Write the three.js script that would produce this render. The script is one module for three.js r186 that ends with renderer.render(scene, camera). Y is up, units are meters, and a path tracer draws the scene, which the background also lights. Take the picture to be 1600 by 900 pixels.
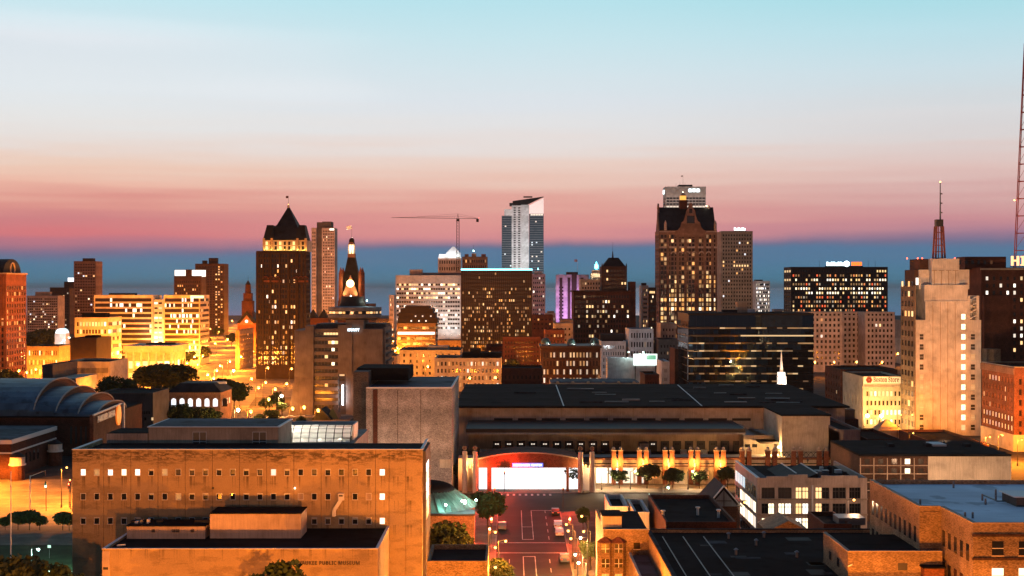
import * as THREE from 'three';
import { mergeGeometries } from 'three/addons/utils/BufferGeometryUtils.js';
import { FontLoader } from 'three/addons/loaders/FontLoader.js';
import { TextGeometry } from 'three/addons/geometries/TextGeometry.js';
import { RectAreaLightUniformsLib } from 'three/addons/lights/RectAreaLightUniformsLib.js';

// ---------- camera, sky, sun, exposure ----------
const F = 2200, EYE = 55, HY = 448;          // survey: focal length in photo pixels, eye height in metres, horizon row
RectAreaLightUniformsLib.init();
const scene = new THREE.Scene();
const renderer = new THREE.WebGLRenderer({ antialias: true });
renderer.toneMapping = THREE.LinearToneMapping;
renderer.toneMappingExposure = 1;
renderer.shadowMap.enabled = true;
const camera = new THREE.PerspectiveCamera(2 * Math.atan(450 / F) * 180 / Math.PI, 16 / 9, 1, 120000);
camera.position.set(0, EYE, 0);
camera.lookAt(0, EYE - 1000 * (450 - HY) / F, -1000);
scene.add(camera);

function rng(seed) { return () => { seed |= 0; seed = seed + 0x6D2B79F5 | 0; let t = Math.imul(seed ^ seed >>> 15, 1 | seed); t = t + Math.imul(t ^ t >>> 7, 61 | t) ^ t; return ((t ^ t >>> 14) >>> 0) / 4294967296; }; }
let rnd = rng(11);
const lerp = (a, b, t) => a + (b - a) * t, clamp = (x, a = 0, b = 1) => Math.min(b, Math.max(a, x));
const smooth = (x, a, b) => { const t = clamp((x - a) / (b - a)); return t * t * (3 - 2 * t); };
const hash2 = (x, y) => { let h = Math.imul(x, 374761393) + Math.imul(y, 668265263) | 0; h = Math.imul(h ^ h >>> 13, 1274126177); return ((h ^ h >>> 16) >>> 0) / 4294967296; };
function noise(x, y, px = 0, py = 0) {        // value noise, tileable with periods px, py
  const ix = Math.floor(x), iy = Math.floor(y), fx = x - ix, fy = y - iy, s = fx * fx * (3 - 2 * fx), t = fy * fy * (3 - 2 * fy);
  const w = (i, p) => p ? ((i % p) + p) % p : i, a = w(ix, px), b = w(ix + 1, px), c = w(iy, py), d = w(iy + 1, py);
  return lerp(lerp(hash2(a, c), hash2(b, c), s), lerp(hash2(a, d), hash2(b, d), s), t);
}
const s2l = (c) => c <= 0.04045 ? c / 12.92 : Math.pow((c + 0.055) / 1.055, 2.4);
const L255 = (a) => a.map((v) => s2l(v / 255));

// dawn sky over the lake: pale blue, cream, rose, and a slate cloud bank low over the water
{
  const el = (y) => Math.atan((HY - y) / F) * 180 / Math.PI;
  const left = [[0, 194, 233, 242], [40, 208, 232, 240], [75, 221, 230, 237], [150, 227, 234, 238], [200, 231, 231, 230], [240, 234, 219, 211], [268, 239, 205, 186], [295, 239, 187, 168], [320, 224, 152, 142], [348, 208, 131, 134], [374, 218, 122, 126], [396, 190, 120, 138]];
  const mid = [[0, 184, 227, 237], [60, 200, 230, 238], [110, 212, 230, 237], [160, 222, 229, 235], [195, 228, 228, 229], [228, 232, 222, 218], [258, 236, 210, 198], [285, 235, 194, 179], [318, 228, 166, 155], [350, 225, 152, 147], [375, 216, 142, 146]];
  const right = [[0, 165, 221, 231], [60, 186, 224, 234], [120, 204, 224, 232], [180, 215, 218, 221], [230, 222, 212, 210], [270, 225, 195, 189], [318, 213, 165, 163], [348, 205, 145, 150], [366, 184, 130, 148]];
  const prep = (t) => t.map(([y, ...c]) => [el(y), L255(c)]).sort((a, b) => a[0] - b[0]);
  const cols = [prep(left), prep(mid), prep(right)];
  const at = (t, e) => { if (e <= t[0][0]) return t[0][1]; for (let i = 1; i < t.length; i++) if (e < t[i][0]) { const k = (e - t[i - 1][0]) / (t[i][0] - t[i - 1][0]); return [0, 1, 2].map((c) => lerp(t[i - 1][1][c], t[i][1][c], k)); } return t[t.length - 1][1]; };
  const W = 2048, H = 2048, data = new Float32Array(W * H * 4);
  const bank = L255([74, 110, 146]), bankLow = L255([55, 118, 147]), zen = [0.056, 0.14, 0.285], west = [0.026, 0.036, 0.066], belt = [0.045, 0.038, 0.055];
  for (let j = 0; j < H; j++) {
    const e = ((j + 0.5) / H - 0.5) * 180;
    for (let i = 0; i < W; i++) {
      const round = ((i + 0.5) / W - 0.5) * 2 * Math.PI;
      let az = (round + Math.PI / 2) * 180 / Math.PI; if (az > 180) az -= 360;     // 0 = east, where the camera looks; + to its right
      const k = (i + j * W) * 4;
      let c;
      if (e < -0.6) c = [0.05, 0.06, 0.08];
      else {
        const u = clamp(az / 20, -1, 1), ee = e + (noise(az * 0.13 + 40, e * 4.5) - 0.5) * 0.55 * (1 - smooth(e, 5, 10)) + (noise(az * 0.4 + 9, e * 11) - 0.5) * 0.30 * (1 - smooth(e, 5, 9));
        const a = at(cols[u < 0 ? 0 : 2], ee), b = at(cols[1], ee), t = smooth(Math.abs(u), 0, 1);
        c = [0, 1, 2].map((q) => lerp(b[q], a[q], t));
        const wisp = smooth(noise(az * 0.12 + 3, e * 0.9 + 7), 0.6, 0.95) * smooth(e, 6, 8) * 0.05;
        c = [c[0] + wisp, c[1] + wisp * 0.7, c[2] + wisp * 0.6];
        const up = smooth(e, 12, 48);
        c = [0, 1, 2].map((q) => lerp(c[q], zen[q], Math.pow(up, 0.55)));
        const back = smooth(Math.abs(az), 35, 150) * (1 - smooth(e, 30, 88)), w = [0, 1, 2].map((q) => lerp(lerp(belt[q], west[q], smooth(e, 2, 12)), zen[q] * 0.8, smooth(e, 15, 80)));
        c = [0, 1, 2].map((q) => lerp(c[q], w[q], back));
        const edge = lerp(1.78, 2.02, smooth(az, 0, 20)) - 0.22 * smooth(-az, 3, 20) + (noise(az * 0.5, 2) - 0.5) * 0.10 + (noise(az * 2.3, 5) - 0.5) * 0.04;
        const soft = 0.30 + 0.42 * smooth(-az, 2, 18) + 0.30 * smooth(az, 8, 18), m = Math.pow(1 - smooth(e, edge - soft, edge + soft), 1.25) * (1 - smooth(Math.abs(az), 60, 120));
        const bk = [0, 1, 2].map((q) => lerp(bankLow[q], bank[q], smooth(e, 0, 1.4)) * (0.93 + 0.14 * noise(az * 0.6, e * 7)));
        c = [0, 1, 2].map((q) => lerp(c[q], bk[q], m));
      }
      data[k] = c[0]; data[k + 1] = c[1]; data[k + 2] = c[2]; data[k + 3] = 1;
    }
  }
  const sky = new THREE.DataTexture(data, W, H, THREE.RGBAFormat, THREE.FloatType);
  sky.mapping = THREE.EquirectangularReflectionMapping; sky.magFilter = THREE.LinearFilter; sky.needsUpdate = true;
  scene.background = sky; scene.environment = sky;
}
// the sun is still below the horizon: only a trace of its glow reaches the roofs
const sun = new THREE.DirectionalLight(0xffd2b0, 0.04);
sun.name = 'dawn_sun'; sun.position.set(120, 160, -1800); sun.target.position.set(0, 0, -600); sun.castShadow = true; sun.shadow.radius = 24;
Object.assign(sun.shadow.camera, { left: -900, right: 900, top: 600, bottom: -600, near: 10, far: 6000 });
scene.add(sun, sun.target);

// ---------- helpers ----------
const PX = (px, D) => (px - 800) / F * D, PY = (py, D) => EYE - (py - HY) / F * D;   // survey pixel + distance -> metres
const taken = new Map();
function numbered(n) { const k = taken.get(n) ?? 0; taken.set(n, k + 1); return k ? `${n}_${String(k).padStart(3, '0')}` : n; }
function thing(name, label, category, [x, y, z] = [0, 0, 0], group) {
  const o = new THREE.Group(); o.name = numbered(name); o.position.set(x, y, z); o.userData = { label, category };
  if (group) o.userData.group = group;
  scene.add(o); return o;
}
class MB {                                   // collects solids and merges them into one mesh; uv in metres
  constructor() { this.p = []; this.n = []; this.t = []; this.i = []; }
  quad(a, b, c, d) {                         // counter-clockwise seen from outside
    const k = this.p.length / 3, e = [b[0] - a[0], b[1] - a[1], b[2] - a[2]], f = [d[0] - a[0], d[1] - a[1], d[2] - a[2]];
    let n = [e[1] * f[2] - e[2] * f[1], e[2] * f[0] - e[0] * f[2], e[0] * f[1] - e[1] * f[0]]; let l = Math.hypot(...n);
    if (l < 1e-9) { const g = [c[0] - a[0], c[1] - a[1], c[2] - a[2]]; n = [g[1] * f[2] - g[2] * f[1], g[2] * f[0] - g[0] * f[2], g[0] * f[1] - g[1] * f[0]]; l = Math.hypot(...n) || 1; }
    n = n.map((v) => v / l);
    for (const q of [a, b, c, d]) {
      this.p.push(...q); this.n.push(...n);
      if (Math.abs(n[1]) > 0.7) this.t.push(q[0], -q[2]); else if (Math.abs(n[0]) > Math.abs(n[2])) this.t.push(-q[2], q[1]); else this.t.push(q[0], q[1]);
    }
    this.i.push(k, k + 1, k + 2, k, k + 2, k + 3); return this;
  }
  box(x0, x1, y0, y1, z0, z1) {
    if (x0 > x1) [x0, x1] = [x1, x0]; if (y0 > y1) [y0, y1] = [y1, y0]; if (z0 > z1) [z0, z1] = [z1, z0];
    return this.quad([x0, y0, z1], [x1, y0, z1], [x1, y1, z1], [x0, y1, z1]).quad([x1, y0, z0], [x0, y0, z0], [x0, y1, z0], [x1, y1, z0])
      .quad([x1, y0, z1], [x1, y0, z0], [x1, y1, z0], [x1, y1, z1]).quad([x0, y0, z0], [x0, y0, z1], [x0, y1, z1], [x0, y1, z0])
      .quad([x0, y1, z1], [x1, y1, z1], [x1, y1, z0], [x0, y1, z0]).quad([x0, y0, z0], [x1, y0, z0], [x1, y0, z1], [x0, y0, z1]);
  }
  prism(poly, y0, y1, tx = 0, tz = 0, s = 1) {   // poly [[x,z]..] counter-clockwise seen from above; top may be scaled about tx,tz
    const top = poly.map(([x, z]) => [tx + (x - tx) * s, y1, tz + (z - tz) * s]), bot = poly.map(([x, z]) => [x, y0, z]), n = poly.length;
    for (let i = 0; i < n; i++) { const j = (i + 1) % n; this.quad(bot[i], bot[j], top[j], top[i]); }
    for (let i = 1; i < n - 1; i++) { this.quad(top[0], top[i], top[i + 1], top[0]); this.quad(bot[0], bot[i + 1], bot[i], bot[0]); }
    return this;
  }
  cyl(cx, cz, r0, r1, y0, y1, seg = 12) { return this.prism2(cx, cz, r0, r1, y0, y1, seg); }
  prism2(cx, cz, r0, r1, y0, y1, n) {
    const at = (r, y, i) => { const a = -i / n * Math.PI * 2 + Math.PI / n; return [cx + r * Math.cos(a), y, cz - r * Math.sin(a) * -1]; };
    for (let i = 0; i < n; i++) this.quad(at(r0, y0, i), at(r0, y0, i + 1), at(r1, y1, i + 1), at(r1, y1, i));
    for (let i = 1; i < n - 1; i++) { if (r1 > 0.01) this.quad(at(r1, y1, 0), at(r1, y1, i), at(r1, y1, i + 1), at(r1, y1, 0)); }
    return this;
  }
  bar(a, b, r = 0.1) {                        // square bar between two points
    const A = new THREE.Vector3(...a), B = new THREE.Vector3(...b), d = B.clone().sub(A).normalize(), u = new THREE.Vector3(Math.abs(d.y) > 0.9 ? 1 : 0, Math.abs(d.y) > 0.9 ? 0 : 1, 0).cross(d).normalize().multiplyScalar(r), v = d.clone().cross(u).normalize().multiplyScalar(r);
    const c = (P, s, t) => P.clone().addScaledVector(u, s).addScaledVector(v, t).toArray(), s = [[1, 1], [-1, 1], [-1, -1], [1, -1]];
    for (let i = 0; i < 4; i++) { const [p, q] = [s[i], s[(i + 1) % 4]]; this.quad(c(A, ...p), c(A, ...q), c(B, ...q), c(B, ...p)); }
    return this.quad(...s.map((k) => c(B, ...k))).quad(...[...s].reverse().map((k) => c(A, ...k)));
  }
  gableX(x0, x1, z0, z1, y0, y1) {            // pitched roof, ridge along x
    const zm = (z0 + z1) / 2;
    return this.quad([x0, y0, z1], [x1, y0, z1], [x1, y1, zm], [x0, y1, zm]).quad([x1, y0, z0], [x0, y0, z0], [x0, y1, zm], [x1, y1, zm])
      .quad([x1, y0, z1], [x1, y0, z0], [x1, y1, zm], [x1, y1, zm]).quad([x0, y0, z0], [x0, y0, z1], [x0, y1, zm], [x0, y1, zm]).quad([x0, y0, z0], [x1, y0, z0], [x1, y0, z1], [x0, y0, z1]);
  }
  gableZ(x0, x1, z0, z1, y0, y1) {            // pitched roof, ridge along z: gables face the camera
    const xm = (x0 + x1) / 2;
    return this.quad([x0, y0, z1], [x1, y0, z1], [xm, y1, z1], [xm, y1, z1]).quad([x1, y0, z0], [x0, y0, z0], [xm, y1, z0], [xm, y1, z0])
      .quad([x1, y0, z1], [x1, y0, z0], [xm, y1, z0], [xm, y1, z1]).quad([x0, y0, z0], [x0, y0, z1], [xm, y1, z1], [xm, y1, z0]).quad([x0, y0, z0], [x1, y0, z0], [x1, y0, z1], [x0, y0, z1]);
  }
  hip(x0, x1, z0, z1, y0, y1, s = 0) { const p = [[x0, z1], [x1, z1], [x1, z0], [x0, z0]]; return this.prism(p, y0, y1, (x0 + x1) / 2, (z0 + z1) / 2, Math.max(s, 0.001)); }
  geo() {
    const g = new THREE.BufferGeometry();
    g.setAttribute('position', new THREE.Float32BufferAttribute(this.p, 3)); g.setAttribute('normal', new THREE.Float32BufferAttribute(this.n, 3)); g.setAttribute('uv', new THREE.Float32BufferAttribute(this.t, 2)); g.setIndex(this.i);
    return g;
  }
  build(name, mat, parent, extra) {
    if (!this.i.length) return null;
    const m = new THREE.Mesh(this.geo(), mat); m.name = name; m.castShadow = m.receiveShadow = true; parent.add(m);
    if (extra) m.userData = extra;
    return m;
  }
}
const mb = () => new MB();
const UNIT = mb().box(-0.5, 0.5, -0.5, 0.5, -0.5, 0.5).geo();
function piece(name, mat, parent, x0, x1, y0, y1, z0, z1) {   // a single block that shares one geometry
  const m = new THREE.Mesh(UNIT, mat); m.name = name; m.castShadow = m.receiveShadow = true;
  m.position.set((x0 + x1) / 2, (y0 + y1) / 2, (z0 + z1) / 2); m.scale.set(Math.abs(x1 - x0), Math.abs(y1 - y0), Math.abs(z1 - z0)); parent.add(m); return m;
}

// ---------- procedural textures and materials ----------
function dataTex(n, f, srgb = false, repeatM = 16, h = n) {
  const d = new Uint8Array(n * h * 4);
  for (let j = 0; j < h; j++) for (let i = 0; i < n; i++) { const v = f(i / n, j / h, i, j), k = (j * n + i) * 4; if (Array.isArray(v)) { d[k] = clamp(v[0]) * 255; d[k + 1] = clamp(v[1]) * 255; d[k + 2] = clamp(v[2]) * 255; } else d[k] = d[k + 1] = d[k + 2] = clamp(v) * 255; d[k + 3] = 255; }
  const t = new THREE.DataTexture(d, n, h); t.wrapS = t.wrapT = THREE.RepeatWrapping; t.magFilter = THREE.LinearFilter; t.minFilter = THREE.LinearMipmapLinearFilter; t.generateMipmaps = true;
  if (srgb) t.colorSpace = THREE.SRGBColorSpace; t.repeat.set(1 / repeatM, 1 / repeatM); t.needsUpdate = true; return t;
}
const fbm = (u, v, p, o = 5) => { let s = 0, a = 0.5, q = p; for (let i = 0; i < o; i++, a *= 0.5, q *= 2) s += a * noise(u * q + i * 17, v * q + i * 5, q, q); return s; };
const texStone = dataTex(512, (u, v) => 0.74 + 0.26 * fbm(u, v, 6) + 0.10 * (noise(u * 160, v * 12, 160, 12) - 0.5) + 0.08 * (noise(u * 300, v * 300, 300, 300) - 0.5) - 0.07 * smooth(fbm(u + 0.3, v, 10), 0.5, 0.72), true, 22);
const texBrick = dataTex(512, (u, v) => { const r = Math.floor(v * 128), c = Math.floor(u * 48 + (r % 2) * 0.5); return 0.55 + 0.3 * fbm(u, v, 5) + 0.28 * (hash2(c, r) - 0.5); }, true, 11);
const texRoof = dataTex(512, (u, v) => 0.45 + 0.55 * fbm(u, v, 5) - 0.2 * smooth(fbm(u, v + 0.4, 14), 0.5, 0.7), true, 26);
const texMembrane = dataTex(512, (u, v) => 0.80 + 0.22 * fbm(u, v, 4) + 0.05 * (noise(u * 8, v * 90, 8, 90) - 0.5) - 0.16 * smooth(fbm(u, v + 0.4, 9), 0.55, 0.7), true, 30);
const texRoad = dataTex(512, (u, v) => 0.55 + 0.35 * fbm(u, v, 6) + 0.25 * (noise(u * 256, v * 256, 256, 256) - 0.5), true, 14);
const bumpWater = dataTex(512, (u, v) => fbm(u, v, 16, 5), false, 130);
const bumpFine = dataTex(256, (u, v) => fbm(u, v, 24, 4), false, 6);
const C = (a) => new THREE.Color().setRGB(...a);
function mat(color, { map = null, rough = 0.85, metal = 0, bump = null, bs = 0, spec = rough > 0.7 ? 0.25 : 1, ...rest } = {}) {
  const m = new THREE.MeshPhysicalMaterial({ color: C(color), roughness: rough, metalness: metal, specularIntensity: spec, map, ...rest });
  if (bump) { m.bumpMap = bump; m.bumpScale = bs; }
  return m;
}
const st = (c, o = {}) => mat(c, { map: texStone, ...o }), br = (c, o = {}) => mat(c, { map: texBrick, ...o });
const M = {
  museum: null,
  limestone: st([0.62, 0.52, 0.42]), tan: st([0.50, 0.38, 0.28]), tanPink: st([0.62, 0.48, 0.40]), white: st([0.74, 0.68, 0.62]), whiteCool: st([0.70, 0.72, 0.74]), cream: st([0.68, 0.58, 0.44]),
  concrete: st([0.27, 0.225, 0.195]), darkConcrete: st([0.13, 0.11, 0.10]), greyPanel: st([0.30, 0.29, 0.30]), brownPanel: st([0.034, 0.022, 0.018]),
  brick: br([0.36, 0.135, 0.075]), brickDark: br([0.17, 0.066, 0.042]), brickTan: br([0.46, 0.32, 0.20]), brickBrown: br([0.13, 0.07, 0.048]), brickPink: br([0.44, 0.25, 0.18]),
  bronze: mat([0.026, 0.019, 0.016], { rough: 0.6, spec: 0.3 }), bronzeMid: mat([0.055, 0.036, 0.027], { rough: 0.6, spec: 0.3 }),
  roof: mat([0.019, 0.020, 0.023], { map: texRoof, rough: 0.95, spec: 0.06 }), roofBlue: mat([0.10, 0.12, 0.15], { map: texRoof, rough: 0.8 }), membrane: mat([0.70, 0.73, 0.80], { map: texMembrane, rough: 0.75 }), roofGrey: mat([0.07, 0.075, 0.085], { map: texRoof, rough: 0.9, spec: 0.1 }),
  slate: mat([0.026, 0.03, 0.034], { map: texRoof, rough: 0.7, spec: 0.2 }), copper: mat([0.10, 0.22, 0.19], { map: texRoof, rough: 0.6 }), metalBlue: mat([0.11, 0.17, 0.22], { map: texRoof, rough: 0.5, metal: 0.3 }),
  coping: mat([0.62, 0.58, 0.54], { rough: 0.6 }), steel: mat([0.16, 0.16, 0.17], { rough: 0.5, metal: 0.6 }), darkSteel: mat([0.035, 0.032, 0.032], { rough: 0.6, metal: 0.3 }), redSteel: mat([0.40, 0.06, 0.03], { rough: 0.6 }), whitePaint: mat([0.78, 0.76, 0.73], { rough: 0.5 }),
  glass: mat([0.012, 0.014, 0.018], { rough: 0.12 }), glassBrown: mat([0.022, 0.016, 0.013], { rough: 0.16 }), glassBlue: mat([0.05, 0.09, 0.12], { rough: 0.07, metal: 0.55 }), glassDim: mat([0.05, 0.045, 0.045], { rough: 0.25 }), mirror: mat([0.055, 0.085, 0.11], { rough: 0.03, metal: 0.9 }),
  bark: mat([0.055, 0.035, 0.022]), asphalt: mat([0.027, 0.026, 0.027], { map: texRoad, rough: 0.7, spec: 0.12, bump: bumpFine, bs: 0.01 }), paving: mat([0.25, 0.205, 0.16], { map: texRoad, rough: 0.85 }), ground: mat([0.085, 0.07, 0.058], { map: texRoad, rough: 0.95 }), lawn: mat([0.035, 0.065, 0.025], { map: texRoad, rough: 1 }), paint: mat([0.62, 0.60, 0.54], { map: texRoad, rough: 0.7 }),
};
const glow = (c, k, base = [0.3, 0.28, 0.25]) => mat(base, { rough: 0.5, emissive: C(c), emissiveIntensity: k });
const W_ = {                                  // lit windows and lamps: colours of what is switched on behind the panes
  warm: [glow([1, 0.62, 0.26], 1.5), glow([1, 0.66, 0.32], 0.8), glow([1, 0.55, 0.2], 0.38), glow([1, 0.8, 0.52], 2.2), glow([1, 0.58, 0.24], 0.2), glow([1, 0.5, 0.18], 0.11)],
  amber: [glow([1, 0.46, 0.12], 1.3), glow([1, 0.42, 0.1], 0.6), glow([1, 0.5, 0.16], 0.3)],
  white: [glow([1, 0.9, 0.76], 1.9), glow([1, 0.86, 0.7], 1.0), glow([0.9, 0.94, 1], 1.3), glow([1, 0.82, 0.6], 0.5)],
  cool: [glow([0.75, 0.95, 1], 1.6), glow([0.7, 0.9, 1], 0.8)],
  red: [glow([1, 0.12, 0.03], 1.2), glow([1, 0.3, 0.08], 1.0)],
  violet: [glow([0.85, 0.45, 1], 1.6)],
};
const LAMP = { sodium: glow([1, 0.46, 0.09], 7), sodiumFar: glow([1, 0.47, 0.09], 5.5), white: glow([1, 0.86, 0.6], 24), green: glow([0.6, 1, 0.85], 26), red: glow([1, 0.07, 0.015], 12), cyan: glow([0.25, 0.85, 1], 12), amberSig: glow([1, 0.4, 0.05], 22) };
const pick = (a) => a[Math.floor(rnd() * a.length)];

// ---------- buildings ----------
// A building is a Group whose origin is the middle of the foot of its front face: x to the right, y up, the body runs back along -z.
function facer(face, hw, dep) {               // (u, v, d) on a face -> box in the building's own axes
  if (face === 'F') return (u0, u1, v0, v1, d0, d1) => [-hw + u0, -hw + u1, v0, v1, d0, d1];
  if (face === 'R') return (u0, u1, v0, v1, d0, d1) => [hw + d0, hw + d1, v0, v1, -u1, -u0];
  return (u0, u1, v0, v1, d0, d1) => [-hw - d1, -hw - d0, v0, v1, -u1, -u0];
}
const REC = 0.35;
// spec: v0,v1 zone; cols, rows; fw, fh share of a cell that is window; mu margin at the ends; lit chance or fn(c,r); mats; dark pane material; small: dark panes joined
function facade(b, face, hw, dep, spec, wall) {
  const at = facer(face, hw, dep), Wd = face === 'F' ? hw * 2 : dep, { v0, v1, cols, rows, fw = 0.5, fh = 0.55, mu = 0.6, lit = 0.1, mats = W_.warm, dark = M.glass, small = false, rec = REC, pair = 0, name = 'window' } = spec;
  const cw = (Wd - 2 * mu) / cols, ch = (v1 - v0) / rows, ww = cw * fw, wh = ch * fh, e0 = face === 'F' ? -rec : 0, e1 = face === 'F' ? Wd + rec : Wd;
  const y0 = spec.y0 ?? 0, y1 = spec.y1 ?? v1;
  const put = (...a) => wall.box(...at(...a));
  let prev = y0;
  for (let r = 0; r < rows; r++) { const a = v0 + r * ch + (ch - wh) / 2; put(e0, e1, prev, a, 0, rec - 0.05); prev = a + wh; }
  put(e0, e1, prev, y1, 0, rec - 0.05);
  if (fw < 0.999) { let pu = e0; for (let c = 0; c < cols; c++) { const a = mu + c * cw + (cw - ww) / 2; put(pu, a, y0, y1, 0, rec); pu = a + ww; } put(pu, e1, y0, y1, 0, rec); }
  else { put(e0, mu, y0, y1, 0, rec); put(Wd - mu, e1, y0, y1, 0, rec); }
  const joined = mb();
  const rowLit = [...Array(rows)].map(() => 0.35 + 1.3 * rnd());
  for (let r = 0; r < rows; r++) for (let c = 0; c < cols; c++) {
    const u = mu + c * cw + (cw - ww) / 2, v = v0 + r * ch + (ch - wh) / 2;
    let m = typeof lit === 'function' ? lit(c, r, cols, rows) : rnd() < lit * rowLit[r] ? pick(mats) : null;
    const bx = at(u, u + ww, v, v + wh, 0.03, 0.09);
    if (m) piece(name, m, b, ...bx); else if (small) joined.box(...bx); else piece(name, dark, b, ...bx);
  }
  joined.build('dark_glazing', dark, b, { kind: 'stuff' });
}
// o: x0,x1,top survey pixels, D distance, dep; wall, roof materials; front, side facade specs; side 'R'/'L' seen
function building(name, label, o) {
  const { x0, x1, top, D, dep = 25, wall = M.tan, roof = M.roof, category = 'building', group, parapet = 0.9, coping = null, base = 0 } = o;
  const side = o.side ?? ((x0 + x1) / 2 < 800 ? 'R' : 'L'), fit = o.fit !== false && side !== 'N';   // x0..x1 is the whole silhouette, receding side included
  const xa = PX(x0, fit && side === 'L' ? D + dep : D), xb = PX(x1, fit && side === 'R' ? D + dep : D), hw = (xb - xa) / 2 - REC, H = o.H ?? PY(top, D), b = thing(name, label, category, [(xa + xb) / 2, base, -D], group);
  const wm = mb();
  wm.box(-hw, hw, 0, H - parapet, -dep, 0);
  const front = o.front && { v0: H * 0.06, v1: H - 2.2, y1: H - parapet, ...o.front }, sd = o.sideSpec && { v0: H * 0.06, v1: H - 2.2, y1: H - parapet, ...o.sideSpec };
  if (front) facade(b, 'F', hw, dep, front, wm); else wm.box(-hw - REC, hw + REC, 0, H - parapet, 0, REC);
  const fill = (f) => wm.box(...facer(f, hw, dep)(0, dep, 0, H - parapet, 0, REC));
  for (const f of ['L', 'R']) if (f === side && sd) facade(b, f, hw, dep, sd, wm); else fill(f);
  // parapet ring
  const X = hw + REC, t = 0.4;
  wm.box(-X, X, H - parapet, H, REC - t, REC).box(-X, X, H - parapet, H, -dep - 0.01, -dep + t).box(-X, -X + t, H - parapet, H, -dep + t, REC - t).box(X - t, X, H - parapet, H, -dep + t, REC - t);
  wm.build('wall', wall, b);
  mb().box(-X + t, X - t, H - parapet + 0.01, H - parapet + 0.12, -dep + t, REC - t).build('roof', roof, b);
  if (coping) { const c = mb(), k = 0.12; c.box(-X - k, X + k, H, H + 0.18, REC - t, REC + k).box(-X - k, -X + t, H, H + 0.18, -dep, REC - t).box(X - t, X + k, H, H + 0.18, -dep, REC - t).box(-X - k, X + k, H, H + 0.18, -dep - k, -dep); c.build('coping', coping, b); }
  b.userData_ = { hw: X, H, dep, D, xm: (xa + xb) / 2 };
  for (const u of o.units ?? []) { const [ua, ub, ut, uz = 0.4, um = M.roofGrey, ud = 0.3] = u, z = -dep * uz, DD = D - z, p = piece(u[6] ?? 'roof_unit', um, b, PX(ua, DD) - b.position.x, PX(ub, DD) - b.position.x, H - parapet + 0.1, PY(ut, DD) - base, z, z - Math.max(3, dep * ud)); }
  return b;
}
const info = (b) => b.userData_;
// ---------- lamps ----------
const BIG = new THREE.SphereGeometry(0.62, 12, 9), sub = (name, parent) => { const g = new THREE.Group(); g.name = name; parent.add(g); return g; };
const GLOBE = new THREE.SphereGeometry(0.235, 10, 8);
function pointLamp(parent, x, y, z, color, I, m, name = 'lamp_globe', soft = 8, down = 0) {
  const g = new THREE.Mesh(GLOBE, m); g.name = name; g.position.set(x, y, z); parent.add(g);
  if (I > 0) { const l = down ? new THREE.SpotLight(C(color), I, 0, down, 0.25, 2) : new THREE.PointLight(C(color), I); if (down) { l.target.position.set(x, y - 5, z); parent.add(l.target); } l.name = name + '_light'; l.position.set(x, y, z); l.castShadow = true; l.shadow.radius = soft; parent.add(l); }
  return g;
}
const LK = 1.5, SOD = [1, 0.27, 0.02], WARMW = [1, 0.72, 0.42], COLD = [0.8, 0.95, 1];
const POLE = {};
function streetLamp(x, D, { h = 9, I = 900, color = SOD, glass = LAMP.sodium, label = 'sodium street lamp glowing orange', group = 'street lamps', name = 'street_lamp', heads = 1, dir = 1, cut = 1.42 } = {}) {
  const o = thing(name, label, 'street lamp', [x, 0.02, -D], group), k = h + '_' + heads + '_' + dir;
  POLE[k] ??= (() => { const m = mb().cyl(0, 0, 0.14, 0.07, 0, h, 6).cyl(0, 0, 0.25, 0.2, 0, 0.8, 6); if (heads === 2) m.bar([-1.2, h, 0], [1.2, h, 0], 0.05); else m.bar([0, h, 0], [1.3 * dir, h + 0.25, 0], 0.05); return m.geo(); })();
  const p = new THREE.Mesh(POLE[k], M.darkSteel); p.name = 'pole'; p.castShadow = true; o.add(p);
  const far = D > 520, xs = heads === 2 ? [-1.2, 1.2] : [1.3 * dir], y = heads === 2 ? h - 0.25 : h + 0.02;
  for (const q of xs) {
    const hd = sub('lamp_head', o); piece('lamp_hood', M.darkSteel, hd, q - 0.4, q + 0.4, y + 0.22, y + 0.34, -0.22, 0.22);
    if (!far) { pointLamp(hd, q, y, 0, color, LK * I / xs.length, glass, 'lamp_globe', 8, cut); continue; }
    const g = new THREE.Mesh(BIG, glass); g.name = 'lamp_globe'; g.position.set(q, y - 0.45, 0); hd.add(g);      // large refractor bowl: its light hangs just below it
    const l = cut ? new THREE.SpotLight(C(color), LK * I, 0, cut, 0.25, 2) : new THREE.PointLight(C(color), LK * I); l.name = 'lamp_globe_light'; l.position.set(q, y - 1.35, 0); l.castShadow = true; l.shadow.radius = 25; if (cut) { l.target.position.set(q, y - 6, 0); hd.add(l.target); } hd.add(l);
  }
  return o;
}
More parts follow.
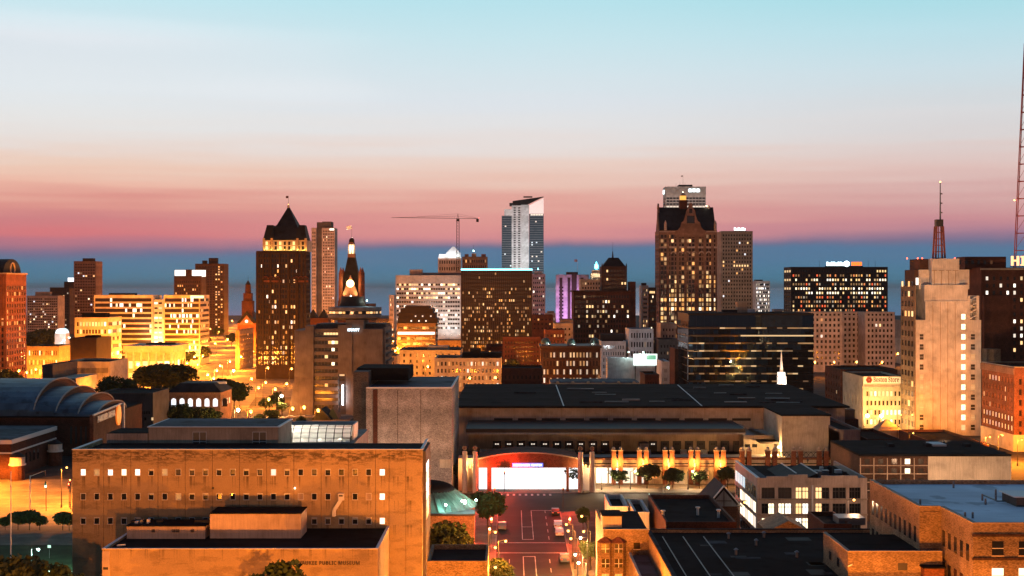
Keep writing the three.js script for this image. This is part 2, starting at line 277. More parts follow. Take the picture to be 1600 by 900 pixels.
// a floodlight: housing with a glowing lens and a spot light in front of it
function flood(x, y, z, tx, ty, tz, I, color, label, { angle = 0.9, lens = LAMP.white, name = 'floodlight', size = 0.5 } = {}) {
  const o = thing(name, label, 'floodlight', [x, y, z], 'floodlights'), d = new THREE.Vector3(tx - x, ty - y, tz - z).normalize();
  piece('bracket', M.darkSteel, o, -0.08, 0.08, -0.5, 0, -0.08, 0.08);
  const h = piece('housing', M.darkSteel, o, -size / 2, size / 2, 0, size * 0.7, -0.2, 0.2);
  const q = new THREE.Quaternion().setFromUnitVectors(new THREE.Vector3(0, 0, 1), d); h.quaternion.copy(q);
  const c = new THREE.Vector3(0, size * 0.35, 0), l = piece('lamp_lens', lens, o, -0.2, 0.2, -0.15, 0.15, -0.03, 0.03); l.quaternion.copy(q); l.position.copy(c).addScaledVector(d, 0.26);
  const s = new THREE.SpotLight(C(color), I, 0, angle, 0.7, 2); s.name = 'floodlight_beam'; s.position.copy(c).addScaledVector(d, 0.36); s.castShadow = true; s.shadow.radius = 8; o.add(s); s.target.position.copy(c).addScaledVector(d, 10); o.add(s.target);
  return o;
}
const fonts = { bold: await new FontLoader().loadAsync('fonts/droid/droid_sans_bold.typeface.json'), serif: await new FontLoader().loadAsync('fonts/droid/droid_serif_bold.typeface.json'), reg: await new FontLoader().loadAsync('fonts/droid/droid_sans_regular.typeface.json') };
function text(str, size, depth, m, parent, x, y, z, { font = fonts.bold, name = 'lettering', ry = 0, rx = 0, w = 0 } = {}) {
  const g = new TextGeometry(str, { font, size, depth, curveSegments: 3 }); g.computeBoundingBox(); const bb = g.boundingBox; g.translate(-(bb.min.x + bb.max.x) / 2, 0, 0);
  const t = new THREE.Mesh(g, m); t.name = name; t.position.set(x, y, z); t.rotation.y = ry; t.rotation.x = rx; if (w) t.scale.x = w / (bb.max.x - bb.min.x); parent.add(t); return t;
}

// ---------- the setting: ground, streets, lake ----------
function structure(name, m, builder) { const b = mb(); builder(b); const o = b.build(name, m, scene); o.userData = { kind: 'structure', label: undefined }; delete o.userData.label; return o; }
structure('ground', M.ground, (b) => b.box(-2600, 2600, -2, 0, -2700, 60));
const lakeMat = mat([0.03, 0.10, 0.14], { rough: 0.05, bump: bumpWater, bs: 0.0015 });
structure('lake', lakeMat, (b) => b.box(-60000, 60000, -3, -1.2, -100000, -2690));
const street = (name, m, x0, x1, D0, D1, y = 0.02) => structure(name, m, (b) => b.box(x0, x1, -0.1, y, -D1, -D0));
street('wells_road', M.asphalt, -3.5, 11.7, 100, 378, 0.03).name = 'main_road';
street('cross_road', M.asphalt, -260, 300, 345, 374, 0.022);
street('left_street', M.paving, -330, -60, 300, 402, 0.026).name = 'side_road';
street('pavement', M.paving, -12, -3.5, 150, 344, 0.15);
street('pavement', M.paving, 11.7, 17, 150, 344, 0.15).name = 'pavement_001';
street('plaza', M.paving, 17, 150, 375, 395, 0.14).name = 'plaza';
street('plaza', M.paving, -16, 17, 374.5, 380, 0.05).name = 'forecourt';
// kerbs
structure('kerb', M.concrete, (b) => b.box(-3.6, -3.3, 0, 0.16, -344, -150)); structure('kerb', M.concrete, (b) => b.box(11.55, 11.85, 0, 0.16, -344, -150)).name = 'kerb_001';
// the wide avenue running away between the office slab and the dark tower
structure('avenue', M.paving, (b) => b.quad([-230, 0.03, -640], [-120, 0.03, -640], [-330, 0.03, -2300], [-450, 0.03, -2300]));
structure('avenue_pavement', M.paving, (b) => b.quad([-290, 0.016, -700], [-100, 0.016, -700], [-300, 0.016, -2300], [-480, 0.016, -2300]));
structure('civic_road', M.paving, (b) => b.box(-420, -95, -0.1, 0.04, -640, -590));
structure('far_street', M.paving, (b) => b.box(-185, -140, -0.1, 0.025, -2400, -1050));
// lane markings on the main road: each dash a piece
{
  const road = scene.getObjectByName('main_road');
  const dash = (x0, x1, D0, D1) => mb().box(x0, x1, 0.031, 0.036, -D1, -D0).build('lane_marking', M.paint, road);
  for (const x of [2.2, 4.6]) { dash(x, x + 0.16, 255, 287); dash(x, x + 0.16, 306, 346); }
  for (let D = 262; D < 288; D += 9) { dash(7.5, 7.65, D, D + 4); dash(-0.6, -0.45, D, D + 4); } for (let D = 306; D < 344; D += 9) dash(8.0, 8.15, D, D + 4);
  for (const D of [290.5, 302]) dash(-3.2, 11.4, D, D + 0.45);
  dash(2.2, 4.6, 306, 306.5); dash(2.2, 4.6, 322, 322.4); dash(2.3, 4.6, 286.6, 287); dash(4.7, 11.4, 345.6, 346.1);
  for (let x = -3; x < 11; x += 1.6) dash(x, x + 0.6, 370.5, 373.5);
}

// ---------- far towers ----------
const P = (p, mats) => () => rnd() < p ? pick(mats) : null;
const wmix = [...W_.warm, ...W_.white.slice(1)];
{ // orange tower at the edge with a dark barrel roof
  const b = building('barrel_roof_tower', 'orange lit tower with black barrel roof at the left edge', { x0: -70, x1: 41, top: 428, D: 820, dep: 34, wall: M.brick, front: { cols: 13, rows: 15, fw: 0.55, fh: 0.62, lit: 0.3, mats: [...W_.amber, W_.warm[0], W_.white[0]], v0: 4, v1: 56 }, sideSpec: { cols: 8, rows: 15, fw: 0.5, fh: 0.6, lit: 0.15, mats: W_.amber, v0: 4, v1: 56 } }), { hw, H, dep } = info(b);
  const m = mb(), n = 14, R = 9.5, zc = -dep / 2, x0 = -hw + 2, x1 = hw - 2.5, arc = (i) => { const a = i / n * Math.PI; return [H + Math.sin(a) * R * 0.95, zc + Math.cos(a) * (dep / 2 - 2)]; };
  for (let i = 0; i < n; i++) { const [y, z] = arc(i), [Y, Z] = arc(i + 1); m.quad([x0, y, z], [x1, y, z], [x1, Y, Z], [x0, Y, Z]); m.quad([x1, H, zc], [x1, y, z], [x1, Y, Z], [x1, H, zc]); m.quad([x0, H, zc], [x0, Y, Z], [x0, y, z], [x0, H, zc]); }
  m.build('barrel_roof', M.slate, b);
  mb().box(-hw - 0.6, hw + 0.8, H - 0.1, H + 0.7, -dep - 0.5, 0.9).build('cornice', M.tan, b);
  const ring = new THREE.Mesh(new THREE.TorusGeometry(3.6, 0.5, 6, 20), M.tanPink); ring.name = 'round_window'; ring.position.set(x1 + 0.2, H + 3.2, zc); ring.rotation.y = Math.PI / 2; b.add(ring);
  for (let i = 0; i < 5; i++) mb().box(hw - 2.4 - i * 7.2, hw - 1.2 - i * 7.2, H - 26, H - 1, 0.36, 0.62).build('pilaster', M.brick, b);
}
building('apartment_slab', 'broad apartment slab with pale balcony bands beside the barrel roof tower', { x0: 42, x1: 101, top: 462, D: 1500, dep: 22, wall: M.tanPink, front: { cols: 16, rows: 15, fw: 0.78, fh: 0.5, lit: 0.14, mats: wmix, small: true, dark: M.glassBrown }, units: [[55, 78, 456, 0.3, M.tan]] });
building('stepped_apartment_block', 'brown stepped apartment block with a white lit roof corner', { x0: 78, x1: 118, top: 449, D: 1620, dep: 22, wall: M.brickBrown, front: { cols: 9, rows: 16, fw: 0.6, fh: 0.5, lit: 0.08, mats: wmix, small: true, dark: M.glassBrown }, units: [[100, 116, 440, 0.2, M.brickBrown], [106, 115, 434, 0.3, glow([0.95, 0.95, 1], 2.2), 0.2, 'lit_sign']] });
building('apartment_tower', 'slender brown apartment tower with flat penthouse, leftmost tall one', { x0: 115.5, x1: 160, top: 408, D: 1560, dep: 24, wall: M.brickPink, front: { cols: 8, rows: 24, fw: 0.62, fh: 0.5, lit: 0.07, mats: wmix, small: true, dark: M.glassBrown }, units: [[129, 146, 403.5, 0.3, M.brickBrown]] });
building('sign_topped_tower', 'brown mid-rise tower with a glaring white roof band', { x0: 272, x1: 322, top: 431, D: 1480, dep: 22, wall: M.brickBrown, front: { cols: 12, rows: 11, fw: 0.5, fh: 0.5, lit: 0.2, mats: [...W_.amber, W_.red[1], W_.warm[0]], small: true, dark: M.glassBrown, v0: 18, v1: 62 }, units: [[273, 293, 422, 0.05, W_.white[0], 0.2, 'lit_sign'], [300, 320, 422, 0.05, W_.white[0], 0.2, 'lit_sign'], [290, 299, 421, 0.02, M.brickBrown, 0.3]] });
building('apartment_tower', 'dark apartment tower with lit end windows behind the glaring roof band', { x0: 305, x1: 357, top: 412, D: 1600, dep: 26, wall: M.brickBrown, front: { cols: 10, rows: 26, fw: 0.55, fh: 0.5, lit: (c) => rnd() < (c > 6 ? 0.3 : 0.05) ? pick([W_.warm[0], W_.warm[1], W_.amber[0]]) : null, small: true, dark: M.glassBrown }, units: [[326, 339, 403, 0.3, M.brickBrown], [316, 322, 407, 0.3, M.brickBrown]] });
{ // ribbon-window office slab in three pieces
  const front = (cols, p) => ({ cols, rows: 12, fw: 1, fh: 0.66, mu: 0.4, lit: (c, r) => rnd() < p * (r === 8 || r === 10 ? 3 : 1) ? pick([W_.white[0], W_.white[2], W_.white[1], W_.warm[3]]) : null, dark: M.glassBrown, v0: 3, v1: 47.5, small: true });
  building('ribbon_office', 'wide office slab with cream bands and dark ribbon windows', { x0: 147, x1: 238.5, top: 461, D: 1000, dep: 26, wall: M.cream, side: 'N', front: front(30, 0.07), units: [[170, 210, 458, 0.4]] });
  const c = building('stair_tower', 'glowing pale stair tower joining the two ribbon window offices', { x0: 238.5, x1: 256, top: 468, D: 1004, dep: 18, wall: M.cream, side: 'N', front: { cols: 2, rows: 12, fw: 0.8, fh: 0.4, lit: P(0.5, W_.white), v0: 3, v1: 45 } });
  const d = building('ribbon_office', 'ribbon window office with a green roof sign above the avenue', { x0: 256, x1: 327, top: 461, D: 990, dep: 30, wall: M.cream, front: front(24, 0.14), sideSpec: { cols: 8, rows: 12, fw: 1, fh: 0.5, mu: 0.4, lit: 0.2, mats: W_.amber, v0: 3, v1: 47.5, dark: M.glassBrown, small: true } }), { H } = info(d);
  piece('green_sign', glow([0.1, 1, 0.55], 1.4), d, 6, 15.5, H - 2.2, H - 0.4, 0.36, 0.6);
  for (let i = 0; i < 3; i++) { const z = 2.5 + i; flood(c.position.x - 2.4 + i * 2.4, 1.2, -1004 + 8, c.position.x, 24, -1004, 4200, [1, 0.72, 0.36], 'white floodlight at the foot of the glowing stair tower', { angle: 0.8 }); }
}
{ // grid office
  building('grid_office', 'orange lit office block with a grid of square windows', { x0: 117, x1: 190, top: 496, D: 880, dep: 30, wall: M.cream, front: { cols: 10, rows: 7, fw: 0.62, fh: 0.55, lit: (c, r) => rnd() < [0.2, 0.7, 0.3, 0.75, 0.15, 0.25, 0.8][r] ? pick([W_.warm[0], W_.white[0], W_.amber[0], W_.warm[1]]) : null, v0: 1, v1: 34, dark: M.glassBrown }, sideSpec: { cols: 6, rows: 7, fw: 1, fh: 0.5, mu: 0.3, lit: 0.5, mats: W_.warm, v0: 1, v1: 34 }, units: [[128, 165, 489, 0.4, M.roof]] });
}
{ // colonnaded low hall
  const D = 800, b = building('colonnade_hall', 'low flat roofed hall with glowing windows behind white columns', { x0: 198, x1: 290, top: 541, D, dep: 34, wall: M.cream, front: { cols: 6, rows: 2, fw: 0.86, fh: 0.6, lit: P(0.75, [W_.warm[0], W_.amber[0], W_.warm[3]]), v0: 0.5, v1: 14 }, sideSpec: { cols: 5, rows: 2, fw: 0.8, fh: 0.6, lit: 0.7, mats: W_.warm, v0: 0.5, v1: 14 }, units: [[228, 268, 536, 0.4, M.roofGrey]] }), { hw, H, dep } = info(b);
  mb().box(-hw - 1.6, hw + 1.6, H - 3.4, H + 0.3, -dep - 1, 2.2).build('roof_slab', M.cream, b);
  for (let i = 0; i <= 6; i++) { const x = -hw + i * hw / 3; mb().box(x - 0.45, x + 0.45, 0, H - 3.4, 1.0, 1.9).build('column', M.white, b); }
}
{ // church steeple
  const D = 1150, b = thing('church', 'dark gothic church with slim spire and gabled front', 'church', [PX(386, D), 0, -D]), s = D / F, y = (p) => PY(p, D);
  mb().box(-4.4, 4.4, 0, y(470), -9, 0).build('tower', M.brickDark, b);
  mb().box(-3.3, 3.3, y(470), y(458), -8, -1.2).build('belfry', M.brickDark, b);
  mb().cyl(0, -4.5, 2.6, 2.2, y(458), y(445), 8).build('lantern', M.brickDark, b);
  mb().cyl(0, -4.5, 2.4, 0.25, y(445), y(438), 8).cyl(0, -4.5, 0.15, 0.05, y(438), y(430), 5).build('spire', M.slate, b);
  const n = mb().box(-7.6, 7.6, 0, y(505), -30, 1.4).build('nave', M.brick, b);
  mb().gableZ(-8.2, 8.2, -30, 1.8, y(505), y(486)).build('roof', M.slate, b);
  mb().gableZ(-6.2, 6.2, 1.8, 2.3, y(507), y(492)).build('gable', M.brickPink, b);
  const w = new THREE.Mesh(new THREE.CircleGeometry(1.3, 14), W_.white[0]); w.name = 'rose_window'; w.position.set(0, y(502), 2.34); b.add(w);
}
building('hotel_block', 'orange lit six storey block standing below the church spire', { x0: 368, x1: 396, top: 516, D: 930, dep: 50, wall: M.brickTan, front: { cols: 5, rows: 7, fw: 0.45, fh: 0.5, lit: 0.1, mats: W_.amber, v0: 2, v1: 24 }, sideSpec: { cols: 9, rows: 7, fw: 0.5, fh: 0.5, lit: 0.1, mats: W_.amber, v0: 2, v1: 24 } });
{ // dark tower with a lit pyramid crown
  const D = 840, b = building('pyramid_crown_tower', 'dark brown tower with golden lit crown under a black pyramid roof', {
    x0: 400.5, x1: 485, top: 392, D, dep: 32, wall: M.brownPanel,
    front: { cols: 16, rows: 22, fw: 0.6, fh: 0.62, lit: (c, r) => rnd() < (r < 4 ? 0.06 : r < 13 ? 0.22 : 0.08) * (c > 2 && c < 14 ? 1.4 : 0.5) ? pick([W_.white[0], W_.warm[0], W_.warm[1], W_.amber[0], W_.white[3], W_.warm[4], W_.warm[5], W_.amber[2]]) : null, dark: M.glass, v0: 8, v1: 75, small: true, rec: 0.5 },
    sideSpec: { cols: 9, rows: 22, fw: 0.6, fh: 0.62, lit: 0.04, dark: M.glass, v0: 8, v1: 75, small: true } }), { hw, H, dep } = info(b), y = (p) => PY(p, D);
  const cx = (px) => PX(px, D) - b.position.x;
  for (const px of [411, 423, 437, 451, 465, 477]) mb().box(cx(px) - 0.55, cx(px) + 0.55, 8, H - 1, 0.5, 0.9).build('pier', M.brownPanel, b);
  for (const [a, c] of [[411, 438], [460, 481]]) for (let i = 0; i < 3; i++) { const w = (c - a) / 3, p = a + i * w; const g = new THREE.Mesh(new THREE.TorusGeometry(1.5, 0.4, 5, 10, Math.PI), M.brickDark); g.name = 'arch'; g.position.set(cx(p + w / 2), y(436), 0.95); b.add(g); }
  mb().box(cx(410), cx(440), y(441), y(438), 0.5, 0.85).box(cx(459), cx(482), y(441), y(438), 0.5, 0.85).build('string_course', M.brickDark, b);
  const lant = mb().box(cx(411), cx(477.5), H, y(375), -dep + 5, -2.2).build('lantern_storey', M.cream, b);
  for (let i = 0; i < 9; i++) { const x = cx(414) + i * (cx(475) - cx(414)) / 8.6; for (const v of [0.12, 0.55]) piece('window', i % 3 ? W_.glassD ??= M.glassBrown : W_.warm[0], b, x, x + 1.3, lerp(H, y(375), v), lerp(H, y(375), v + 0.32), -2.2, -2.1); }
  for (const px of [411.5, 424, 464, 477]) mb().box(cx(px) - 0.7, cx(px) + 0.7, H, y(372), -2.2, -1.5).build('turret_pier', M.tan, b);
  // corner roofs and pyramid
  for (const [p, q] of [[410, 428], [460, 478.5]]) mb().hip(cx(p), cx(q), -dep * 0.55, -1.6, y(375), y(351), 0.5).build('corner_roof', M.slate, b);
  mb().hip(cx(413), cx(475), -dep + 4, -1.8, y(375), y(351), 0.53).hip(cx(428), cx(461), -dep * 0.75, -dep * 0.26, y(352), y(322), 0.09).build('pyramid_roof', M.slate, b);
  mb().cyl(cx(444), -dep / 2, 0.9, 0.5, y(323), y(318), 8).build('finial', M.tanPink, b);
  pointLamp(b, cx(444), y(317), -dep / 2, SOD, 60, LAMP.sodiumFar, 'beacon_lamp');
  mb().cyl(cx(444), -dep / 2, 0.12, 0.06, y(318), y(303), 5).build('flagpole', M.darkSteel, b);
  mb().box(cx(440), cx(443.8), y(307), y(303.5), -dep / 2 - 0.05, -dep / 2 + 0.05).build('flag', M.brickDark, b);
  for (let i = 0; i < 7; i++) { const l = thing('crown_uplight', 'small golden uplight on the ledge of the pyramid crowned tower', 'floodlight', [PX(413 + i * 10.4, D), H + 0.05, -D - 0.6], 'uplights around the crown'); piece('housing', M.darkSteel, l, -0.25, 0.25, 0, 0.35, -0.25, 0.25); pointLamp(l, 0, 0.62, 0, [1, 0.6, 0.12], 34, LAMP.sodium, 'lamp_globe', 4); }
}
{ // pale two-slab apartment tower
  const D = 1650, dep = 26, b = building('pale_slab_tower', 'tall pale slab tower with dark vertical recess behind the clock tower', { x0: 503, x1: 523, top: 356, D, dep, wall: M.tanPink, side: 'N', front: { cols: 7, rows: 34, fw: 0.55, fh: 0.55, lit: 0.06, mats: wmix, small: true, dark: M.glassBrown, v0: 6 } }), { H } = info(b), y = (p) => PY(p, D), cx = (px) => PX(px, D) - b.position.x;
  mb().box(cx(487), cx(494.5), 0, y(356), -dep, 2).build('wing', M.tanPink, b);
  mb().box(cx(494.5), cx(503), 0, y(347), -dep + 2, -3).box(cx(503), cx(517), y(356), y(346), -dep + 2, -3).build('recess_shaft', M.darkConcrete, b);
  const g = mb(); for (let r = 0; r < 34; r++) for (const px of [488.6, 491.6]) g.box(cx(px), cx(px + 1.6), y(362) - r * 4.4 - 2.4, y(362) - r * 4.4, 2, 2.08); g.build('dark_glazing', M.glassBrown, b, { kind: 'stuff' });
  piece('window', W_.white[0], b, cx(515), cx(522), y(360), y(357), 0.36, 0.5);
}
{ // clock tower of the city hall
  const D = 1250, b = thing('clock_tower', 'ornate clock tower with glowing dial, lit belfry and waving flag', 'clock tower', [PX(547.5, D), 0, -D]), y = (p) => PY(p, D), s = D / F;
  mb().box(-11.2, 11.2, 0, y(470), -22, 0).build('shaft', M.brickDark, b);
  mb().hip(-10.6, 10.6, -21.4, -0.4, y(470), y(402), 0.32).build('spire_roof', M.slate, b);
  for (const [sx, sz] of [[-1, 0], [1, 0], [-1, -1], [1, -1]]) { const x = sx * 8.8, z = sz ? -19.5 : -2.2; mb().cyl(x, z, 2.1, 1.9, y(470), y(428), 8).cyl(x, z, 2.1, 0.1, y(428), y(417), 8).build('corner_turret', M.brick, b); }
  mb().gableZ(-6.5, 6.5, -6, 0.5, y(458), y(430)).box(-6.5, 6.5, y(470), y(458), -6, 0.5).build('dial_gable', M.brickPink, b);
  const dial = new THREE.Mesh(new THREE.CylinderGeometry(3.4, 3.4, 0.4, 28), glow([1, 0.62, 0.22], 5)); dial.name = 'clock_dial_light'; dial.rotation.x = Math.PI / 2; dial.position.set(0, y(443), 1.2); b.add(dial);
  const dl = new THREE.PointLight(C([1, 0.6, 0.25]), 900); dl.position.set(0, y(443), 4); dl.name = 'dial_light'; dl.castShadow = true; dl.shadow.radius = 100; b.add(dl);
  const bel = mb().box(-3.3, 3.3, y(402), y(396), -13.6, -7).build('balcony', M.brickPink, b);
  for (const [px, pz] of [[-2.3, -8], [2.3, -8], [-2.3, -12.6], [2.3, -12.6], [0, -8], [0, -12.6]]) mb().box(px - 0.45, px + 0.45, y(396), y(381), pz - 0.45, pz + 0.45).build('belfry_column', M.white, b);
  mb().box(-1.9, 1.9, y(396), y(382), -12.2, -8.4).build('belfry_light_core', glow([1, 0.72, 0.36], 2.6), b);
  pointLamp(b, 0, y(388), -6.6, [1, 0.7, 0.35], 160, LAMP.white, 'belfry_lamp');
  mb().cyl(0, -10.3, 3.0, 2.6, y(381), y(378), 10).build('cornice', M.brickPink, b);
  const dm = new THREE.Mesh(new THREE.SphereGeometry(2.5, 12, 8), M.slate); dm.name = 'dome'; dm.position.set(0, y(376), -10.3); dm.scale.y = 1.15; b.add(dm);
  mb().cyl(0, -10.3, 0.16, 0.06, y(374), y(352), 5).build('flagpole', M.darkSteel, b);
  const f = new THREE.PlaneGeometry(4.6, 3.2, 8, 3), fp = f.attributes.position; for (let i = 0; i < fp.count; i++) { fp.setZ(i, Math.sin(fp.getX(i) * 1.7) * 0.35); fp.setY(i, fp.getY(i) + fp.getX(i) * 0.12); } f.computeVertexNormals();
  const fl = new THREE.Mesh(f, M.whitePaint); fl.name = 'flag'; fl.position.set(-2.4, y(355), -10.3); b.add(fl);
  flood(b.position.x + 1.2, y(372), -D - 7.4, b.position.x - 2.4, y(355), -D - 10.3, 400, [1, 0.85, 0.6], 'small floodlight aimed at the flag on the clock tower', { angle: 0.6 });
  for (const x of [-5.5, 5.5]) flood(b.position.x + x, y(470) + 1, -D + 3.4, b.position.x + x * 0.6, y(420), -D - 4, 2600, [1, 0.6, 0.22], `amber floodlight washing the ${x < 0 ? 'left' : 'right'} flank of the clock gable`, { angle: 0.5 });
  // the long hall behind the tower
  mb().box(-14, 14, 0, y(476), -90, -22.1).build('hall_wing', M.brickDark, b);
}
{ // twin-spired dark block left of the restaurant disc
  const D = 1180, b = thing('mansard_hall', 'dark hall with twin pointed roofs beside the rotating restaurant', 'building', [PX(496, D), 0, -D]), y = (p) => PY(p, D);
  mb().box(-9, 9, 0, y(497), -20, 0).build('wall', M.brickDark, b);
  for (const x of [-4.5, 4.5]) mb().hip(x - 4, x + 4, -12, -1, y(497), y(484), 0.1).build('roof', M.slate, b);
}
{ // wide white office
  const D = 1330, b = building('white_office', 'wide white office with seven lit window bands, brightest at its foot', { x0: 618, x1: 722, top: 430, D, dep: 34, wall: M.white, front: { cols: 26, rows: 11, fw: 0.86, fh: 0.46, lit: (c, r) => r > 6 ? (rnd() < 0.5 ? pick([W_.warm[0], W_.warm[3], W_.white[0], W_.warm[1]]) : null) : rnd() < 0.22 ? pick(W_.white) : null, v0: 14, v1: 59, dark: M.glassBrown, small: true }, sideSpec: { cols: 8, rows: 11, fw: 0.8, fh: 0.45, lit: 0.2, v0: 14, v1: 59, small: true }, units: [[640, 660, 421, 0.3, M.tanPink], [660, 720, 426, 0.4, M.greyPanel]] });
  for (let i = 0; i < 4; i++) flood(PX(684 + i * 11, D - 24), 10, -(D - 24), PX(690 + i * 9, D), 26, -D, 900, COLD, 'cold white floodlight washing the foot of the white office', { angle: 0.9 });
}
building('annex_slab', 'thin peach annex slab at the edge of the white office', { x0: 608, x1: 619, top: 461, D: 1300, dep: 24, wall: M.tanPink, front: { cols: 3, rows: 9, fw: 0.5, fh: 0.5, lit: 0.2, v0: 4 } });
{ // dark terraced building with orange lit lower bands
  const D = 1060, b = building('terraced_office', 'terraced dark topped office with orange lit bands beside the sloping street', { x0: 620, x1: 684, top: 505, D, dep: 30, wall: M.brickTan, front: { cols: 12, rows: 5, fw: 1, fh: 0.5, mu: 0.3, lit: (c, r) => r === 3 ? W_.white[0] : rnd() < 0.2 ? pick(W_.amber) : null, v0: 6, v1: 26, dark: M.glassBrown }, sideSpec: { cols: 8, rows: 5, fw: 1, fh: 0.5, lit: 0.3, mats: W_.amber, v0: 6, v1: 26 } }), y = (p) => PY(p, D), cx = (p) => PX(p, D) - b.position.x;
  for (const [a, c, t0, t1] of [[621, 683, 505, 497], [622, 680, 497, 489], [625, 676, 489, 482], [632, 670, 482, 478]]) mb().box(cx(a), cx(c), y(t0), y(t1), -26, -1 - (505 - t0) * 0.12).build('terrace', M.bronze, b);
  for (let i = 0; i < 6; i++) { const px = 640 + i * 6 + rnd() * 3, yy = i % 2 ? 493 : 500.5; piece('window', W_.white[i % 2], b, cx(px), cx(px + 2), y(yy + 2), y(yy), -2.2 + (505 - yy) * 0.02, -0.9); }
}
{ // white stepped tower with floodlit cap, and the orange tower next to it
  const D = 1850, b = building('floodlit_cap_tower', 'white tower under construction with floodlit stepped cap below the crane', { x0: 684.5, x1: 721, top: 402, D, dep: 24, wall: M.white, front: { cols: 9, rows: 10, fw: 0.5, fh: 0.5, lit: 0.05, small: true }, units: [[686, 699, 397, 0.1, M.whitePaint], [699, 719, 396, 0.2, M.whitePaint]] }), y = (p) => PY(p, D), cx = (p) => PX(p, D) - b.position.x;
  mb().hip(cx(696), cx(720), -18, -3, y(396), y(385), 0.12).build('cap_roof', M.whitePaint, b);
  for (const px of [688, 701, 712]) flood(PX(px, D), y(401), -D + 9, PX(px + 2, D), y(391), -D - 4, 900, COLD, 'blue white floodlight on the stepped cap tower', { angle: 1.1, lens: LAMP.green });
  const e = building('orange_cap_tower', 'amber tower with a dazzling lamp on its castellated roof', { x0: 722, x1: 762, top: 401, D: 1800, dep: 24, wall: M.brickTan, front: { cols: 11, rows: 12, fw: 0.5, fh: 0.5, lit: 0.12, mats: W_.amber, small: true }, units: [[726, 732, 397, 0.05, M.brick], [737, 744, 396, 0.05, M.brick], [752, 759, 397, 0.05, M.brick]] });
  const o = thing('roof_beacon', 'dazzling green white beacon on the amber tower roof', 'lamp', [PX(740, 1800), PY(398, 1800), -1800]); mb().cyl(0, 0, 0.4, 0.25, 0, 5, 6).bar([0, 5, 0], [0, 13, 0], 0.12).build('mast', M.darkSteel, o);
  for (const [x, yy] of [[0, 4.6], [0.5, 5], [-0.5, 5], [0, 5.4], [0.5, 4.3], [-0.5, 4.3]]) pointLamp(o, x, yy, 0.6, [0.7, 1, 0.9], 60, LAMP.green);
}
{ // tower crane
  const D = 1700, b = thing('tower_crane', 'thin tower crane with long jib above the white office', 'crane', [PX(715.5, D), PY(420, D), -D]), y = (p) => PY(p, D) - PY(420, D), x = (p) => PX(p, D) - PX(715.5, D), m = mb(), h = y(343), w = 1.6;
  for (const [a, c] of [[-w, -w], [w, -w], [w, w], [-w, w]]) m.bar([a, -4, c], [a, h, c], 0.22);
  for (let q = -4; q < h; q += 3.6) { m.bar([-w, q, w], [w, q + 3.6, w], 0.14); m.bar([w, q, w], [-w, q + 3.6, w], 0.14); m.bar([-w, q, w], [-w, q + 3.6, -w], 0.14); }
  m.build('mast', M.darkSteel, b);
  const j = mb(), j0 = x(612), j1 = x(748), jy = h + 1, apex = [0, y(334), 0];
  j.bar([j0, jy + 1.4, 0], [j1, jy, 0], 0.26).bar([j0, jy + 1.4, 0], [0, jy + 3.2, 0], 0.14).bar([0, jy + 3.2, 0], [j1, jy, 0], 0.14);
  for (let q = j0; q < -3; q += 3) j.bar([q, jy + 1.4 * q / j0, 0], [q + 1.5, jy + 1.4 + 1.6 * (1 - q / j0), 0], 0.1);
  j.build('jib', M.steel, b);
  mb().bar([-1, jy, 0], apex, 0.2).bar([1, jy, 0], apex, 0.2).bar(apex, [j0 * 0.62, jy + 2.4, 0], 0.08).bar(apex, [j1 * 0.9, jy + 1, 0], 0.08).build('apex_frame', M.darkSteel, b);
  piece('operator_cab', M.darkSteel, b, -1.8, 1.8, jy - 3.2, jy - 0.4, -1.4, 1.4); piece('counterweight', M.darkSteel, b, j1 - 3, j1, jy - 4, jy - 0.2, -1.2, 1.2);
  pointLamp(b, j1, jy + 1, 0, [1, 0.2, 0.1], 0, LAMP.red, 'warning_lamp');
}
{ // dark bronze office with a neon line
  const D = 1040, b = building('neon_line_office', 'black square office with bright cyan line along its roof edge', { x0: 720.5, x1: 830, top: 421, D, dep: 40, wall: M.bronze, parapet: 0.6, front: { cols: 34, rows: 22, fw: 0.62, fh: 0.6, mu: 0.5, lit: (c, r) => rnd() < ((r === 3 || r === 6 || r === 9 || r === 12) ? 0.42 : r > 17 ? 0.02 : 0.17) * (0.7 + 1.5 * noise(c * 0.3, r * 3)) ? pick([W_.warm[0], W_.warm[1], W_.amber[0], W_.amber[1], W_.warm[2], W_.warm[4], W_.warm[4], W_.warm[5]]) : null, dark: M.glassBrown, v0: 4, v1: 66, small: true, rec: 0.5 } }), { hw, H } = info(b);
  const n = mb(); n.box(-hw, hw, H - 0.6, H + 0.5, 0.55, 0.75).box(hw, hw + 0.2, H - 0.6, H + 0.5, -40, 0.75).build('neon_tube', glow([0.12, 0.72, 1], 6), b);
  const l = new THREE.RectAreaLight(C([0.15, 0.75, 1]), 4, hw * 2, 1); l.name = 'neon_light'; l.position.set(0, H, 1); l.lookAt(b.position.x, H - 3, -D + 20); b.add(l);
  for (let i = 0; i < 35; i++) mb().box(-hw + 0.3 + i * (hw * 2 - 0.6) / 34 - 0.16, -hw + 0.3 + i * (hw * 2 - 0.6) / 34 + 0.16, 3, H - 0.8, 0.5, 0.85).build('fin', M.bronzeMid, b);
}
